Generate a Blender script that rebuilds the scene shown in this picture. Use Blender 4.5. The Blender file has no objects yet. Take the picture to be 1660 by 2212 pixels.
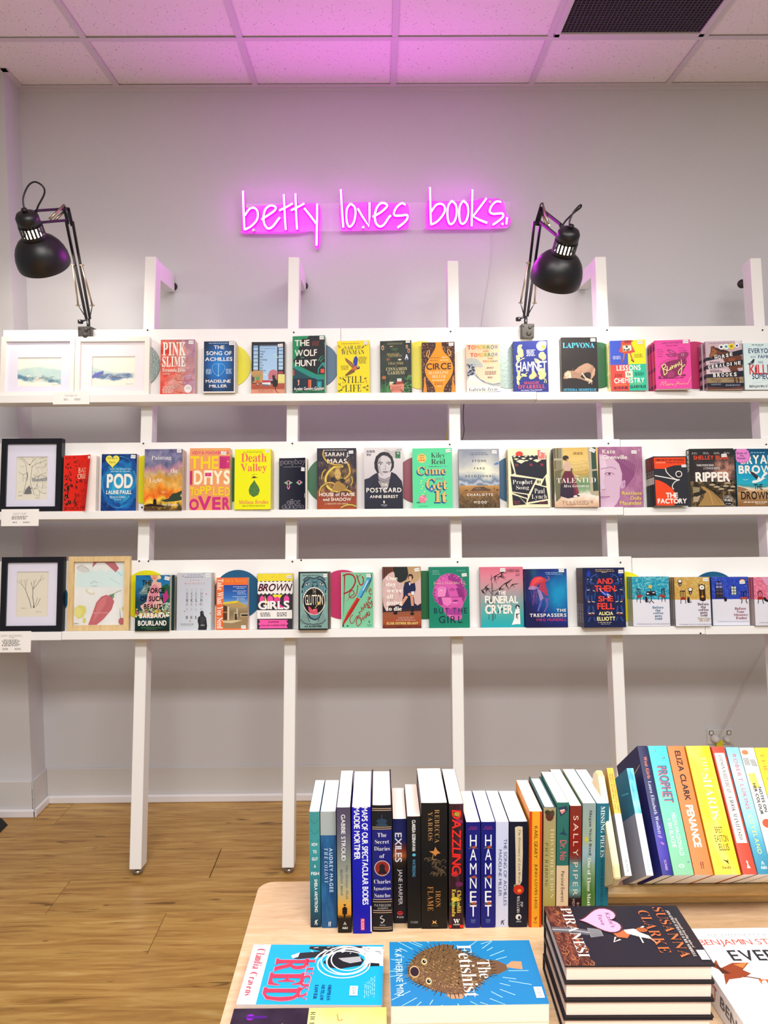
import bpy, bmesh, math, random
import numpy as np
from mathutils import Vector, Matrix
PI = math.pi
S = bpy.context.scene
COL = bpy.context.collection

# ---------------------------------------------------------------- camera (fitted to the room: wall plane Y=0, floor Z=0)
FPX, PIT, YAW, ROL = 1600.0, 0.06752, 0.00709, -0.00723
CX, CD, CH = -0.07707, 3.35252, 1.56298
def cam_axes():
    cp, sp, cy, sy, cr, sr = math.cos(PIT), math.sin(PIT), math.cos(YAW), math.sin(YAW), math.cos(ROL), math.sin(ROL)
    f = Vector((sy*cp, cy*cp, -sp)); rt = Vector((cy, -sy, 0)); up = rt.cross(f)
    return rt*cr+up*sr, up*cr-rt*sr, f
AX, AY, AZ = cam_axes()
CAM = Vector((CX, -CD, CH))
cd = bpy.data.cameras.new('camera'); co = bpy.data.objects.new('camera', cd); COL.objects.link(co)
cd.sensor_fit = 'VERTICAL'; cd.sensor_height = 36.0; cd.lens = FPX/2212*36.0; cd.clip_start = 0.02
M = Matrix.Identity(4)
for i, a in enumerate((AX, AY, -AZ)):
    for j in range(3): M[j][i] = a[j]
M.translation = CAM
co.matrix_world = M; S.camera = co
def ray(px, py): return CAM, AZ + AX*((px-830)/FPX) - AY*((py-1106)/FPX)
def onY(px, py, Y):
    o, d = ray(px, py); return o + d*((Y-o.y)/d.y)
def onZ(px, py, Z):
    o, d = ray(px, py); return o + d*((Z-o.z)/d.z)

# ---------------------------------------------------------------- light
S.view_settings.view_transform = 'Standard'; S.view_settings.look = 'None'
S.view_settings.exposure = 0.1; S.view_settings.gamma = 1.0; S.view_settings.use_curve_mapping = False
W = bpy.data.worlds.new('world'); S.world = W; W.use_nodes = True
W.node_tree.nodes['Background'].inputs[0].default_value = (1.0, 0.965, 0.935, 1)
W.node_tree.nodes['Background'].inputs[1].default_value = 0.27
def area(name, loc, sx, sy, power, color=(1, 1, 1), rot=(0, 0, 0)):
    l = bpy.data.lights.new(name, 'AREA'); l.shape = 'RECTANGLE'; l.size = sx; l.size_y = sy; l.energy = power; l.color = color
    o = bpy.data.objects.new(name, l); COL.objects.link(o); o.location = loc; o.rotation_euler = rot; return o
# troffer panels in the shop's ceiling, in front of the display wall, plus one added fill at the rear
area('ceiling_panel_and_fill_light', (-0.6, -2.2, 3.18), 1.2, 0.3, 24, (1, 0.98, 0.95))
area('ceiling_panel_and_fill_light', (1.2, -2.2, 3.18), 1.2, 0.3, 24, (1, 0.98, 0.95))
area('ceiling_panel_and_fill_light', (0.3, -3.9, 3.18), 2.4, 0.6, 125, (1, 0.98, 0.96))
area('ceiling_panel_and_fill_light', (0.3, -5.9, 3.18), 3.0, 1.2, 85, (1, 0.985, 0.97))  # added fill, unseen: low frontal light that favours upright faces over level ones

# ---------------------------------------------------------------- helpers
def srgb(c):
    if isinstance(c, str): c = [int(c[i:i+2], 16)/255 for i in (0, 2, 4)]
    c = np.asarray(c, float)
    return np.where(c <= 0.04045, c/12.92, ((c+0.055)/1.055)**2.4)
MATS = {}
def mat(name, color, rough=0.5, metal=0.0, emit=None, estr=0.0, bump=0.0, bscale=200, var=0.0, vscale=5, spec=0.5, alpha=None, trans=0.0, sss=None):
    if name in MATS: return MATS[name]
    m = bpy.data.materials.new(name); m.use_nodes = True; nt = m.node_tree; b = nt.nodes['Principled BSDF']
    c = tuple(srgb(color))+(1,)
    b.inputs['Base Color'].default_value = c; b.inputs['Roughness'].default_value = rough; b.inputs['Metallic'].default_value = metal
    b.inputs['Specular IOR Level'].default_value = spec
    if trans: b.inputs['Transmission Weight'].default_value = trans
    if alpha is not None: b.inputs['Alpha'].default_value = alpha
    if emit is not None:
        b.inputs['Emission Color'].default_value = tuple(emit)+(1,); b.inputs['Emission Strength'].default_value = estr
    if var or bump:
        tc = nt.nodes.new('ShaderNodeTexCoord')
    if var:
        n = nt.nodes.new('ShaderNodeTexNoise'); n.inputs['Scale'].default_value = vscale; n.inputs['Detail'].default_value = 5
        nt.links.new(tc.outputs['Object'], n.inputs['Vector'])
        r = nt.nodes.new('ShaderNodeMapRange'); r.inputs[1].default_value = 0.3; r.inputs[2].default_value = 0.7; r.inputs[3].default_value = 1-var; r.inputs[4].default_value = 1+var*0.3
        nt.links.new(n.outputs['Fac'], r.inputs[0])
        mx = nt.nodes.new('ShaderNodeMix'); mx.data_type = 'RGBA'; mx.blend_type = 'MULTIPLY'; mx.inputs[0].default_value = 1
        mx.inputs[6].default_value = c; nt.links.new(r.outputs[0], mx.inputs[7]); nt.links.new(mx.outputs[2], b.inputs['Base Color'])
    if bump:
        n2 = nt.nodes.new('ShaderNodeTexNoise'); n2.inputs['Scale'].default_value = bscale; n2.inputs['Detail'].default_value = 4
        nt.links.new(tc.outputs['Object'], n2.inputs['Vector'])
        bp = nt.nodes.new('ShaderNodeBump'); bp.inputs['Strength'].default_value = bump; bp.inputs['Distance'].default_value = 0.002
        nt.links.new(n2.outputs['Fac'], bp.inputs['Height']); nt.links.new(bp.outputs[0], b.inputs['Normal'])
    MATS[name] = m; return m

def link(name, me, m=None, parent=None, matrix=None, **props):
    o = bpy.data.objects.new(name, me); COL.objects.link(o)
    if m is not None and me is not None and len(me.materials) == 0: me.materials.append(m)
    if parent is not None: o.parent = parent
    if matrix is not None: o.matrix_basis = matrix
    for k, v in props.items(): o[k] = v
    return o
def thing(name, label, cat, matrix=None, group=None):
    o = bpy.data.objects.new(name, None); COL.objects.link(o); o.empty_display_size = 0.02
    if matrix is not None: o.matrix_basis = matrix
    o['label'] = label; o['category'] = cat
    if group: o['group'] = group
    return o
class MB:
    """collects shapes of one part"""
    def __init__(s): s.bm = bmesh.new()
    def box(s, x0, x1, y0, y1, z0, z1, bev=0.0, M=None, seg=1):
        r = bmesh.ops.create_cube(s.bm, size=1.0); vs = r['verts']
        T = Matrix.Translation(((x0+x1)/2, (y0+y1)/2, (z0+z1)/2)) @ Matrix.Diagonal((abs(x1-x0), abs(y1-y0), abs(z1-z0), 1))
        bmesh.ops.transform(s.bm, matrix=T, verts=vs)
        if bev:
            es = list({e for v in vs for e in v.link_edges})
            g = bmesh.ops.bevel(s.bm, geom=es, offset=bev, segments=seg, affect='EDGES', profile=0.5)
            vs = [v for v in g['verts']] if g['verts'] else vs
            vs = list({v for f in g['faces'] for v in f.verts} | {v for v in vs if v.is_valid})
        if M is not None: bmesh.ops.transform(s.bm, matrix=M, verts=[v for v in vs if v.is_valid])
        return s
    def tube(s, pts, r, n=8, cap=True, closed=False):
        pts = [Vector(p) for p in pts]; N = len(pts); rings = []
        rr = r if isinstance(r, (list, tuple)) else [r]*N
        up = None
        for i, p in enumerate(pts):
            if closed: t = (pts[(i+1) % N]-pts[i-1])
            else: t = pts[min(i+1, N-1)]-pts[max(i-1, 0)]
            t.normalize()
            if up is None: up = t.orthogonal().normalized()
            up = (up - t*up.dot(t))
            if up.length < 1e-6: up = t.orthogonal()
            up.normalize(); sd = t.cross(up)
            rings.append([s.bm.verts.new(p + (up*math.cos(2*PI*k/n)+sd*math.sin(2*PI*k/n))*rr[i]) for k in range(n)])
        for i in range(N-1 + (1 if closed else 0)):
            a, b = rings[i], rings[(i+1) % N]
            for k in range(n):
                f = s.bm.faces.new((a[k], a[(k+1) % n], b[(k+1) % n], b[k])); f.smooth = True
        if cap and not closed:
            s.bm.faces.new(rings[0][::-1]); s.bm.faces.new(rings[-1])
        return s
    def lathe(s, prof, n=32, M=None, smooth=True, cap=True):
        rings = []
        for r, z in prof:
            rings.append([s.bm.verts.new((r*math.cos(2*PI*k/n), r*math.sin(2*PI*k/n), z)) for k in range(n)])
        for a, b in zip(rings[:-1], rings[1:]):
            for k in range(n):
                f = s.bm.faces.new((a[k], a[(k+1) % n], b[(k+1) % n], b[k])); f.smooth = smooth
        if cap:
            s.bm.faces.new(rings[0][::-1]); s.bm.faces.new(rings[-1])
        if M is not None: bmesh.ops.transform(s.bm, matrix=M, verts=[v for r_ in rings for v in r_])
        return s
    def prism(s, pts, y0, y1, M=None, bev=0):
        """2D outline in x,z extruded along y"""
        a = [s.bm.verts.new((x, y0, z)) for x, z in pts]; b = [s.bm.verts.new((x, y1, z)) for x, z in pts]
        n = len(pts)
        s.bm.faces.new(a); s.bm.faces.new(b[::-1])
        for i in range(n): s.bm.faces.new((a[i], b[i], b[(i+1) % n], a[(i+1) % n]))
        if M is not None: bmesh.ops.transform(s.bm, matrix=M, verts=a+b)
        return s
    def mesh(s, name='part'):
        bmesh.ops.recalc_face_normals(s.bm, faces=s.bm.faces[:])
        me = bpy.data.meshes.new(name); s.bm.to_mesh(me); s.bm.free(); return me
    def part(s, name, m, parent=None, matrix=None, **props):
        return link(name, s.mesh(name), m, parent, matrix, **props)

# ---------------------------------------------------------------- flat print: coloured shapes laid on a surface
_gl = {}
from mathutils.geometry import tessellate_polygon
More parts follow.
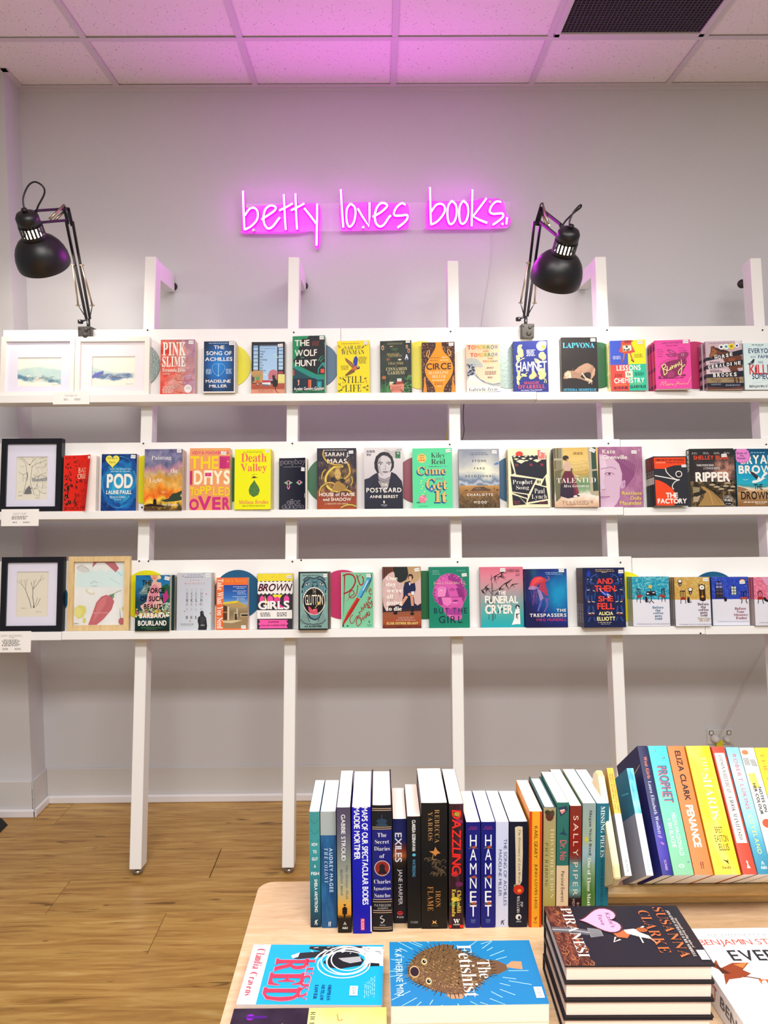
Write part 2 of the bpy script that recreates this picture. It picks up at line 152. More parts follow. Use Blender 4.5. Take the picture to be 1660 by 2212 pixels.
# lettering: outline points of a bold serif alphabet on a 200-unit em (steps from point to point); the sans is the built-in font
_FONT = [237,2,4,31,-18,0,18,90,0,-90,0,4,44,-20,-13,11,131,0,-30,0,39,1,6,28,-18,0,5,8,5,143,0,-23,-28,0,28,38,3,22,81,-24,-25,-10,5,11,-23,-9,10,24,20,23,16,25,-28,14,9,-20,-15,-19,19,6,125,9,-9,-23,-17,-14,-18,-22,-23,-10,5,16,-19,0,32,18,18,0,-22,22,18,18,8,46,10,12,4,-3,-15,-8,-4,113,4,-4,-10,-10,-12,11,12,7,31,18,22,-14,-15,-11,-6,45,13,-26,-11,-5,4,11,46,1,8,30,-8,-9,-3,3,9,8,4,19,3,-3,-9,-8,-4,4,8,36,3,26,64,-16,0,-28,-10,10,28,0,-21,-17,0,19,19,0,16,0,28,8,-9,-27,0,16,14,0,-14,-16,138,0,-7,-12,-25,-20,-15,-43,8,12,-24,-9,-5,-22,0,22,14,23,24,15,39,-6,-9,21,8,4,5,35,13,0,-14,-4,108,5,-34,8,10,5,64,0,13,4,-4,16,36,-8,-10,-11,57,2,36,67,-14,-13,-12,-9,-7,-4,-1,3,8,13,15,9,8,12,-9,-20,-8,-7,-9,-4,-3,-2,3,10,19,15,12,10,8,5,7,-1,-5,-7,-10,143,2,-2,-4,-8,-9,-12,-14,-17,-13,-8,-3,1,3,10,-44,-14,1,5,15,-2,-2,-7,-11,-9,-3,2,4,8,9,12,29,37,17,13,9,12,46,8,8,7,4,2,-8,-12,-14,-5,1,4,129,2,-2,-9,-15,-22,-10,-4,7,22,14,11,55,1,11,10,-1,12,1,4,8,52,-53,17,55,0,143,-42,0,10,7,3,0,-121,0,133,10,54,2,36,78,-26,-11,-10,-8,-11,-3,2,4,8,10,12,14,20,14,9,3,-3,-8,-13,-16,-17,-11,3,5,9,10,8,4,1,12,7,4,1,-3,-5,144,-1,-4,-8,-9,-25,-31,-21,-17,-13,-10,-5,-2,3,10,16,19,18,13,8,3,-3,-5,23,16,11,3,-4,-10,-12,1,4,5,6,11,4,13,52,5,8,6,4,0,-4,-5,-7,-8,-7,-5,-2,75,0,-1,-6,-10,-29,-10,-6,-2,3,10,17,25,52,2,19,59,-56,0,55,-1,-4,-5,-12,0,70,0,-14,-4,-1,0,21,0,-21,0,143,-94,-12,0,-20,-4,-2,0,-11,0,11,2,4,8,12,0,13,0,93,4,58,1,-1,-41,121,3,-74,0,51,1,57,71,-20,-19,-14,-8,-3,2,5,8,11,1,6,4,6,8,5,3,1,-2,-4,-8,-25,0,26,10,6,2,-4,-4,-10,-17,-8,-5,-1,-12,-4,-1,4,6,19,14,20,9,15,5,3,2,-2,-4,-14,-16,12,10,6,3,-4,-9,143,2,-2,-6,-8,-10,-8,-5,-3,-1,14,12,3,2,-2,-5,-7,-10,-12,-9,-6,-2,-12,-2,-6,-8,-11,-17,-6,-5,1,4,8,12,-4,-5,-7,-12,-5,-6,-1,2,3,10,8,9,11,11,8,11,5,6,8,10,12,14,10,50,1,35,72,-20,-25,-8,-6,-4,-1,2,5,8,10,1,4,5,9,6,5,3,1,-2,-9,-8,-41,0,95,1,-12,-4,-9,-52,54,15,3,-3,-9,143,2,-4,-4,-6,-6,-7,-9,-7,-3,-1,15,11,6,3,-2,-4,-7,-9,-20,-18,-10,-42,-21,0,42,0,-12,-7,-1,53,23,14,13,11,49,1,17,76,-23,-23,-22,4,8,6,6,14,-1,-5,-21,0,83,0,-21,-5,144,0,-17,-9,-11,-4,1,5,15,-107,-6,0,-11,0,11,0,7,122,1,18,9,-1,5,4,5,7,21,-46,0,76,2,-5,-4,-7,-8,-21,45,0,92,-28,0,10,7,3,2,-82,-4,0,32,0,-11,-8,-4,-2,80,5,121,1,34,48,-49,0,6,4,33,-6,-7,-3,-3,-2,-6,-10,-4,-3,1,4,6,7,12,10,10,32,5,4,0,-29,0,8,3,-16,-17,2,8,92,0,-5,-1,-7,-80,-17,-10,-1,0,11,5,0,-3,-9,-7,-5,-4,-1,3,11,21,86,7,1,5,0,-5,-1,-6,-45,46,5,1,119,1,32,41,-44,0,5,3,31,6,24,20,5,34,4,4,0,-27,0,7,2,-15,-12,2,6,0,-46,0,6,2,5,-13,-16,2,5,92,0,-5,-2,-6,-82,0,62,-62,0,84,6,1,4,0,-4,-2,-4,-40,39,5,1,5,0,-4,-2,-3,-13,-32,43,5,1,118,1,19,49,-50,0,5,5,33,6,32,6,5,0,-30,0,8,3,-17,-17,2,9,92,0,-5,-1,-7,-82,0,82,7,2,4,0,-4,-2,-5,-45,45,5,2,117,1,30,42,-39,0,6,4,1,1,4,8,12,9,14,6,0,21,18,0,-8,-2,-1,-40,0,6,4,1,1,-7,-8,-8,-3,92,0,-4,-1,-7,-51,-14,-10,-6,-2,1,8,6,-15,5,2,5,3,3,77,0,-4,-1,-3,-4,-60,-7,-2,3,8,116,1,22,43,-5,-12,-20,0,8,0,2,4,6,11,17,12,-5,-5,-6,-6,-1,0,19,0,-19,126,0,-16,-21,-6,0,-62,-10,-8,-4,-2,6,17,2,-7,-3,3,9,59,0,9,0,115,1,43,45,-16,-10,-6,-2,1,4,7,32,2,-1,-8,-6,-9,-7,-6,-4,-5,0,4,3,4,23,13,10,6,3,-2,-3,-6,-28,-6,-1,4,4,13,6,6,4,5,0,-4,-6,95,-2,-6,-10,-11,-9,-7,-6,-19,-8,-5,-7,-1,2,6,8,11,0,-34,0,4,2,-6,2,6,10,13,10,7,6,15,7,4,8,2,0,-5,-6,-10,0,29,0,-4,114,1,28,77,-14,-7,-13,0,-37,0,8,1,1,-2,-9,0,54,0,-7,-5,-3,1,3,8,3,10,10,4,3,-1,-3,94,0,-4,-15,17,0,-5,-2,-4,-64,-9,-3,-5,0,5,1,2,9,48,7,5,0,-10,0,3,9,7,4,112,2,29,79,-10,-15,-11,0,-37,0,8,1,1,-2,-9,0,54,0,-9,-5,-1,10,14,10,9,7,6,3,0,-3,-6,-7,93,2,-4,-13,14,0,-4,-4,-4,-99,-14,-4,-4,0,4,2,6,39,-10,-3,2,5,7,11,12,26,12,9,8,12,51,8,8,5,2,0,-3,-5,-8,-8,-6,0,80,3,-2,-7,-12,-32,-12,-7,-3,3,9,50,111,2,24,62,-12,-12,-11,-9,-7,-4,-1,1,4,7,9,11,12,12,11,9,7,4,1,-1,-4,-7,-9,93,2,-2,-5,-7,-10,-12,-13,-13,-12,-10,-8,-4,-2,2,4,8,9,12,14,14,11,10,8,14,43,7,7,5,2,1,-3,-5,-7,-7,-6,-2,1,2,87,2,-2,-6,-13,-44,-12,-7,-2,2,12,17,34,13,110,1,31,92,-20,-15,-13,0,-38,0,5,4,1,-3,-8,0,49,0,-5,-5,0,8,8,5,5,0,-2,-8,0,48,0,-5,-4,-1,87,8,-4,-11,12,0,-4,-1,-6,-64,-9,-3,-5,0,5,1,5,59,8,3,-1,-8,-55,-9,-3,-5,0,5,1,5,52,109,1,51,87,-16,-15,-12,0,-38,0,5,4,1,-3,-8,0,48,0,-5,-4,0,7,8,5,3,2,0,-2,-3,-5,0,47,0,-5,-4,0,7,8,5,3,2,0,-5,-5,0,48,0,-5,-5,0,-6,-20,-16,-13,91,4,-4,-12,13,0,-4,-1,-6,-64,-9,-3,-5,0,5,1,5,59,8,3,-1,-3,-12,-48,-9,-2,-1,-5,0,5,1,5,60,7,3,-1,-3,-12,-54,-5,-1,-5,0,5,1,5,52,24,8,-4,-13,108,1,13,44,-38,0,8,2,0,-2,-9,0,49,0,-8,-2,136,0,-5,-3,-10,-101,-9,-3,-5,0,5,3,9,107,1,33,44,-38,0,8,1,1,-2,-9,0,49,0,-5,-5,0,4,23,-1,-7,0,49,0,-5,-4,-37,26,11,0,-42,0,9,3,-2,-27,136,0,-5,-3,-4,-107,-9,-3,-5,0,5,1,5,29,4,-32,-6,-1,-5,0,5,1,4,52,23,2,5,0,-5,-1,-3,-4,-29,105,2,8,36,-12,-8,0,8,12,8,0,137,0,-8,-12,-8,0,8,12,13,44,-38,0,8,1,1,-2,-9,0,49,0,-5,-4,92,0,-5,-2,-4,-64,-9,-3,-5,0,5,1,5,104,1,31,44,-38,0,8,2,0,-3,-8,0,49,0,-5,-5,0,8,8,5,5,0,-2,-8,0,48,0,-5,-4,-1,-6,-20,-15,-13,136,0,-5,-3,-9,-102,-9,-3,-5,0,5,1,5,59,8,3,-1,-8,-55,-9,-3,-5,0,5,1,5,52,24,8,-4,-12,103,3,41,58,-22,-10,-8,-6,-4,-1,6,17,-17,-5,-1,3,10,-12,-4,3,7,12,17,22,16,10,3,-4,-5,-8,-44,-3,1,6,24,9,12,4,1,-2,-5,14,0,-25,94,0,-3,-5,-6,-8,-9,-18,-12,-11,-6,-7,-9,-8,-6,-8,-8,-6,-4,-2,2,6,10,13,15,5,3,4,5,4,5,2,2,11,7,9,10,9,0,11,0,14,41,6,6,4,2,0,-2,-4,-6,-6,-4,-2,0,2,87,1,-1,-5,-8,-23,-8,-4,-2,2,4,8,23,8,12,29,32,13,3,1,-7,-23,-12,-8,-5,-1,2,-10,0,-2,-3,-5,-11,-4,1,3,5,4,7,102,1,33,63,-11,-15,-12,-7,-2,-11,0,11,0,-2,-10,0,55,0,-12,-2,-1,17,0,-17,0,2,3,8,2,-4,3,9,8,3,-1,-6,137,1,-2,-6,-11,-27,0,-10,0,-60,-14,-3,-5,0,5,3,4,70,0,10,0,24,12,3,0,-3,-12,-7,-3,3,10,7,7,101,2,24,62,-15,-11,-10,-8,-7,-4,-1,1,4,6,8,10,11,22,17,-5,-9,-12,-18,-6,49,-2,-8,92,3,-2,-4,-8,-9,-12,-13,-14,-13,-10,-7,-4,-2,6,19,4,-10,-3,9,27,0,21,13,7,38,10,6,3,2,1,-25,81,7,-1,-5,-7,-18,0,100,2,27,95,-43,0,11,3,0,-10,-13,-10,-9,-7,-6,-4,0,3,6,7,9,10,14,10,0,22,17,0,-5,-5,136,0,-5,-3,-3,-42,9,3,-2,-5,-7,-10,-13,-27,-11,-10,-7,-4,-2,4,11,-15,5,1,5,2,6,13,44,8,5,8,1,0,-6,-9,-7,-5,-3,0,3,81,3,-1,-6,-5,-49,-11,-4,3,6,12,33,12,99,1,33,65,-13,-12,-12,-9,-7,-5,-1,1,4,7,8,10,10,22,17,-4,-10,-10,-11,-9,-6,-2,5,12,7,4,9,5,7,1,-2,-7,93,2,-2,-5,-7,-11,-12,-13,-13,-12,-9,-8,-4,-2,5,16,3,-7,-3,3,9,14,19,24,8,-2,-22,-3,1,6,5,9,7,98,2,24,41,-39,0,9,1,1,3,15,13,13,12,11,9,7,4,2,-1,-4,-5,-8,-8,-10,-14,-11,136,0,-5,-3,-5,-126,0,11,-8,-3,2,5,8,10,13,14,13,11,9,7,4,2,-3,-9,13,50,5,8,6,3,0,-3,-6,-9,-10,-3,0,2,83,0,-2,-6,-11,-36,-13,-8,-3,4,12,52,5,97,2,38,66,-18,-20,-13,-4,0,6,6,5,8,0,-5,3,10,7,5,3,0,-24,-16,-10,-3,2,4,7,9,17,15,4,12,12,10,-3,-4,-3,-1,-2,-7,93,2,-3,-9,-6,-12,-7,-1,1,6,8,10,4,2,-1,-3,-12,-15,-8,-9,-9,-12,-9,-7,-4,-2,4,9,-10,-3,3,8,4,-2,2,51,14,10,7,41,18,0,-7,-7,-7,-3,41,9,-31,-7,-2,4,11,90,1,20,17,-4,5,10,6,8,10,30,-76,0,115,5,-5,-7,-10,-14,-19,-25,75,0,136,-42,0,21,6,4,2,1,-125,-3,0,49,0,-18,-13,-7,-2,0,123,4,89,1,30,62,-66,0,8,5,39,-1,-3,-5,-9,0,68,0,-9,-6,-2,-1,34,8,9,0,-43,0,12,4,-5,-25,-28,4,12,136,0,-6,-2,-5,-70,-38,-6,-3,-1,-5,0,5,1,3,6,46,56,9,4,6,0,-6,-2,-7,-12,-42,57,5,1,87,1,34,54,-59,0,9,6,41,6,37,33,6,38,6,9,0,-36,0,10,3,0,-22,-24,3,11,0,-63,0,12,3,7,-24,-24,0,3,9,136,0,-5,-4,-10,-120,0,95,-95,0,116,12,6,5,0,-5,-3,-3,-9,-67,74,6,2,5,0,-5,-3,-3,-20,-59,71,9,3,2,86,1,21,63,-67,0,6,8,53,5,50,4,10,0,-43,0,13,3,0,-28,-32,1,4,13,136,0,-5,-2,-9,-124,0,126,5,4,5,0,-5,-2,-3,-9,-74,79,4,3,2,85,1,35,72,-68,0,9,5,3,1,3,9,16,24,23,16,10,3,1,2,5,7,0,-43,0,9,6,3,1,-9,-26,-13,-9,-5,-1,0,3,15,136,0,-5,-2,-3,-5,-75,-22,-16,-9,-3,4,10,17,27,66,5,4,2,5,0,-5,-2,-3,-5,-74,-30,-10,2,6,11,16,77,8,4,84,1,22,3,0,6,3,7,11,16,-1,-3,-5,-10,0,71,0,-10,-6,-3,-1,28,11,5,0,136,-41,0,14,11,7,2,-114,-6,-3,-1,-5,0,5,1,3,6,114,-9,-26,0,42,83,1,53,61,-17,-10,-8,-6,-4,-1,2,6,10,34,12,4,-2,-5,-7,-10,-15,-11,-8,-6,-6,0,5,3,4,22,24,13,10,7,4,2,-3,-10,-8,-30,-15,-4,-1,1,5,7,9,8,15,11,4,5,0,-6,-2,-4,138,0,-4,-6,-8,-10,-11,-13,-11,-9,-18,-10,-11,-9,-7,-5,-2,3,8,13,19,0,-50,0,5,2,-6,0,4,7,8,11,12,16,13,6,15,10,6,7,8,6,4,1,-1,-9,-16,-11,0,44,0,-5,-2,82,2,30,65,-60,0,8,5,3,1,-1,-2,-6,-8,0,67,0,-9,-5,-3,-1,6,41,42,0,-5,-6,-38,23,7,-4,-11,-18,136,0,-5,-2,-3,-5,-97,-9,-6,-3,-1,-5,0,5,1,3,6,48,0,-63,0,5,1,5,56,12,21,16,11,6,10,60,7,17,6,-1,-6,-9,-20,1,1,128,0,-7,-21,-14,-9,-6,-1,52,4,80,2,27,64,-59,0,8,5,3,1,-1,-2,-6,-8,0,67,0,-9,-5,-3,-1,40,15,10,3,-2,-4,-7,-9,-14,136,0,-5,-2,-3,-5,-97,-9,-6,-3,-1,-5,0,5,1,3,6,46,3,8,11,16,10,9,8,5,3,11,59,16,7,4,1,-2,-4,-8,-19,0,2,128,-1,-6,-9,-14,-14,-9,-5,-2,51,7,79,2,32,93,-14,-15,-13,-12,-11,-8,-7,-3,-2,2,3,7,8,10,12,13,15,14,14,12,10,9,6,4,1,-1,-4,-6,-9,-10,-12,137,2,-2,-4,-6,-9,-10,-12,-14,-14,-15,-13,-12,-11,-8,-7,-4,-1,1,4,7,8,11,12,13,15,15,13,12,11,8,7,12,52,25,15,11,8,2,-9,-25,-15,-11,-7,-3,116,16,-4,-12,-20,-28,-48,-16,4,12,20,28,78,1,27,47,-42,0,6,12,-1,-3,-14,0,45,0,-9,-6,-2,-1,88,6,0,3,5,9,0,-44,0,14,3,0,136,0,-5,-2,-13,-99,-8,-4,-5,0,5,1,3,6,89,-107,0,124,5,3,2,5,0,-5,-5,-7,-69,77,1,36,55,-51,0,15,3,0,-1,-3,-5,-9,0,46,0,-9,-5,-4,-1,49,6,49,0,-3,-14,0,66,0,-11,-3,-3,0,1,2,14,0,-50,-40,136,0,-5,-4,-7,-96,-9,-6,-3,-1,-5,0,5,1,3,5,102,-116,0,119,-101,-8,-5,-5,0,5,2,2,9,95,8,5,5,5,0,-94,76,1,25,74,-69,0,8,5,3,1,-1,-2,-6,-8,0,115,7,-5,-12,-7,-9,-11,-19,-7,-2,0,3,16,136,0,-5,-2,-3,-5,-97,-9,-6,-3,-1,-5,0,46,0,-22,-7,-5,-3,-1,3,3,105,8,4,75,1,42,72,-67,0,8,6,2,1,0,-3,-5,-9,0,67,0,-9,-5,-3,-1,5,39,0,-10,-4,0,71,0,-10,-7,-57,22,21,21,0,-58,0,13,4,-2,-48,2,5,11,136,0,-5,-2,-3,-5,-97,-9,-6,-3,-1,-5,0,5,1,3,6,44,5,-50,-6,-3,0,-5,0,5,2,7,71,22,18,6,5,0,-5,-2,-4,-6,-49,54,5,2,74,1,27,94,-70,0,12,4,2,2,-1,-2,-4,-6,-6,-2,5,-4,-5,-11,-8,0,9,14,9,33,11,1,5,12,136,0,-5,-3,-2,-4,-13,-111,-5,-4,-1,2,4,14,10,3,0,-8,-13,-12,-7,0,11,34,96,6,3,73,1,17,73,-69,0,15,3,0,-1,-3,-14,0,69,0,-15,-4,1,3,15,136,0,-5,-4,-4,-8,-101,-4,-5,-5,0,5,5,13,100,4,4,72,1,41,72,-67,0,8,5,3,1,-1,-2,-6,-8,0,67,0,-9,-5,-3,-1,48,-1,-3,-14,0,67,0,-9,-5,-3,1,2,14,0,-67,0,11,5,2,-48,2,5,11,136,0,-5,-2,-3,-5,-97,-9,-6,-3,-1,-5,0,5,1,3,6,51,0,-51,-6,-4,-5,0,5,2,3,14,97,5,5,5,0,-5,-2,-5,-49,0,49,5,2,71,1,44,93,-16,-19,-16,-14,-11,-7,-2,2,7,11,14,18,20,26,27,1,2,13,0,-67,0,16,3,1,-1,-3,-6,-10,-16,-12,-8,-3,9,28,9,17,14,5,5,0,-5,-4,-6,137,2,-3,-6,-11,-14,-17,-20,-20,-17,-15,-10,-7,-2,3,9,37,5,3,5,0,-5,-3,-5,-8,-24,-6,-3,-1,4,12,20,28,48,16,-1,-10,-18,-11,0,47,0,-7,-2,70,1,37,117,-113,0,14,3,1,-1,-2,-6,-8,0,71,0,-14,-4,-2,-2,0,14,8,6,3,5,0,-5,-3,-6,-8,-14,1,5,8,24,8,6,6,5,136,0,-5,-5,-5,-9,-96,-6,-3,-2,-5,0,5,2,2,4,11,43,-2,-5,-10,-15,0,68,0,-13,-10,-5,-1,51,3,0,-3,-4,-6,-20,0,69,1,41,119,-114,0,8,5,3,1,-1,-2,-6,-9,0,116,8,-6,-12,-7,-10,-24,-12,-3,1,17,5,4,5,5,0,-5,-4,-5,-8,-15,1,5,9,19,13,9,4,5,136,0,-5,-1,-3,-6,-98,-9,-5,-3,-1,-5,0,43,0,-21,-6,-4,-4,2,10,46,-2,-4,-6,-19,0,68,0,-14,-9,-5,-2,51,3,1,-2,-5,-10,-16,0,68,2,17,66,-62,0,9,5,3,1,-1,-2,-13,0,62,54,17,-4,-14,-23,136,0,-5,-1,-3,-6,-99,-8,-5,-4,-5,0,17,51,29,21,13,12,60,6,29,9,-2,-7,-12,-17,-10,-2,0,2,128,1,-15,-46,-27,-19,-11,-4,3,11,94,11,67,1,34,92,-15,-19,-17,-14,-10,-7,-2,2,7,10,14,17,18,33,24,-5,-10,-11,-12,-12,-30,-10,9,27,14,13,11,8,5,0,-5,-4,-6,137,2,-3,-6,-11,-15,-17,-19,-20,-17,-14,-11,-7,-2,7,22,6,-11,-8,-4,-2,15,45,49,16,-3,-8,-13,-16,0,47,0,-7,-2,66,3,22,66,-61,0,10,3,4,0,-1,-2,-6,-8,0,66,23,16,11,4,-10,-30,25,8,-13,136,0,-5,-2,-2,-10,-93,-9,-5,-4,-1,-5,0,3,7,13,16,22,13,10,20,24,11,59,15,6,4,1,-2,-5,-8,-16,1,1,129,-1,-5,-8,-12,-13,-9,-4,-2,48,3,11,54,19,9,6,2,-2,-4,-7,-11,-9,-3,69,-2,-5,-10,-14,-14,-9,-6,-2,3,9,65,2,21,67,-6,-50,-4,-10,0,41,0,-12,-4,1,8,44,9,-4,-12,0,64,0,-6,-7,139,0,-125,-5,-4,-5,0,5,3,6,5,20,0,-25,-7,-2,-5,0,5,2,9,3,34,19,19,48,47,-47]
_style = {'s': ('s', 0), 'S': ('s', 0.012), 't': ('s', -0.012), 'b': ('s', 0.02), 'H': ('s', 0.038), 'r': ('r', 0), 'R': ('r', -0.014), 'D': ('r', 0.014), 'i': ('r', -0.01), 'I': ('r', 0), 'c': ('r', 0), 'C': ('r', -0.010), 'm': ('s', 0.01)}
_rings = {}; _i = 0
while _i < len(_FONT):
    _k = (chr(_FONT[_i]), 'r'); _n = _FONT[_i+1]; _i += 2; _rs = []
    for _j in range(_n):
        _m = _FONT[_i]; _rs.append(np.cumsum(np.array(_FONT[_i+1:_i+1+2*_m]).reshape(2, _m).T, 0)/200.0); _i += 1+2*_m
    _rings[_k] = _rs
_tc = bpy.data.curves.new('glyph_source', 'FONT'); _to = bpy.data.objects.new('glyph_source', _tc); COL.objects.link(_to)
_tc.resolution_u = 4; _tc.space_line = 3; _CH = "ABCDEFGHIJKLMNOPQRSTUVWXYZabcdefghijklmnopqrstuvwxyz0123456789$.,&'!+-/\u00e9\u00ed\u00c9"
_tc.body = '\n'.join(_CH); bpy.context.view_layer.update()
_ev = _to.evaluated_get(bpy.context.evaluated_depsgraph_get()); _me = _ev.to_mesh()
_v = np.zeros(len(_me.vertices)*3); _me.vertices.foreach_get('co', _v); _v = _v.reshape(-1, 3)[:, :2].copy()
_E = set()
for _p in _me.polygons:
    _w = list(_p.vertices)
    for _a, _b in zip(_w, _w[1:]+_w[:1]): _E.add((_a, _b))
_nx = {a: b for a, b in _E if (b, a) not in _E}; _ev.to_mesh_clear(); bpy.data.objects.remove(_to)
while _nx:
    _s, _q = next(iter(_nx.items())); _r = [_s]
    while _q != _s: _r.append(_q); _q = _nx.pop(_q)
    _nx.pop(_s); _i = int(round((-_v[_s][1]+0.3)/3)); _rings.setdefault((_CH[_i], 's'), []).append(_v[_r]+np.array([0, 3.0*_i]))
USED = set()
def glyph(ch, st):
    k = (ch, st)
    if k in _gl: return _gl[k]
    base, off = _style[st]; USED.add((ch, base))
    rs = _rings.get((ch, base)) or _rings.get((ch, 's')) or []
    R_ = []; off = off*(0.45 if ch in 'MWmw&' else 1)
    for r in rs:
        r = r[np.hypot(*(r-np.roll(r, 1, 0)).T) > 0.004]
        if off:
            a, b = np.roll(r, 1, 0), np.roll(r, -1, 0); t = b-a; t /= np.maximum(np.hypot(t[:, 0], t[:, 1]), 1e-6)[:, None]
            r = r+np.stack([t[:, 1], -t[:, 0]], 1)*off
        R_.append(r)
    if not R_: _gl[k] = (np.zeros((0, 2)), np.zeros((0, 3), int)); return _gl[k]
    ar_ = [0.5*float(np.sum(r[:, 0]*np.roll(r[:, 1], -1)-np.roll(r[:, 0], -1)*r[:, 1])) for r in R_]
    sg = 1 if ar_[int(np.argmax(np.abs(ar_)))] > 0 else -1
    def _in(p, r):
        n = False
        for i in range(len(r)):
            (x1, y1), (x2, y2) = r[i-1], r[i]
            if (y1 > p[1]) != (y2 > p[1]) and p[0] < (x2-x1)*(p[1]-y1)/(y2-y1)+x1: n = not n
        return n
    vs, fs, n0 = [], [], 0
    for r, a in zip(R_, ar_):
        if a*sg <= 0: continue
        hs = [h for h, b in zip(R_, ar_) if b*sg < 0 and _in(h[0], r)]
        grp = [r]+hs; fs += [tuple(k+n0 for k in t) for t in tessellate_polygon([[Vector((x, y, 0)) for x, y in q] for q in grp])]
        vs += grp; n0 += sum(len(q) for q in grp)
    v = np.concatenate(vs); f = fs
    if st in 'iIcC': v = v.copy(); v[:, 0] += v[:, 1]*0.2
    _gl[k] = (v, np.array(f, int).reshape(-1, 3)); return _gl[k]
def vnoise(nx, ny, seed=0, oct=4, base=4):
    """smooth value noise sampled on a grid, 0..1"""
    rs = np.random.RandomState(seed); out = np.zeros((ny, nx)); amp = 1; tot = 0
    for o in range(oct):
        g = rs.rand(base+2, base+2); x = np.linspace(0, base, nx); y = np.linspace(0, base, ny)
        xi = np.minimum(x.astype(int), base-1); yi = np.minimum(y.astype(int), base-1); fx = x-xi; fy = y-yi
        fx = fx*fx*(3-2*fx); fy = fy*fy*(3-2*fy)
        a = g[np.ix_(yi, xi)]*(1-fx)+g[np.ix_(yi, xi+1)]*fx; c = g[np.ix_(yi+1, xi)]*(1-fx)+g[np.ix_(yi+1, xi+1)]*fx
        out += amp*(a*(1-fy[:, None])+c*fy[:, None]); tot += amp; amp *= 0.55; base = min(base*2, 200)
    return out/tot
def H(c): return np.array([int(c[i:i+2], 16)/255 for i in (0, 2, 4)])
def ramp(t, stops):
    """t array, stops [(pos,hex)...] -> rgb"""
    ps = [p for p, _ in stops]; cs = np.array([H(c) for _, c in stops])
    return np.stack([np.interp(t, ps, cs[:, k]) for k in range(3)], -1)
class Cv:
    """flat artwork, u across 0..1, v down 0..1, on a face w x h metres"""
    def __init__(s, w, h, step=0.00004, frame=(0, 0, 1, 1)):
        s.w, s.h, s.V, s.F, s.C, s.l, s.n, s.step, s.fr = w, h, [], [], [], 1, 0, step, frame
        s.ar = 1.0 if frame != (0, 0, 1, 1) else h/w; s.W = frame[2]-frame[0]; s.Hh = frame[3]-frame[1]; s.sub = False
    def add(s, uv, tris, col):
        uv = np.asarray(uv, float); n = len(uv)
        uv = np.clip((uv-np.array(s.fr[:2]))/np.array([s.W, s.Hh]), 0, 1)
        P = np.empty((n, 3)); P[:, 0] = uv[:, 0]; P[:, 1] = uv[:, 1]; P[:, 2] = s.l
        c = srgb(col)*0.9
        if c.ndim == 1: c = np.tile(c, (n, 1))
        s.V.append(P); s.C.append(c); s.F.append(np.asarray(tris)+s.n); s.n += n; s.l += 1
    def rect(s, x0, y0, x1, y1, c):
        if s.sub and abs(x1-x0) > s.W*0.12: s.paint(lambda U, V: H(c)+0*U[..., None], 14, 1, (x0, y0, x1, y1)); return
        s.add([(x0, y0), (x1, y0), (x1, y1), (x0, y1)], [(0, 3, 2), (0, 2, 1)], c)
    def grad(s, x0, y0, x1, y1, c0, c1): s.add([(x0, y0), (x1, y0), (x1, y1), (x0, y1)], [(0, 3, 2), (0, 2, 1)], np.array([H(c0), H(c0), H(c1), H(c1)]))
    def fill(s, c): s.rect(s.fr[0], s.fr[1], s.fr[2], s.fr[3], c)
    def poly(s, pts, c):
        from mathutils.geometry import tessellate_polygon
        t = tessellate_polygon([[Vector((x, y, 0)) for x, y in pts]])
        s.add(pts, [tuple(q) for q in t], c)
    def ell(s, cx, cy, rx, ry, c, n=20, a0=0, a1=360, rot=0):
        full = abs(a1-a0) >= 360; k = n if full else n+1; ar = s.ar
        A = [math.radians(a0+(a1-a0)*i/n) for i in range(k)]; cr, sr = math.cos(math.radians(rot)), math.sin(math.radians(rot))
        pts = [(cx, cy)]+[(cx+rx*math.cos(a)*cr-ry*ar*math.sin(a)*sr, cy+(rx*math.cos(a)*sr/ar+ry*math.sin(a)*cr)) for a in A]
        m = len(pts)-1
        s.add(pts, [(0, 1+i, 1+(i+1) % m) for i in range(m if full else m-1)], c)
    def line(s, pts, wd, c, taper=False):
        """stroke; wd in units of the width"""
        ar = s.ar; P = [Vector((x, y*ar)) for x, y in pts]; V = []; N = len(P)
        for i, p in enumerate(P):
            t = (P[min(i+1, N-1)]-P[max(i-1, 0)]); t = t.normalized() if t.length > 0 else Vector((1, 0)); nrm = Vector((-t.y, t.x))
            w_ = wd/2*((1-i/(N-1)*0.85) if taper else 1)
            a, b = p+nrm*w_, p-nrm*w_; V += [(a.x, a.y/ar), (b.x, b.y/ar)]
        F = []
        for i in range(N-1): F += [(2*i, 2*i+1, 2*i+3), (2*i, 2*i+3, 2*i+2)]
        s.add(V, F, c)
    def curve(s, pts, wd, c, n=6, taper=False):
        s.line(spline(pts, n), wd, c, taper)
    def text(s, t, x0, y0, x1, y1, c, st='b', rot=0, gap=0.07, sp=0.3, keep=False, grad=None, shear=0):
        vs, fs, x, n = [], [], 0, 0
        for ch in t:
            if ch == ' ': x += sp; continue
            v, f = glyph(ch, st)
            if len(v) == 0: continue
            v = v.copy(); v[:, 0] += x-v[:, 0].min(); x = v[:, 0].max()+gap
            vs.append(v); fs.append(f+n); n += len(v)
        if not vs: return
        v = np.concatenate(vs); f = np.concatenate(fs)
        v[:, 0] += shear*v[:, 1]
        mn, mx = v.min(0), v.max(0); v = (v-mn)/np.maximum(mx-mn, 1e-6)
        if rot == 0: uv = np.stack([x0+v[:, 0]*(x1-x0), y1-v[:, 1]*(y1-y0)], 1)
        elif rot == 90: uv = np.stack([x0+v[:, 1]*(x1-x0), y0+v[:, 0]*(y1-y0)], 1)
        else: uv = np.stack([x1-v[:, 1]*(x1-x0), y1-v[:, 0]*(y1-y0)], 1)
        col = c
        if grad: col = ramp(v[:, 1], [(0, grad), (1, c)])
        s.add(uv, f, col)
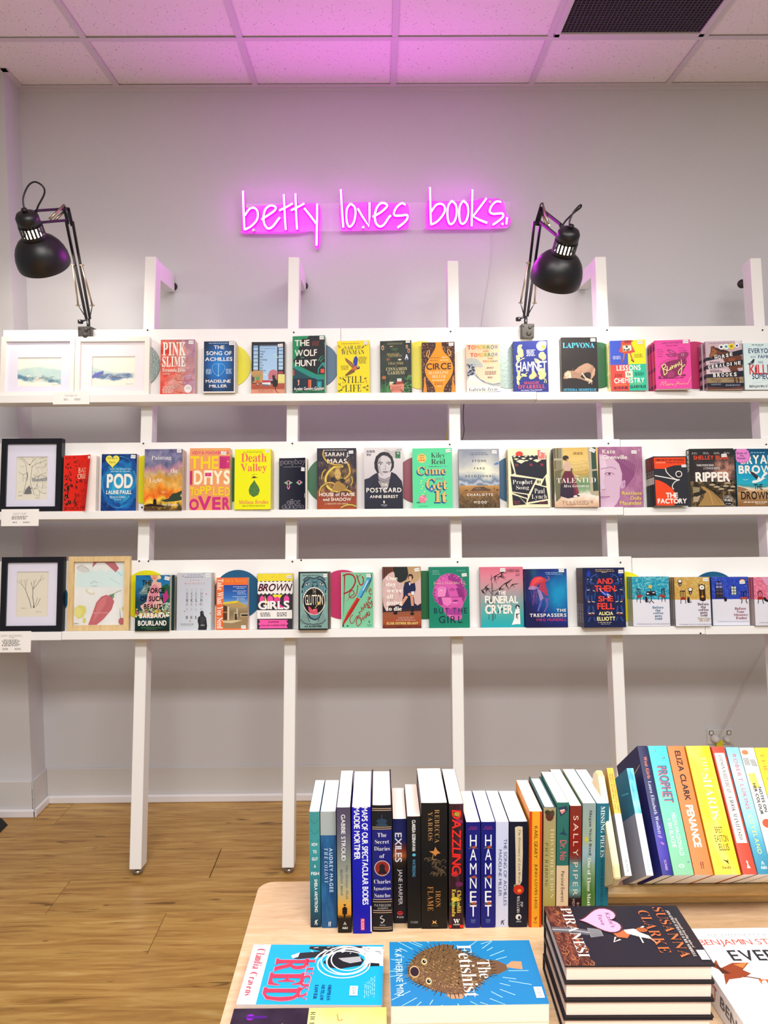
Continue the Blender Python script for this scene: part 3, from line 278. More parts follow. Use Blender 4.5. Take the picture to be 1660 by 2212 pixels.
    def small(s, x0, y0, x1, y1, c, lines=3, seed=0, rot=0, st='s'):
        """rows of print too small to read: ragged strokes"""
        rs = random.Random(seed+int(x0*977)+int(y0*613))
        for i in range(lines):
            if rot == 0:
                q = s.W
                ya = y0+(y1-y0)*(i+0.2)/lines; yb = y0+(y1-y0)*(i+0.75)/lines; x = x0+rs.random()*0.1*(x1-x0); e = x1-rs.random()*0.18*(x1-x0)
                while x < e:
                    w = rs.uniform(0.025, 0.08)*q; s.rect(x, ya, min(x+w, e), yb, c); s.l -= 1; x += w+0.016*q
            else:
                xa = x0+(x1-x0)*(i+0.2)/lines; xb = x0+(x1-x0)*(i+0.75)/lines; y = y0; e = y1-rs.random()*0.15*(y1-y0)
                while y < e:
                    w = rs.uniform(0.02, 0.06)*s.Hh; s.rect(xa, y, xb, min(y+w, e), c); s.l -= 1; y += w+0.012*s.Hh
        s.l += 1
    r = rect
    def paint(s, fn, nx=36, ny=54, box=None):
        box = box or s.fr
        u = np.linspace(0, 1, nx+1); v = np.linspace(0, 1, ny+1); U, Vv = np.meshgrid(u, v)
        c = np.clip(fn(U, Vv), 0, 1).reshape(-1, 3)
        uv = np.stack([box[0]+U*(box[2]-box[0]), box[1]+Vv*(box[3]-box[1])], -1).reshape(-1, 2)
        i = np.arange(ny*nx); r, q = i//nx, i % nx; a = r*(nx+1)+q
        F = np.concatenate([np.stack([a, a+nx+1, a+nx+2], 1), np.stack([a, a+nx+2, a+1], 1)])
        s.add(uv, F, c)
    t, p, e, ln, cv, sm = text, poly, ell, line, curve, small
    def mesh(s, name, fn=None, thr=0.13):
        V = np.concatenate(s.V); F = np.concatenate(s.F); C = np.concatenate(s.C)
        if fn is not None:   # follow a bent surface: split wide triangles
            for _k in range(6):
                X = V[F, 0]; big = (X.max(1)-X.min(1)) > thr
                if not big.any(): break
                G = F[big]; n = len(V); m = len(G); a, b, c = G[:, 0], G[:, 1], G[:, 2]
                V = np.concatenate([V, (V[a]+V[b])/2, (V[b]+V[c])/2, (V[c]+V[a])/2]); C = np.concatenate([C, (C[a]+C[b])/2, (C[b]+C[c])/2, (C[c]+C[a])/2])
                ab, bc, ca = n+np.arange(m), n+m+np.arange(m), n+2*m+np.arange(m)
                F = np.concatenate([F[~big], np.stack([a, ab, ca], 1), np.stack([ab, b, bc], 1), np.stack([ca, bc, c], 1), np.stack([ab, bc, ca], 1)])
        P = np.stack([V[:, 0]*s.w, -V[:, 2]*s.step, (1-V[:, 1])*s.h], 1)
        # face every triangle towards -Y
        e1 = P[F[:, 1]]-P[F[:, 0]]; e2 = P[F[:, 2]]-P[F[:, 0]]; ny = e1[:, 2]*e2[:, 0]-e1[:, 0]*e2[:, 2]
        bad = ny > 0; F[bad] = F[bad][:, ::-1]
        if fn is not None: P = fn(P)
        me = bpy.data.meshes.new(name); me.vertices.add(len(P)); me.vertices.foreach_set('co', P.ravel())
        nf = len(F); me.loops.add(nf*3); me.loops.foreach_set('vertex_index', F.ravel().astype(np.int32)); me.polygons.add(nf)
        me.polygons.foreach_set('loop_start', np.arange(0, nf*3, 3, dtype=np.int32))
        a = me.color_attributes.new('Col', 'FLOAT_COLOR', 'POINT'); a.data.foreach_set('color', np.concatenate([C, np.ones((len(C), 1))], 1).ravel())
        me.update(); me.validate(); me.materials.append(PRINT); return me
def spline(pts, n=6, closed=False):
    P = [Vector(p) for p in pts]; out = []; N = len(P)
    rng = range(N if closed else N-1)
    for i in rng:
        if closed: p0, p1, p2, p3 = P[i-1], P[i], P[(i+1) % N], P[(i+2) % N]
        else: p0, p1, p2, p3 = P[max(i-1, 0)], P[i], P[i+1], P[min(i+2, N-1)]
        for k in range(n):
            t = k/n; out.append(0.5*((2*p1)+(p2-p0)*t+(2*p0-5*p1+4*p2-p3)*t*t+(3*p1-p0-3*p2+p3)*t**3))
    if not closed: out.append(P[-1])
    return out
PRINT = bpy.data.materials.new('printed_card'); PRINT.use_nodes = True
_b = PRINT.node_tree.nodes['Principled BSDF']; _a = PRINT.node_tree.nodes.new('ShaderNodeAttribute'); _a.attribute_name = 'Col'
PRINT.node_tree.links.new(_a.outputs['Color'], _b.inputs['Base Color']); _b.inputs['Roughness'].default_value = 0.42; _b.inputs['Specular IOR Level'].default_value = 0.25
# ================================================================ SETTING
CEIL = 3.204
m_wall = mat('wall_paint', 'd3d3d7', 0.75, bump=0.12, bscale=60, var=0.03, vscale=1.2, spec=0.2)
m_white = mat('white_gloss_paint', 'eeeeec', 0.35, bump=0.05, bscale=40, spec=0.4)
m_skirt = mat('skirting_paint', 'd0cdcb', 0.4, spec=0.4)
m_trim = mat('trim_white', 'e6e2e4', 0.4)
m_tbar = mat('ceiling_grid_steel', 'd8d4da', 0.4, spec=0.4)
MB().box(-1.63, 3.0, 0, 0.1, 0, CEIL+0.1).part('wall_back', m_wall, kind='structure')
# pier that juts out at the left
MB().box(-3.2, -1.63, -0.135, 0.1, 0, CEIL+0.1).part('wall_left', m_wall, kind='structure')
# skirting: tall flat panel plus a bead
sk = MB().box(-1.622, 3.0, -0.008, 0, 0.0, 0.16, 0.002).part('baseboard_back', m_skirt, kind='structure')
MB().box(-1.61, 3.0, -0.026, -0.008, 0, 0.036, 0.006, seg=2).part('bead', m_trim, sk)
sk = MB().box(-3.2, -1.622, -0.143, -0.135, 0, 0.16, 0.002).box(-1.63, -1.622, -0.143, 0, 0, 0.16, 0.001).part('baseboard_left', m_skirt, kind='structure')
MB().box(-3.2, -1.606, -0.160, -0.143, 0, 0.036, 0.006, seg=2).box(-1.622, -1.606, -0.160, -0.01, 0, 0.036, 0.006, seg=2).part('bead', m_trim, sk)
# angle where ceiling meets wall
MB().box(-1.63, 3.0, -0.022, 0, 3.196, 3.199).box(-1.63, 3.0, -0.003, 0, 3.180, 3.199).part('trim_1', m_tbar, kind='structure')
MB().box(-3.2, -1.606, -0.157, -0.135, 3.196, 3.199).box(-1.63, -1.606, -0.157, -0.022, 3.196, 3.199).part('trim_2', m_tbar, kind='structure')
# ceiling: slab above, tiles and tee bars below
ce = MB().box(-3.2, 3.0, -6, 0.1, 3.24, 3.3).part('ceiling', mat('ceiling_slab', '777777'), kind='structure')
def tile_mat():
    m = bpy.data.materials.new('mineral_fibre_tile'); m.use_nodes = True; nt = m.node_tree; b = nt.nodes['Principled BSDF']
    b.inputs['Roughness'].default_value = 0.9; b.inputs['Specular IOR Level'].default_value = 0.1
    tc = nt.nodes.new('ShaderNodeTexCoord')
    mp = nt.nodes.new('ShaderNodeMapping'); mp.inputs['Scale'].default_value = (1, 0.6, 1); nt.links.new(tc.outputs['Object'], mp.inputs[0])
    v = nt.nodes.new('ShaderNodeTexVoronoi'); v.inputs['Scale'].default_value = 95; nt.links.new(mp.outputs[0], v.inputs['Vector'])
    n = nt.nodes.new('ShaderNodeTexNoise'); n.inputs['Scale'].default_value = 60; nt.links.new(mp.outputs[0], n.inputs['Vector'])
    sub = nt.nodes.new('ShaderNodeMath'); sub.operation = 'MULTIPLY'; nt.links.new(v.outputs['Distance'], sub.inputs[0]); nt.links.new(n.outputs['Fac'], sub.inputs[1])
    r = nt.nodes.new('ShaderNodeValToRGB'); r.color_ramp.elements[0].position = 0.045; r.color_ramp.elements[0].color = tuple(srgb('a9a2a4'))+(1,)
    r.color_ramp.elements[1].position = 0.085; r.color_ramp.elements[1].color = tuple(srgb('f0edee'))+(1,)
    nt.links.new(sub.outputs[0], r.inputs[0]); nt.links.new(r.outputs[0], b.inputs['Base Color'])
    bp = nt.nodes.new('ShaderNodeBump'); bp.inputs['Strength'].default_value = 0.3; bp.inputs['Distance'].default_value = 0.002
    nt.links.new(sub.outputs[0], bp.inputs['Height']); nt.links.new(bp.outputs[0], b.inputs['Normal'])
    return m
m_tile = tile_mat(); tile_meshes = {}
ys = [-0.011, -0.370, -1.57, -2.77, -3.97, -5.17]; xs = [-3.0+0.6*i for i in range(11)]
rr = random.Random(4)
vent_cell = None
for r in range(len(ys)-1):
    for c in range(len(xs)-1):
        x0, x1, y1, y0 = xs[c], xs[c+1], ys[r], ys[r+1]
        if r == 1 and abs(x0-0.6) < 0.01: y0v = y1-0.6; vent_cell = (x0, x1, y0v, y1); y1 = y0v
        if x1 <= -1.6 and r == 0: y1 = -0.145
        k = (round(x1-x0, 3), round(y1-y0, 3))
        if k not in tile_meshes:
            tile_meshes[k] = MB().box(-k[0]/2+0.004, k[0]/2-0.004, -k[1]/2+0.004, k[1]/2-0.004, 0, 0.012, 0.001).mesh('ceiling_tile')
        o = link('ceiling_tile', tile_meshes[k], m_tile, ce); o.location = ((x0+x1)/2, (y0+y1)/2, 3.2015+rr.random()*0.001)
        o.rotation_euler = (rr.uniform(-0.002, 0.002), 0, 0)
for x in xs[1:-1]:
    MB().box(x-0.012, x+0.012, -5.2, -0.02 if x > -1.6 else -0.15, 3.196, 3.1985).box(x-0.001, x+0.001, -5.2, -0.02, 3.198, 3.235).part('tee_bar', m_tbar, ce)
for y in ys[1:]:
    MB().box(-3.1, 3.0, y-0.012, y+0.012, 3.1952, 3.1978).box(-3.1, 3.0, y-0.001, y+0.001, 3.198, 3.235).part('tee_bar', m_tbar, ce)
# egg-crate return air grille
vx0, vx1, vy0, vy1 = vent_cell
vt = thing('air_vent', 'dark egg-crate air return grille with pale metal frame set in the ceiling', 'vent', Matrix.Translation(((vx0+vx1)/2, (vy0+vy1)/2, 3.196)))
f = MB()
for a, b, c, d in ((-0.29, 0.29, 0.262, 0.285), (-0.29, 0.29, -0.285, -0.262), (-0.29, -0.267, -0.285, 0.285), (0.267, 0.29, -0.285, 0.285)):
    f.box(a, b, c, d, -0.006, 0.004, 0.002)
f.part('vent_frame', m_tbar, vt)
f = MB()
for i in range(1, 36): f.box(-0.267+i*0.534/36-0.0009, -0.267+i*0.534/36+0.0009, -0.262, 0.262, 0, 0.010)
for i in range(1, 36): f.box(-0.267, 0.267, -0.262+i*0.524/36-0.0009, -0.262+i*0.524/36+0.0009, 0, 0.010)
g = f.part('grille', mat('vent_plastic', '5c5668', 0.5), vt); g['kind'] = 'stuff'
MB().box(-0.267, 0.267, -0.262, 0.262, 0.03, 0.034).part('filter_pad', mat('vent_dark', '1b1826', 0.9), vt)

# floor planks
def wood_mat(name, cs, scale=1.0, rough=0.35, grain=(1.2, 14, 14), knots=True, spec=0.4):
    m = bpy.data.materials.new(name); m.use_nodes = True; nt = m.node_tree; b = nt.nodes['Principled BSDF']; L = nt.links.new
    b.inputs['Roughness'].default_value = rough; b.inputs['Specular IOR Level'].default_value = spec
    tc = nt.nodes.new('ShaderNodeTexCoord'); oi = nt.nodes.new('ShaderNodeObjectInfo')
    ad = nt.nodes.new('ShaderNodeVectorMath'); ad.operation = 'ADD'
    cmb = nt.nodes.new('ShaderNodeCombineXYZ'); ml = nt.nodes.new('ShaderNodeMath'); ml.operation = 'MULTIPLY'; ml.inputs[1].default_value = 37
    L(oi.outputs['Random'], ml.inputs[0]); L(ml.outputs[0], cmb.inputs[0]); L(ml.outputs[0], cmb.inputs[1]); L(tc.outputs['Object'], ad.inputs[0]); L(cmb.outputs[0], ad.inputs[1])
    mp = nt.nodes.new('ShaderNodeMapping'); mp.inputs['Scale'].default_value = grain; L(ad.outputs[0], mp.inputs[0])
    n = nt.nodes.new('ShaderNodeTexNoise'); n.inputs['Scale'].default_value = 3*scale; n.inputs['Detail'].default_value = 8; n.inputs['Roughness'].default_value = 0.62; n.inputs['Distortion'].default_value = 0.8
    L(mp.outputs[0], n.inputs['Vector'])
    r = nt.nodes.new('ShaderNodeValToRGB'); els = r.color_ramp.elements
    els[0].position = 0.28; els[0].color = tuple(srgb(cs[0]))+(1,); els[1].position = 0.72; els[1].color = tuple(srgb(cs[-1]))+(1,)
    for i, c in enumerate(cs[1:-1]):
        e = els.new(0.28+0.44*(i+1)/(len(cs)-1)); e.color = tuple(srgb(c))+(1,)
    L(n.outputs['Fac'], r.inputs[0]); out = r.outputs[0]
    if knots:
        mp2 = nt.nodes.new('ShaderNodeMapping'); mp2.inputs['Scale'].default_value = (2.2, 16, 16); L(ad.outputs[0], mp2.inputs[0])
        n2 = nt.nodes.new('ShaderNodeTexNoise'); n2.inputs['Scale'].default_value = 1.6; n2.inputs['Detail'].default_value = 3; n2.inputs['Distortion'].default_value = 1.2; L(mp2.outputs[0], n2.inputs['Vector'])
        r2 = nt.nodes.new('ShaderNodeMapRange'); r2.inputs[1].default_value = 0.655; r2.inputs[2].default_value = 0.71; r2.inputs[3].default_value = 0; r2.inputs[4].default_value = 0.75; L(n2.outputs['Fac'], r2.inputs[0])
        mx = nt.nodes.new('ShaderNodeMix'); mx.data_type = 'RGBA'; L(r2.outputs[0], mx.inputs[0]); L(out, mx.inputs[6]); mx.inputs[7].default_value = tuple(srgb('5a3a18'))+(1,); out = mx.outputs[2]
    hv = nt.nodes.new('ShaderNodeMapRange'); hv.inputs[3].default_value = 0.9; hv.inputs[4].default_value = 1.08; L(oi.outputs['Random'], hv.inputs[0])
    m2 = nt.nodes.new('ShaderNodeMix'); m2.data_type = 'RGBA'; m2.blend_type = 'MULTIPLY'; m2.inputs[0].default_value = 1; L(out, m2.inputs[6]); L(hv.outputs[0], m2.inputs[7])
    L(m2.outputs[2], b.inputs['Base Color']); return m
m_floor = wood_mat('oak_laminate', ['85602e', 'a67c41', 'b8914f', 'c7a466'], 1.0, 0.3)
fl = MB().box(-3.2, 3.0, -6, 0.1, -0.06, -0.02).part('floor', mat('floor_underlay', '4a3520'), kind='structure')
pm = {}
edges = [0.0, -0.2145]+[-0.4315-0.2165*i for i in range(26)]
offs = [0.3, -0.35, -0.728, 0.55, -0.829, 0.2]
for r in range(len(edges)-1):
    y1, y0 = edges[r], edges[r+1]; off = offs[r] if r < len(offs) else rr.uniform(-1.2, 1.2)
    js = [-3.2]+[j for j in (off-1.8, off, off+1.8, off+3.6) if -3.1 < j < 2.9]+[3.0]
    for a, b in zip(js[:-1], js[1:]):
        g = 0.0008 if r not in (2,) else 0.0016
        w = round(b-a, 3), round(y1-y0, 4), g
        if w not in pm: pm[w] = MB().box(-w[0]/2+g, w[0]/2-g, -w[1]/2+0.0005, w[1]/2-0.0005, -0.02, 0, 0.0006).mesh('plank')
        o = link('plank', pm[w], m_floor, fl); o.location = ((a+b)/2, (y0+y1)/2, 0)

# scuffs and small stains on the wall (flat marks of their own)
def at_wall(px, py): return onY(px, py, 0)
cw = Cv(1, 1)
def scuff(pts, wd, c):
    P = [at_wall(*p) for p in pts]; cw.line([(p.x, 1-p.z) for p in P], wd, c)
for pts, wd, c in [([(1103, 616), (1103, 622)], .003, '706c74'), ([(1109, 617), (1110, 623)], .004, '3c3a44'), ([(1118, 617), (1119, 621)], .002, '888890'),
                   ([(1258, 632), (1261, 637), (1266, 643)], .004, '77737a'), ([(1350, 607), (1351, 611)], .006, '2e2c34'), ([(1365, 610), (1366, 615), (1367, 619)], .003, '6e6a74'),
                   ([(1561, 658), (1563, 661)], .006, '33313a'), ([(1566, 660), (1568, 655), (1571, 654)], .002, '55535c'), ([(1554, 673), (1556, 670), (1560, 667)], .003, '55535c'), ([(1555, 672), (1556, 673)], .005, '2b2932'), ([(1565, 674), (1566, 675)], .004, '33313a'),
                   ([(1354, 652), (1360, 654)], .003, '8b8890'), ([(1318, 600), (1325, 600)], .002, '8b8890'), ([(768, 637), (769, 640)], .004, '6d6a72'), ([(846, 650), (853, 651)], .004, '7b7880'),
                   ([(658, 649), (665, 650)], .003, '77747c'), ([(352, 654), (364, 653)], .002, '9b98a0'), ([(400, 654), (416, 653)], .003, '8d8a92'), ([(963, 656), (965, 652)], .002, '77747c')]:
    scuff(pts, wd, c)
me = cw.mesh('scuff_marks', lambda P: np.stack([P[:, 0], -0.0006+0*P[:, 1], P[:, 2]], 1))
link('scuff_marks', me, None, bpy.data.objects['wall_back'])

# ================================================================ LEANING RACK
SA, CA = 0.35/2.386, 2.36/2.386
LEAN = math.atan2(SA, CA)
RB = Vector((0, -0.64, 0.03)); RU = Vector((0, SA, CA)); RN = Vector((0, -CA, SA))
def rackM(x, t, n):
    """frame on the leaning rack: local x right, local z up the lean, local -y out of it"""
    P = RB + RU*t + RN*n
    return Matrix(((1, 0, 0, x), (0, -RN.y, RU.y, P.y), (0, -RN.z, RU.z, P.z), (0, 0, 0, 1)))
def onL(px, py, n):
    o, d = ray(px, py); P = RB+RN*n; k = (P-o).dot(RN)/d.dot(RN); p = o+d*k
    return p.x, (p-P).dot(RU)
POSTS = [(-0.9923, 2.395, -1.0104), (-0.4132, 2.389, -0.4325), (0.2312, 2.370, 0.221), (0.8314, 2.384, 0.856), (1.4635, 2.375, 1.49)]   # x at the top, height, x at the foot
plabel = ['white post farthest from the vent, beside the two white framed pictures', 'white leaning post standing below the first word of the neon sign', 'short white leaning post without a wall arm, behind the wave-pattern book',
          'white leaning post directly behind the black desk lamp shade at the right', 'white leaning post at the right edge, dark knob at its back']
m_steel = mat('brushed_steel', 'a49c92', 0.3, 1.0)
m_dark = mat('dark_bolt', '2a2622', 0.5)
for i, (x, top, xf) in enumerate(POSTS):
    R = rackM(xf, 0, 0) @ Matrix.Rotation(math.atan((x-xf)/top), 4, 'Y')
    t = thing('rack_post', plabel[i], 'post', Matrix.Translation(R.translation), 'leaning posts of the display rack')
    L = Matrix.Translation(-R.translation) @ R
    MB().box(-0.0225, 0.0225, 0, 0.07, 0, top, 0.002).part('post', m_white, t, L)
    yb = (RB+RU*top).y
    if i in (0, 1, 3):
        MB().box(-0.0225, 0.0225, yb+0.065, -0.022, 2.318, (RB+RU*top).z-0.006, 0.002).part('wall_arm', m_white, t, Matrix.Translation(-R.translation+Vector((x, 0, 0))))
        MB().lathe([(0.004, 0), (0.006, 0.010), (0.016, 0.012), (0.018, 0.022)], 16, Matrix.Translation((0, -0.022, 2.345)) @ Matrix.Rotation(-PI/2, 4, 'X')).part('wall_foot', m_dark, t, Matrix.Translation(-R.translation+Vector((x+0.012, 0, 0))))
    if i == 4:
        MB().lathe([(0.004, 0), (0.006, 0.004), (0.018, 0.008), (0.018, 0.018), (0.01, 0.024)], 16, Matrix.Translation((-0.02, 0.07, top-0.075)) @ Matrix.Rotation(-PI/2, 4, 'X')).part('knob', m_dark, t, L)
    MB().lathe([(0.016, -0.030), (0.019, -0.026), (0.019, -0.018), (0.012, -0.012), (0.006, -0.010), (0.005, 0.004)], 18).part('levelling_foot', m_steel, t, Matrix.Translation((0, 0.03, 0)))
# long boards and ledges, each cut where the photo shows a seam
SH = [dict(lt=1.811, top=2.0873), dict(lt=1.3573, top=1.6313), dict(lt=0.9005, top=1.1683)]
TH = 0.031; BD = 0.018; LD = 0.055
def board(lbl, x0, x1, t0, t1):
    o = MB().box(x0, x1, -BD, 0, t0, t1, 0.0012).part('shelf_board', m_white, None, rackM(0, 0, 0)); o['label'] = lbl; o['category'] = 'board'; return o
def ledge(lbl, x0, x1, lt, dt=0):
    o = MB().box(x0, x1, -BD-LD, -BD, lt-TH+dt, lt+dt, 0.0012).part('shelf_ledge', m_white, None, rackM(0, 0, 0)); o['label'] = lbl; o['category'] = 'shelf'; return o
brd = [board('upper white back board behind the white frames and left desk lamp clamp', -1.567, -0.224, 1.78, 2.0873),
       board('upper white back board from the yellow bird book to the right edge', -0.2225, 2.2, 1.78, 2.0873),
       board('middle white back board from the black frame to the mauve portrait book', -2.2, 0.8790, 1.3263, 1.6313),
       board('middle white back board behind the orange and black books at the right', 0.8805, 2.2, 1.3245, 1.6293),
       board('lowest white back board behind the jellyfish book and wooden frame', -2.2, 0.9085, 0.8695, 1.1683),
       board('lowest white back board behind the four matching half-white cafe books', 0.910, 2.2, 0.8687, 1.162)]
lg = [ledge('top white ledge from the left desk lamp to the pink book', -1.58, 0.541, 1.811),
      ledge('top white ledge piece under the striped horse book', 0.5425, 2.2, 1.8105, -0.0012),
      ledge('middle white ledge under the red bird book and grey portrait book', -2.2, 0.865, 1.3573),
      ledge('middle white ledge piece under the orange and black book', 0.8665, 2.2, 1.3573, -0.002),
      ledge('short lowest white ledge piece below the black frame', -2.2, -1.2808, 0.8995),
      ledge('lowest white ledge from the wooden frame to the gold clock book', -1.2793, 1.1617, 0.9005),
      ledge('lowest white ledge piece at the right under the pink cafe book', 1.163, 2.2, 0.9005, -0.0012)]
bolts = [[(319, 713, 0), (635, 718, 0), (974, 716, 1), (1312, 713, 1), (1648, 713, 1)], [(310, 958, 2), (632, 958, 2), (972, 960, 2), (1315, 958, 2), (1656, 960, 3), (307, 1096, 2)], [(301, 1212, 4), (321, 1212, 4), (632, 1213, 4), (651, 1210, 4), (989, 1214, 4), (1341, 1215, 4), ]]
bm_ = MB().lathe([(0.0030, 0), (0.0036, 0.0006), (0.0032, 0.0018), (0.0015, 0.0024)], 12, Matrix.Rotation(PI/2, 4, 'X')).mesh('bolt')
for row in bolts:
    for px, py, bi in row:
        x, t = onL(px, py, BD); o = link('bolt', bm_, m_dark, brd[bi]); o.location = (x, -BD, t)
x, t = onL(1514, 1368, BD+LD); o = link('screw_cap', bm_, m_white, lg[5]); o.location = (x, -BD-LD, t-0.0)

# coloured discs on the boards
m_disc = {'y': mat('disc_yellow', 'd9d400', 0.35), 'b': mat('disc_blue', '03527a', 0.35), 'g': mat('disc_green', '06602e', 0.35), 'm': mat('disc_magenta', 'b51e5c', 0.35),
          'r': mat('disc_maroon', '8c1538', 0.35), 's': mat('disc_silver', '8fa09c', 0.45, 0.45, bump=1.0, bscale=90)}
DISCS = [(0, 283, 788, 49, 'b', 'dark blue disc beside the second white frame'), (0, 297, 789, 50, 's', 'dimpled silver disc half hidden by the white frame and red pink book'), (0, 495, 790, 48, 'y', 'yellow disc on the top board right of the blue heart book'), (0, 683, 789, 50, 'b', 'navy blue disc between the green house book and the yellow bird book'),
         (0, 912, 789, 53, 'y', 'yellow disc between the dark green garden book and the orange vase book'), (0, 1098, 789, 51, 's', 'dimpled silver disc between the wave book and the navy leaf book'), (0, 1290, 789, 51, 'g', 'green disc between the black lamb book and the four-colour book'), (0, 1502, 789, 52, 'm', 'magenta disc between the pink rabbit book and the horse book'),
         (1, 100, 1040, 37, 'b', 'blue disc poking out right of the framed tree drawing'), (1, 318, 1036, 53, 'y', 'yellow disc behind the stormy sky book on the middle shelf'), (1, 490, 1036, 50, 'g', 'dark green disc sliver right of the peach lettering book'), (1, 713, 1037, 51, 'g', 'green disc left of the gold serpent book'),
         (1, 905, 1037, 51, 'r', 'maroon disc right of the black and white portrait book'), (1, 1110, 1036, 50, 'b', 'blue disc left of the cream and black shard book'), (1, 1300, 1036, 52, 'y', 'yellow disc between the crimson dress book and mauve portrait book'),
         (2, 106, 1294, 42, 'b', 'teal blue disc between the black and the wooden frames'), (2, 317, 1286, 54, 'y', 'yellow disc above the black floral lettering book'), (2, 514, 1284, 53, 'b', 'blue disc behind the orange petrol station book'), (2, 741, 1284, 53, 'm', 'magenta disc between the open mouth book and the pen book'),
         (2, 917, 1285, 52, 'g', 'green disc left of the pink statue head book'), (2, 1350, 1288, 53, 'y', 'yellow disc right of the navy and red robot book'), (2, 1543, 1289, 54, 'b', 'teal blue disc topping the gold clock book and the blue window book')]
for s_, px, py, rp, k, lb in DISCS:
    x, t = onL(px, py, BD); r = abs(onL(px+rp, py, BD)[0]-x)
    if k == 'b' and px == 106: pass
    t = max(t, SH[s_]['lt']+r+0.001) if t-r < SH[s_]['lt']-0.0 else t
    o = MB().lathe([(r-0.0008, 0), (r, 0.0008), (r, 0.0022), (r-0.0008, 0.003)], 48, Matrix.Rotation(PI/2, 4, 'X'), smooth=False).part('wall_disc', m_disc[k], None, rackM(x, t, BD+0.0004+(0.0032 if k == 's' and px < 400 else 0)))
    o['label'] = lb; o['category'] = 'disc'; o['group'] = 'coloured discs on the rack boards'
# ================================================================ NEON SIGN
NY = -0.045
def nz(x, y, z_=(480, 390)):  # pixels of the enlarged view -> wall plane
    p = onY(z_[0]+x*340/1660, z_[1]+y*340/1660, NY); return (p.x, p.y, p.z)
A0, B0 = (480, 390), (800, 390)
STROKES = [  # (offset frame, points, letter)
 (A0, [(222, 112), (225, 250), (230, 380), (237, 520)]), (A0, [(240, 370), (290, 300), (340, 290), (375, 330), (370, 410), (310, 480), (237, 520)]),
 (A0, [(415, 412), (480, 370), (545, 325), (568, 290), (545, 268), (500, 268), (455, 310), (437, 390), (450, 465), (490, 508), (540, 480), (585, 420), (610, 390)]),
 (A0, [(652, 150), (656, 250), (664, 400), (672, 520)]), (A0, [(602, 318), (670, 285), (745, 243)]),
 (A0, [(775, 142), (778, 250), (784, 400), (792, 518)]), (A0, [(727, 316), (800, 280), (868, 243)]),
 (A0, [(868, 293), (930, 370), (995, 458)]), (A0, [(1003, 248), (1002, 400), (999, 560), (997, 685)]),
 (A0, [(1253, 98), (1260, 220), (1270, 380), (1280, 495)]),
 (A0, [(1355, 245), (1318, 300), (1312, 400), (1328, 470), (1352, 487), (1390, 440), (1408, 350), (1398, 280), (1355, 245)]),
 (A0, [(1432, 295), (1480, 380), (1550, 485), (1556, 380), (1556, 235)]),
 (B0, [(25, 384), (90, 350), (150, 305), (180, 265), (150, 240), (110, 243), (70, 290), (50, 370), (62, 450), (105, 486), (150, 460), (190, 400), (218, 368)]),
 (B0, [(372, 258), (335, 240), (285, 275), (252, 335), (262, 370), (330, 370), (390, 365), (388, 410), (340, 460), (287, 498)]),
 (B0, [(631, 75), (634, 200), (637, 340), (642, 465)]), (B0, [(645, 330), (690, 265), (740, 245), (782, 270), (785, 330), (740, 400), (690, 445), (642, 465)]),
 (B0, [(862, 215), (825, 265), (815, 350), (825, 430), (850, 462), (890, 430), (912, 350), (905, 260), (862, 215)]),
 (B0, [(984, 213), (948, 265), (940, 350), (948, 430), (972, 458), (1010, 430), (1034, 350), (1026, 260), (984, 213)]),
 (B0, [(1079, 100), (1076, 240), (1073, 370), (1071, 482)]), (B0, [(1226, 190), (1160, 280), (1086, 378), (1150, 415), (1235, 448)]),
 (B0, [(1382, 228), (1330, 222), (1280, 270), (1262, 330), (1300, 352), (1360, 348), (1398, 350), (1400, 385), (1350, 430), (1293, 468)]),
 (B0, [(1444, 390), (1440, 425), (1436, 462)])]
neon = thing('neon_sign', 'glowing magenta handwriting neon sign on the wall above the shelves', 'sign', Matrix.Translation((0, NY, 2.7)))
m_neon = mat('neon_glow', 'ff20ff', 0.4, emit=(0.92, 0.03, 1.0), estr=50)
m_acr = mat('clear_acrylic', 'f6eaff', 0.08, spec=0.5, alpha=0.10)
L0 = Matrix.Translation((0, -NY, -2.7))
for fr, pts in STROKES:
    P = [nz(x, y, fr) for x, y in pts]
    sharp = len(pts) <= 3 or pts == STROKES[11][1]
    Q = [Vector(p) for p in P] if sharp else spline(P, 4)
    if pts == STROKES[19][1]: Q = [Vector(p) for p in P]
    MB().tube(Q, 0.0050, 8).part('neon_letter_stroke', m_neon, neon, L0)
    MB().tube([q+Vector((0, 0.0048, 0)) for q in Q], 0.0078, 8).part('tube_channel', mat('pink_silicone', 'ff00ff', 0.5, emit=(1.0, 0.0, 1.0), estr=1.4), neon, L0)
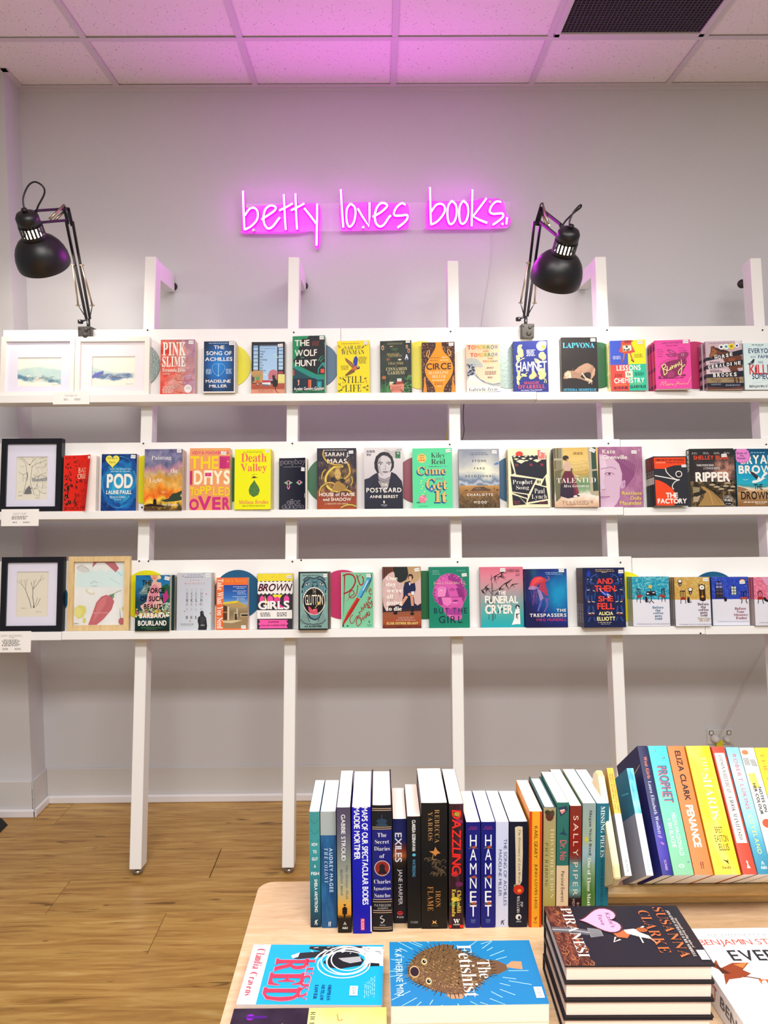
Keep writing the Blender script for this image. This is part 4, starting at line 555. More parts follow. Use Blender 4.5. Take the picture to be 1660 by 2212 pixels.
# clear backing plate with a wavy cut edge, stand-off screws
a = onY(522, 438, NY); b = onY(1104, 434, NY); c = onY(1098, 492, NY); d = onY(530, 500, NY)
bk = MB()
bk.prism([(a.x, a.z), (b.x, b.z), (c.x, c.z), (d.x, d.z)], NY+0.010, NY+0.014)
bk.part('acrylic_backing', m_acr, neon, L0)
m_tint = mat('halo_tinted_acrylic', 'ff00ff', 0.25, spec=0.4, alpha=0.5)  # neon halo put into the colour: magenta plates shaped like each word's glow
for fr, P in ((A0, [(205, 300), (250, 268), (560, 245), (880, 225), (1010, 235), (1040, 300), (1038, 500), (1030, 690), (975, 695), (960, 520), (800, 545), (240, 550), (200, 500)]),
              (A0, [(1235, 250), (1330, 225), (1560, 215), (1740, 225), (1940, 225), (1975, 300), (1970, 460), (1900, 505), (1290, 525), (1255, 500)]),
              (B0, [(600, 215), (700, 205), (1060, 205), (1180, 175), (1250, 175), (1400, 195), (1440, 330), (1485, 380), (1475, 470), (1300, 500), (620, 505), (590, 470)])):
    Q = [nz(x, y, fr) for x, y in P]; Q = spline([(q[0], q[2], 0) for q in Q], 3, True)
    MB().prism([(q.x, q.y) for q in Q], NY+0.0135, NY+0.0165).part('word_halo_plate', m_tint, neon, L0)
for px, py in ((536, 446), (548, 497), (785, 491), (1059, 436), (1086, 484)):
    p = onY(px, py, NY)
    MB().lathe([(0.006, 0), (0.006, 0.004), (0.003, 0.005), (0.003, 0.045)], 12, Matrix.Translation((p.x, NY-0.002, p.z)) @ Matrix.Rotation(-PI/2, 4, 'X')).part('standoff_screw', m_steel, neon, L0)
def onwall(pts, Y): return [onY(x, y, Y) for x, y in pts]
cb = MB().tube(spline(onwall([(1064, 492), (1063, 540), (1058, 590), (1050, 640), (1043, 690), (1035, 760), (1030, 850), (1000, 890)], -0.006), 5), 0.0016, 6).part('sign_cable', mat('clear_cable', 'e2d8e4', 0.3), None)
cb['label'] = 'thin clear cable hanging from the neon sign down the wall'; cb['category'] = 'cable'
cb = MB().tube(spline(onwall([(1003, 868), (1001, 900), (1003, 930), (999, 950)], -0.352), 5), 0.0018, 6).part('black_cord', mat('cord_dark', '2c2a30', 0.5), None)
cb['label'] = 'short dark cord hanging behind the rack post below the silver disc'; cb['category'] = 'cable'
cb = MB().tube(spline(onwall([(972, 868), (970, 900), (968, 925), (965, 950)], -0.352), 5), [0.001]*8+[0.003]*8, 6).part('yellow_tag_cord', mat('cord_yellow', 'b09a40', 0.5), None)
cb['label'] = 'yellowish cord end hanging below the orange vase book shelf'; cb['category'] = 'cord'

# ================================================================ DESK LAMPS
m_blk = mat('lamp_black', '101018', 0.38, spec=0.6)
m_spr = mat('spring_nickel', 'b5a48c', 0.3, 0.9)
m_bulb = mat('bulb_glow', 'fff4dd', 0.4, emit=(1.0, 0.9, 0.72), estr=14)
m_in = mat('shade_lining', 'f4f0e6', 0.5)
def axisM(o, d):
    d = Vector(d).normalized(); q = Vector((0, 0, -1)).rotation_difference(d); return Matrix.Translation(o) @ q.to_matrix().to_4x4()
def bar(mb, a, b, w, dpt=None):
    a, b = Vector(a), Vector(b); d = b-a; L = d.length; dpt = dpt or w
    q = d.to_track_quat('Z', 'Y').to_matrix().to_4x4()
    mb.box(-w/2, w/2, -dpt/2, dpt/2, 0, L, 0.0008, M=Matrix.Translation(a) @ q)
def lamp(label, clamp, elbow, hinge, capc, axis, cable, loop2, sgn, watts):
    """capc: top of the cap; axis: pointing out of the opening"""
    C0 = Vector(clamp); t = thing('desk_lamp', label, 'lamp', Matrix.Translation(C0), 'black desk lamps clamped to the top board')
    I = Matrix.Translation(-C0); E = Vector(elbow); Hh = Vector(hinge)
    MB().box(C0.x-0.026, C0.x+0.026, C0.y-0.034, C0.y-0.006, C0.z-0.05, C0.z+0.008, 0.003).box(C0.x-0.022, C0.x+0.022, C0.y-0.01, C0.y+0.045, C0.z-0.002, C0.z+0.01, 0.002).box(C0.x-0.02, C0.x+0.02, C0.y+0.032, C0.y+0.045, C0.z-0.05, C0.z+0.006, 0.002).part('clamp', mat('clamp_grey', '3a3838', 0.45), t, I)
    sc = MB()
    for dx, dz, r in ((0.008, -0.006, 0.007), (0.004, -0.030, 0.010), (-0.018, -0.002, 0.003), (0.019, -0.002, 0.003), (-0.018, -0.044, 0.003), (0.019, -0.044, 0.003)):
        sc.lathe([(r, 0), (r, 0.002), (r*0.6, 0.003)], 12, Matrix.Translation((C0.x+dx, C0.y-0.0335, C0.z+dz)) @ Matrix.Rotation(PI/2, 4, 'X'))
    sc.part('clamp_screws', m_dark, t, I)
    J = C0+Vector((0, 0.012, 0.045))
    MB().tube([C0+Vector((0, 0.012, 0)), J], 0.007, 10).part('swivel', m_blk, t, I)
    kn = J+Vector((-0.03*1, -0.004, -0.012))
    MB().tube([J, kn], 0.004, 8).lathe([(0.007, -0.008), (0.011, -0.006), (0.011, 0.006), (0.007, 0.008)], 8, Matrix.Translation(kn)).part('tilt_knob', m_blk, t, I)
    up = (E-J).normalized(); side = Vector((1, 0, 0)); side = (side-up*side.dot(up)).normalized(); fw = Vector((0, -1, 0)); fw = (fw-up*fw.dot(up)).normalized()
    for s_ in (-1, 1):
        b = MB(); bar(b, J+side*0.007*s_, E+side*0.012*s_, 0.009); b.part('lower_arm', m_blk, t, I)
    for s_ in (-1, 1):
        p0 = J+up*0.055+side*0.028*s_+fw*0.004; p1 = J+up*(0.055+0.155)+side*0.017*s_+fw*0.006
        b = MB().tube([p0, p1], 0.0035, 8)
        b.tube([p0-side*0.008, p0+side*0.008], 0.003, 6).tube([p1-side*0.008, p1+side*0.008], 0.003, 6); b.part('spring', m_spr, t, I)
        MB().tube([J+side*0.006*s_, p0], 0.002, 6).part('spring_link', m_blk, t, I)
    # elbow plates and upper parallel arms
    ua = (Hh-E).normalized(); dn = Vector((0, 0, 1)); dn = (dn-ua*dn.dot(ua)).normalized()
    b = MB(); bar(b, E-dn*0.014+Vector((0.004, 0.008, 0)), E+dn*0.050+Vector((0.004, 0.008, 0)), 0.016, 0.003); bar(b, E-dn*0.014+Vector((-0.004, -0.010, 0)), E+dn*0.050+Vector((-0.004, -0.010, 0)), 0.016, 0.003); b.part('elbow_plate', m_blk, t, I)
    for off in (0.004, 0.044):
        b = MB(); bar(b, E+dn*off, Hh+dn*(off-0.012), 0.011, 0.009); b.part('upper_arm', m_blk, t, I)
    for yy in (-0.016, 0.014):
        q0 = E+dn*0.052+Vector((sgn*0.0, yy, 0)); q1 = E+ua*0.078+dn*0.002+Vector((0, yy, 0))
        b = MB().tube([q0, q1], 0.0045, 8).tube([q1-Vector((0, 0.006, 0)), q1+Vector((0, 0.006, 0))], 0.004, 6); b.part('spring', m_spr, t, I)
    # head
    A = axisM(Vector(capc), axis)
    k = 1.0
    cap = [(0.004, 0.002), (0.020, 0.0), (0.033, -0.006), (0.040, -0.018), (0.041, -0.05)]
    hb = MB().lathe([(r, z) for r, z in cap], 36, A, cap=True).part('socket_cap', m_blk, t, I)
    # slotted collar: bars between bright gaps
    col = MB()
    for i in range(20):
        a = 2*PI*i/20; x, y = math.cos(a), math.sin(a)
        col.box(-0.0038, 0.0038, -0.0008, 0.0008, -0.082, -0.048, 0, M=A @ Matrix.Rotation(a, 4, 'Z') @ Matrix.Translation((0, 0.0415, 0)))
    col.lathe([(0.0425, -0.080), (0.0435, -0.098), (0.041, -0.102)], 36, A, cap=False)
    col.part('slotted_collar', m_blk, t, I, kind='stuff')
    prof = [(0.036, -0.094), (0.050, -0.100), (0.066, -0.112), (0.080, -0.130), (0.089, -0.150), (0.0945, -0.172), (0.0955, -0.195), (0.094, -0.205)]
    sh = MB().lathe(prof, 48, A, cap=False).part('lamp_shade', m_blk, t, I)
    MB().lathe([(r-0.0012, z-0.0004) for r, z in prof[:-1]]+[(0.0925, -0.2052)], 48, A, cap=False).part('shade_lining', m_in, t, I)
    sl = MB()
    for i in range(9):
        sl.box(-0.0016, 0.0016, 0.014, 0.030, 0, 0.0006, 0, M=A @ Matrix.Rotation(2*PI*i/9, 4, 'Z') @ Matrix.Translation((0, 0, -0.002)) @ Matrix.Rotation(-0.25, 4, 'X'))
    sl.part('cap_slots', mat('slot_black', '020204', 0.9), t, I, kind='stuff')
    MB().lathe([(0.010, 0.0), (0.010, 0.012), (0.006, 0.014)], 14, A).part('cable_gland', m_blk, t, I)
    MB().lathe([(0.012, -0.056), (0.020, -0.066), (0.026, -0.09), (0.026, -0.12), (0.016, -0.146), (0.003, -0.152)], 18, A).part('bulb', m_bulb, t, I)
    MB().lathe([(0.013, -0.03), (0.013, -0.06)], 14, A).part('bulb_socket', m_in, t, I)
    b = MB(); bar(b, Hh+dn*0.03, A @ Vector((0.0, 0.0, -0.045)), 0.014, 0.01); bar(b, Hh+dn*(-0.012), A @ Vector((0, 0, -0.06)), 0.01, 0.008); b.part('head_bracket', m_blk, t, I)
    MB().tube(spline(cable, 8), 0.0032, 8).part('power_cable', m_blk, t, I)
    if loop2: MB().tube(spline(loop2, 8), 0.0028, 8).part('cable_loop', m_blk, t, I)
    l = bpy.data.lights.new('lamp_bulb_light', 'SPOT'); l.energy = watts; l.color = (1, 0.92, 0.80); l.spot_size = math.radians(150); l.spot_blend = 1.0; l.shadow_soft_size = 0.03
    lo = bpy.data.objects.new('lamp_bulb_light', l); COL.objects.link(lo)
    p = A @ Vector((0, 0, -0.175)); lo.matrix_world = Matrix.Translation(p) @ A.to_3x3().to_4x4()
LY = -0.66
P_ = lambda x, y, Y: onY(x, y, Y)
ctop = rackM(0, 2.0873, BD).translation
cl = onY(184, 714, ctop.y-0.02); cl.y = ctop.y+0.004; cl.z = ctop.z
el = P_(150, 478, -0.50); hg = P_(82, 476, -0.62)
cp = P_(54, 458, LY)
lamp('black desk lamp clamped above the two white framed pictures', cl, el, hg, cp, (0.0, 0.70, -0.71),
     [cp+Vector((0, 0, 0)), P_(50, 430, LY), P_(60, 403, LY), P_(75, 393, -0.66), P_(92, 402, -0.66), P_(96, 418, -0.65), P_(82, 446, -0.64), P_(79, 458, -0.63)], [P_(148, 470, -0.52), P_(140, 450, -0.52), P_(138, 446, -0.52)], 1, 8)
cl = onY(1140, 710, ctop.y-0.02); cl.y = ctop.y+0.004; cl.z = ctop.z
el = P_(1162, 478, -0.50); hg = P_(1206, 505, -0.62)
cp = P_(1233, 493, -0.68)
lamp('black desk lamp clamped right of the neon sign with its shade before a rack post', cl, el, hg, cp, (-0.10, 0.68, -0.72),
     [cp, P_(1231, 478, -0.68), P_(1240, 458, -0.68), P_(1254, 443, -0.67), P_(1255, 448, -0.66), P_(1240, 460, -0.64), P_(1222, 478, -0.62), P_(1212, 495, -0.61)],
     [P_(1165, 460, -0.49), P_(1168, 443, -0.49), P_(1173, 439, -0.49), P_(1174, 448, -0.49), P_(1170, 460, -0.49)], -1, 9)

# ================================================================ POWER OUTLET
o0 = onY(1554, 1590, 0)
ot = thing('power_outlet', 'white double power outlet on the wall with two plugs in it', 'outlet', Matrix.Translation((o0.x, 0, o0.z)))
MB().box(-0.0585, 0.0585, -0.009, 0, -0.036, 0.036, 0.003, seg=2).part('face_plate', mat('outlet_plastic', 'd8d6d4', 0.3), ot)
for s_ in (-1, 1):
    sw = MB().box(-0.010, 0.010, -0.0105, -0.008, -0.010, 0.010, 0.003, M=Matrix.Translation((0.041*s_, 0, 0.019))).part('switch_surround', mat('switch_dark', '4a4846', 0.5), ot)
    MB().box(-0.0075, 0.0075, -0.0135, -0.009, -0.008, 0.008, 0.002, M=Matrix.Translation((0.041*s_, 0, 0.019))).part('rocker', mat('outlet_plastic2', 'e2e0de', 0.3), sw)
pl = MB().lathe([(0.018, 0), (0.019, 0.012), (0.014, 0.03), (0.006, 0.036)], 20, Matrix.Rotation(PI/2, 4, 'X')).part('power_plug', mat('plug_white', 'dddad6', 0.35), None, Matrix.Translation((o0.x-0.026, -0.009, o0.z-0.004)))
pl['label'] = 'round white plug in the left side of the double outlet'; pl['category'] = 'plug'
pl = MB().lathe([(0.013, 0), (0.014, 0.012), (0.010, 0.026), (0.004, 0.034)], 18, Matrix.Rotation(PI/2, 4, 'X')).part('power_plug', mat('plug_white', 'dddad6', 0.35), None, Matrix.Translation((o0.x+0.026, -0.009, o0.z-0.008)))
pl['label'] = 'smaller grey-white plug in the right side of the double outlet'; pl['category'] = 'plug'
cb = MB().tube(spline(onwall([(1660, 1380), (1645, 1410), (1620, 1460), (1595, 1510), (1575, 1550), (1560, 1580), (1556, 1596), (1556, 1606)], -0.03), 6), 0.0027, 8).part('extension_cable', mat('cable_white', 'cfc9c4', 0.4), None)
cb['label'] = 'white cable rising from the outlet to the right edge'; cb['category'] = 'cable'
tg = MB()
p = onY(1555.5, 1608, -0.034); tg.box(p.x-0.0135, p.x+0.0135, p.y-0.001, p.y+0.001, p.z-0.07, p.z+0.018, 0.0005)
tgo = tg.part('cable_tag', mat('tag_yellow', 'e6dc00', 0.4), None); tgo['label'] = 'yellow test tag wrapped on the white cable at the outlet'; tgo['category'] = 'tag'
cvt = Cv(0.027, 0.088); [cvt.rect(0.25+0.12*i, 0.45, 0.30+0.12*i, 0.95 if i % 2 else 0.8, '5a5a00') for i in range(5)]
link('tag_print', cvt.mesh('tag_print'), None, tgo, Matrix.Translation((p.x-0.0135, p.y-0.0011, p.z-0.07)))
cb = MB().tube(spline(onwall([(1568, 1597), (1576, 1601), (1585, 1610), (1600, 1640), (1610, 1680)], -0.03), 5), 0.002, 8).part('charger_cable', mat('cable_white', 'cfc9c4', 0.4), None)
cb['label'] = 'thin white cable dropping from the right-hand plug behind the books'; cb['category'] = 'cable'
# black foot of something beside the pier
bf = MB().prism([(-1.86, 0), (-1.70, 0), (-1.725, 0.03), (-1.80, 0.055), (-1.86, 0.06)], -0.34, -0.22).part('rubber_base', mat('rubber_black', '0c0c0e', 0.6), None)
bf['label'] = 'black rubber base peeping in at the left edge of the floor'; bf['category'] = 'base'
MB().box(-1.85, -1.73, -0.345, -0.338, 0.004, 0.009, 0.001).part('yellow_stripe', mat('stripe_yellow', 'c8c820', 0.5), bf)
# ================================================================ BOOKS AND PICTURES
m_page = mat('book_pages','efe6d2',0.8,spec=0.1)
m_pagew = mat('book_pages_white','f4f0e8',0.8,spec=0.1)
def page_mat(name,col):
    m = mat(name,col,0.8,spec=0.1); nt = m.node_tree; b = nt.nodes['Principled BSDF']
    if nt.nodes.get('Wave Texture'): return m
    tc = nt.nodes.new('ShaderNodeTexCoord'); w = nt.nodes.new('ShaderNodeTexWave'); w.bands_direction = 'Y'; w.inputs['Scale'].default_value = 330; w.inputs['Distortion'].default_value = 1.5; w.inputs['Detail'].default_value = 2
    nt.links.new(tc.outputs['Object'],w.inputs['Vector']); bp = nt.nodes.new('ShaderNodeBump'); bp.inputs['Strength'].default_value = 0.25; bp.inputs['Distance'].default_value = 0.0005
    nt.links.new(w.outputs['Fac'],bp.inputs['Height']); nt.links.new(bp.outputs[0],b.inputs['Normal']); return m
PG = {'w': page_mat('book_pages_white','f4f0e8'),'c': page_mat('book_pages','efe3cc'),'p': page_mat('book_pages_blush','ecd6ca')}
def cmat(h): return mat('cover_'+h,h,0.42,spec=0.25)
def curlfn(w,k):
    def f(P):
        P = P.copy(); u = np.clip(P[:,0]/w,0,1); P[:,1] -= k*u**2.5*(1.25-0.5*P[:,2]/0.2 if k > 0.02 else 1); P[:,0] -= k*0.5*u**3*(1.35-0.5*P[:,2]/0.2 if k > 0.02 else 1); return P
    return f
def front_book(root,w,h,th,cov,spine,pg='c',hard=False,curl=0,sp=None):
    """book seen from its front cover; origin at lower left of the front, x right, z up, y into the stack"""
    ct = 0.0025 if hard else 0.0005; ins = 0.003 if hard else 0.0003
    c = MB()
    if curl:
        n = 48; fn_ = curlfn(w,curl); lo = fn_(np.array([(w*i/n,0,0) for i in range(n+1)])); hi = fn_(np.array([(w*i/n,0,h) for i in range(n+1)]))
        for i in range(n): c.bm.faces.new([c.bm.verts.new(v) for v in (lo[i],lo[i+1],hi[i+1],hi[i])])
    else: c.box(0,w,0,ct,0,h)
    c.box(0,w,th-ct,th,0,h).box(0,ct,0,th,0,h)
    o = c.part('cover',cmat(cov),root)
    if spine and spine != cov: MB().box(-0.0002,0,0,th,0,h).part('spine',cmat(spine),root)
    if sp:
        k = Cv(th,h)
        for v0,v1,col in sp:
            if isinstance(col,tuple): k.text(col[0],0.25,v0,0.75,v1,col[1],'b',rot=90)
            else: k.rect(0,v0,1,v1,col)
        link('spine_print',k.mesh('spine_print'),None,root,Matrix.Translation((-0.0003,th,0)) @ Matrix.Rotation(-PI/2,4,'Z'))
    MB().box(ct,w-ins,ct,th-ct,ins,h-ins,0.0006).part('page_block',PG[pg],root)
def sticker_part(root,x,z,w,h,rot=0,y=-0.0022,text='$32.99'):
    k = Cv(w,h); k.fill('f6f6f4'); k.text(text,0.1,0.3,0.92,0.72,'5a5a66','I')
    link('price_sticker',k.mesh('price_sticker'),None,root,Matrix.Translation((x,y,z)) @ Matrix.Rotation(-math.radians(rot),4,'Y'))
FB = 0
def book(row,Z,quad,art,label,th=0.024,n=1,cov='ffffff',spine=None,pg='c',yaw=0,hard=False,curl=0,st=None,sp=None,gap=0.0,roll=0,kind='book',copylab=None,dx=0.0,af=None):
    ox,oy,sc = Z; xl,yt,xr,yb = quad; S_ = SH[row]; T = th*n
    nf = BD+0.002+T+gap
    ym = oy+(yt+yb)/2/sc
    X0,_ = onL(ox+xl/sc,ym,nf); X1,_ = onL(ox+xr/sc,ym,nf); _,tt = onL(ox+(xl+xr)/2/sc,oy+yt/sc,nf)
    w = X1-X0; h = tt-S_['lt']-0.0004
    grp = 'books facing out on the '+('top','middle','lowest')[row]+' ledge'
    for i in range(n):
        M_ = rackM(X0,S_['lt']+0.0004,nf-th*i)
        if yaw: M_ = M_ @ Matrix.Translation((0,th,0)) @ Matrix.Rotation(math.radians(-yaw),4,'Z') @ Matrix.Translation((0,-th,0))
        if i: M_ = M_ @ Matrix.Translation((dx*i,0,0))
        lb = label if i == 0 else (('copy' if n == 2 else ('second copy','third copy','fourth copy')[i-1])+' behind the '+(copylab or label))
        r = thing(kind,lb,'book',M_,grp)
        front_book(r,w,h,th-0.0004,cov,spine,pg,hard,curl if i == 0 else 0,sp)
        if i == 0:
            c = Cv(w,h,frame=tuple(af or quad)); c.sub = bool(curl); art(c)
            fn = curlfn(w,curl) if curl else None
            me = c.mesh('cover_print',(lambda P: fn(P)) if fn else None,0.045 if curl > 0.02 else 0.1)
            link('cover_print',me,None,r,Matrix.Translation((0,-0.0001,0)))
            if st:
                a,b,cc,d = st[:4]; rot = st[4] if len(st) > 4 else 0
                yy = -0.0001-c.l*0.00004-0.0001
                if curl: yy -= curl*(((a+cc)/2-xl)/(xr-xl))**2.5+0.002
                sticker_part(r,(a-xl)/(xr-xl)*w,(yb-d)/(yb-yt)*h,(cc-a)/(xr-xl)*w,(d-b)/(yb-yt)*h,rot,yy,st[5] if len(st) > 5 else '$32.99')
    return r

Z11,Z12,Z13,Z14,Z15,Z16,Z17 = (320,715,7.905),(525,715,7.905),(720,715,7.905),(905,715,7.905),(1095,715,7.905),(1290,715,7.905),(1480,715,9.222)
WH,BK = 'f8f4ea','0c0c10'
def nz2(c,seed,base=4,oct=4,nx=None,ny=None): return None

def a_pink(c):
    N = vnoise(49,71,3,4,5); N2 = vnoise(49,71,8,3,9)
    def f(U,V):
        r = ramp(np.clip(U*0.9+0.15*(1-V)+(N-0.5)*1.0,0,1),[(0,'e2432f'),(0.35,'e57468'),(0.6,'d59a8e'),(1,'b98aa6')])
        s = np.sin((V*26+U*9+N*14))*0.045; return r+s[...,None]+(N2-0.5)[...,None]*0.16
    c.paint(f,48,70)
    rs = random.Random(1)
    for i in range(16):
        x = rs.uniform(210,640); y = rs.uniform(660,1020); c.cv([(x,y),(x+60,y+25),(x+150,y-30+rs.random()*80)],9,rs.choice(['ef7a66','b98a90','f0987c','d4523e']))
    for i in range(14):
        y = 200+i*42; c.cv([(640,y),(700,y+8),(790,y-14)],5,'c8a0b8')
    c.t('PINK',248,190,640,410,WH,'D'); c.t('SLIME',244,420,640,592,WH,'D'); c.t('Fernanda Trías',248,612,634,672,WH,'r')
    c.sm(248,690,400,718,'f4d8d0',2); c.sm(246,900,450,1016,'f4d8d0',5); c.e(688,946,66,68,'f2eeee'); c.t('WINNER',650,915,728,930,'a89090'); c.t('AUTHOR OF',645,940,735,955,'a89090')
    c.r(206,150,800,156,'a8606a')
book(0,Z11,(212,150,800,1038),a_pink,'red and mauve marbled paperback with tall cream lettering',0.021,2,'c06a66',pg='p',st=(690,165,772,222))
def a_ach(c):
    c.fill('f2f2f2')
    c.paint(lambda U,V: ramp(np.clip(1.75*np.hypot(U-0.5,(V-0.48)*0.95),0,1)+(vnoise(25,37,2)-.5)*.12,[(0,'1f8fe6'),(0.55,'1565b4'),(1,'0a2748')]),24,36,(952,176,1470,1010))
    c.sm(1020,198,1375,216,'b8d4ee',1); c.t('THE',1122,244,1300,304,WH); c.t('SONG OF',994,340,1424,406,WH); c.t('ACHILLES',974,440,1440,504,WH)
    c.cv([(1205,570),(1180,552),(1135,556),(1100,590),(1100,640),(1130,700),(1200,752),(1275,700),(1308,640),(1312,595),(1275,558),(1230,552),(1205,570)],5,'8fd0f2'); c.ln([(1206,548),(1200,756)],9,'a8dcf4')
    c.e(1199,748,10,14,'a8dcf4'); c.sm(985,632,1090,726,'b8d4ee',4); c.sm(1325,632,1440,722,'b8d4ee',4)
    c.t('MADELINE',988,814,1414,866,WH); c.t('MILLER',1050,896,1352,946,WH); c.sm(1110,980,1270,994,'3a6a9a',1)
book(0,Z11,(942,160,1486,1030),a_ach,'blue paperback with a white edge and a heart-shaped bow',0.034,2,'eeeeee',pg='c',st=(1382,182,1466,238))
def a_lib(c):
    c.fill('141020'); c.r(150,235,730,860,'17131f')
    for x0,x1 in ((180,258),(612,690)):
        c.grad(x0,245,x1,650,'8fc0ee','b8dcf6')
        for k in range(7): c.r(x0,262+k*63,x1,270+k*63,'1c2a4a'); c.r(x0,300+k*63,x1,306+k*63,'d2ecfa')
    c.grad(284,258,590,820,'a4ccf4','b4d8f8'); c.r(284,240,690,256,'6a7a94')
    c.t('The Japanese bestseller',296,282,560,306,'52668a','I')
    for i,w in enumerate(('What','you','are','looking','for','is in','the','library')): c.t(w,290,328+i*44,290+(92,60,50,122,44,64,52,108)[i],358+i*44+(8 if w in ('you','looking','library') else 0),'2a3448','r')
    c.e(545,400,40,8,'d0eef0'); c.e(570,440,46,10,'b8e4e0'); c.e(380,720,30,10,'d0eef0')
    c.r(166,660,345,850,'c89a62'); c.e(230,700,90,50,'c89a62'); c.r(168,756,200,830,'3a4a60')
    c.p([(440,800),(436,720),(460,665),(520,636),(580,655),(590,800)],'cc7480'); c.p([(500,812),(515,760),(560,700),(555,780),(540,812)],'ba5e6e')
    for a,b in (((250,810),(190,730)),((250,810),(215,700)),((252,810),(245,690)),((254,810),(285,700)),((256,810),(320,690)),((258,812),(305,760))): c.ln([a,b],16,'4aa25e',taper=True)
    c.p([(222,812),(300,812),(288,866),(232,866)],'c4623e')
    c.e(620,720,8,8,'ffe0a0'); c.r(604,716,720,900,'ece486'); c.r(604,840,700,846,'c8be60'); c.e(650,690,50,24,'a84452')
    c.r(140,862,740,960,'b5583c'); c.r(140,960,740,1046,'e09a7a'); c.r(140,915,700,925,'9c4630')
    c.r(334,812,480,850,'c23a42'); c.p([(330,850),(478,846),(474,892),(330,886)],'e8f0f0'); c.p([(330,872),(460,884),(455,908),(332,890)],'5a7a8a')
    c.e(252,880,22,16,'1a1614'); c.e(254,876,14,8,'f0f0f0')
    c.p([(504,748),(520,716),(528,736),(552,734),(552,776),(592,816),(602,880),(590,918),(520,912),(508,860),(520,812),(512,786)],'17141c'); c.cv([(562,900),(560,960),(590,1004),(630,1014)],18,'17141c',taper=True)
    c.t('Michiko Aoyama',266,972,520,996,'7a3a26','r'); c.sm(260,1006,520,1020,'c87a5a',1)
book(0,Z12,(148,186,722,1046),a_lib,'small paperback showing a black cat at an open window',0.026,1,'1a1424',pg='p',st=(604,232,690,282,8),curl=0.002)
def a_wolf(c):
    c.fill('16905e'); N = vnoise(49,73,12,4,4)
    c.p([(1165,118),(1240,90),(1330,96),(1395,150),(1418,300),(1418,700),(1280,740),(1080,640),(920,560),(880,520),(960,470),(1010,440),(990,330),(1030,250),(1060,150)],'10141f')
    for a,b,r1 in ((1060,180,60),(1010,300,50),(980,460,70),(1180,130,60),(1380,180,50),(920,500,46)): c.e(a,b,r1,r1*0.8,'10141f',9)
    c.cv([(1310,510),(1350,450),(1400,430)],20,'2aa27a',taper=True); c.cv([(1340,530),(1380,480),(1415,460)],18,'2aa27a',taper=True); c.cv([(1000,460),(1030,450),(1060,455)],14,'1fa07a')
    c.p([(865,560),(865,610),(1130,760),(1300,830),(1390,830),(1416,790),(1240,735)],'1b8f86'); c.p([(865,615),(1130,765),(1200,800),(870,800)],'114a56')
    c.p([(865,800),(1230,800),(1300,835),(1400,830),(1400,1040),(865,1040)],'10293e'); c.p([(1290,720),(1300,640),(1370,545),(1416,540),(1416,740)],'1b8f86'); c.p([(1310,740),(1318,650),(1375,585),(1416,640),(1416,740)],'0e2434')
    c.r(1345,652,1406,718,'f0482e'); c.r(866,648,892,750,'d8442e'); c.p([(945,826),(980,824),(975,912),(950,916),(962,870)],'e8a080'); c.r(1130,826,1172,955,'e0582e'); c.r(1172,826,1182,950,'f0a070')
    c.r(1282,850,1370,955,'1a8a9a'); c.r(1300,870,1345,950,'2fb0b0'); c.r(1120,820,1130,955,'0a1824')
    c.cv([(870,1030),(1000,1010),(1060,1030),(1200,1010),(1400,1030)],30,'1f7a4a')
    c.t('THE',900,155,1154,258,WH); c.t('WOLF',900,318,1282,432,WH); c.t('HUNT',908,490,1280,600,WH); c.sm(1195,180,1334,262,'8a4038',5)
    c.t('Ayelet Gundar-Goshen',886,945,1404,1012,WH,'b'); c.sm(1200,996,1390,1008,'d8e8e0',1)
book(0,Z12,(860,88,1420,1050),a_wolf,'green paperback with white capitals over a dark tree and house',0.031,1,'1c8a60',pg='p',yaw=5,gap=0.012,st=(1328,100,1402,158))
def a_still(c):
    c.fill('f6e400'); c.sm(148,205,530,232,'b89a00',1)
    c.t('SARAH',206,250,482,322,'2a2438','R',gap=.09); c.t('WINMAN',150,326,546,406,'2a2438','R',gap=.09)
    c.p([(208,455),(245,470),(330,530),(385,600),(360,660),(310,600),(235,520)],'8a5a3c'); c.p([(350,530),(372,450),(410,425),(436,480),(425,570),(405,610),(375,590)],'2a34a8')
    c.p([(345,620),(400,590),(465,605),(460,645),(400,665),(330,690),(300,660)],'c86a34'); c.e(440,625,28,24,'24242c'); c.e(436,615,10,9,'f4f0e0'); c.p([(300,665),(385,660),(375,700),(240,760),(210,745)],'6a4428'); c.ln([(240,740),(360,680)],8,'a06a3c'); c.p([(240,480),(300,530),(350,600),(330,600)],'b07848')
    c.sm(440,440,598,560,'8a7c10',5); c.sm(140,580,290,660,'a89400',4)
    c.t('STILL',172,762,534,882,'24202e','R',gap=.1); c.t('LIFE',212,906,490,1022,'24202e','R',gap=.1)
    rs = random.Random(5)
    for bx,by in ((130,800),(120,900),(150,980),(110,1000),(190,940),(560,800),(585,860),(600,940),(540,960),(590,1000),(170,310),(525,290),(120,260),(575,240)):
        for k in range(4):
            a = rs.uniform(0,6.28); c.e(bx+14*math.cos(a),by+14*math.sin(a),14,6,rs.choice(['2a3a5a','2a4a4a','e0901a','4a5a3a','d8a800']),7,rot=math.degrees(a))
book(0,Z13,(76,172,636,1048),a_still,'yellow paperback with an orange and blue bird in flight',0.030,1,'f0e010',pg='c',yaw=4,gap=0.010,st=(540,192,614,246))
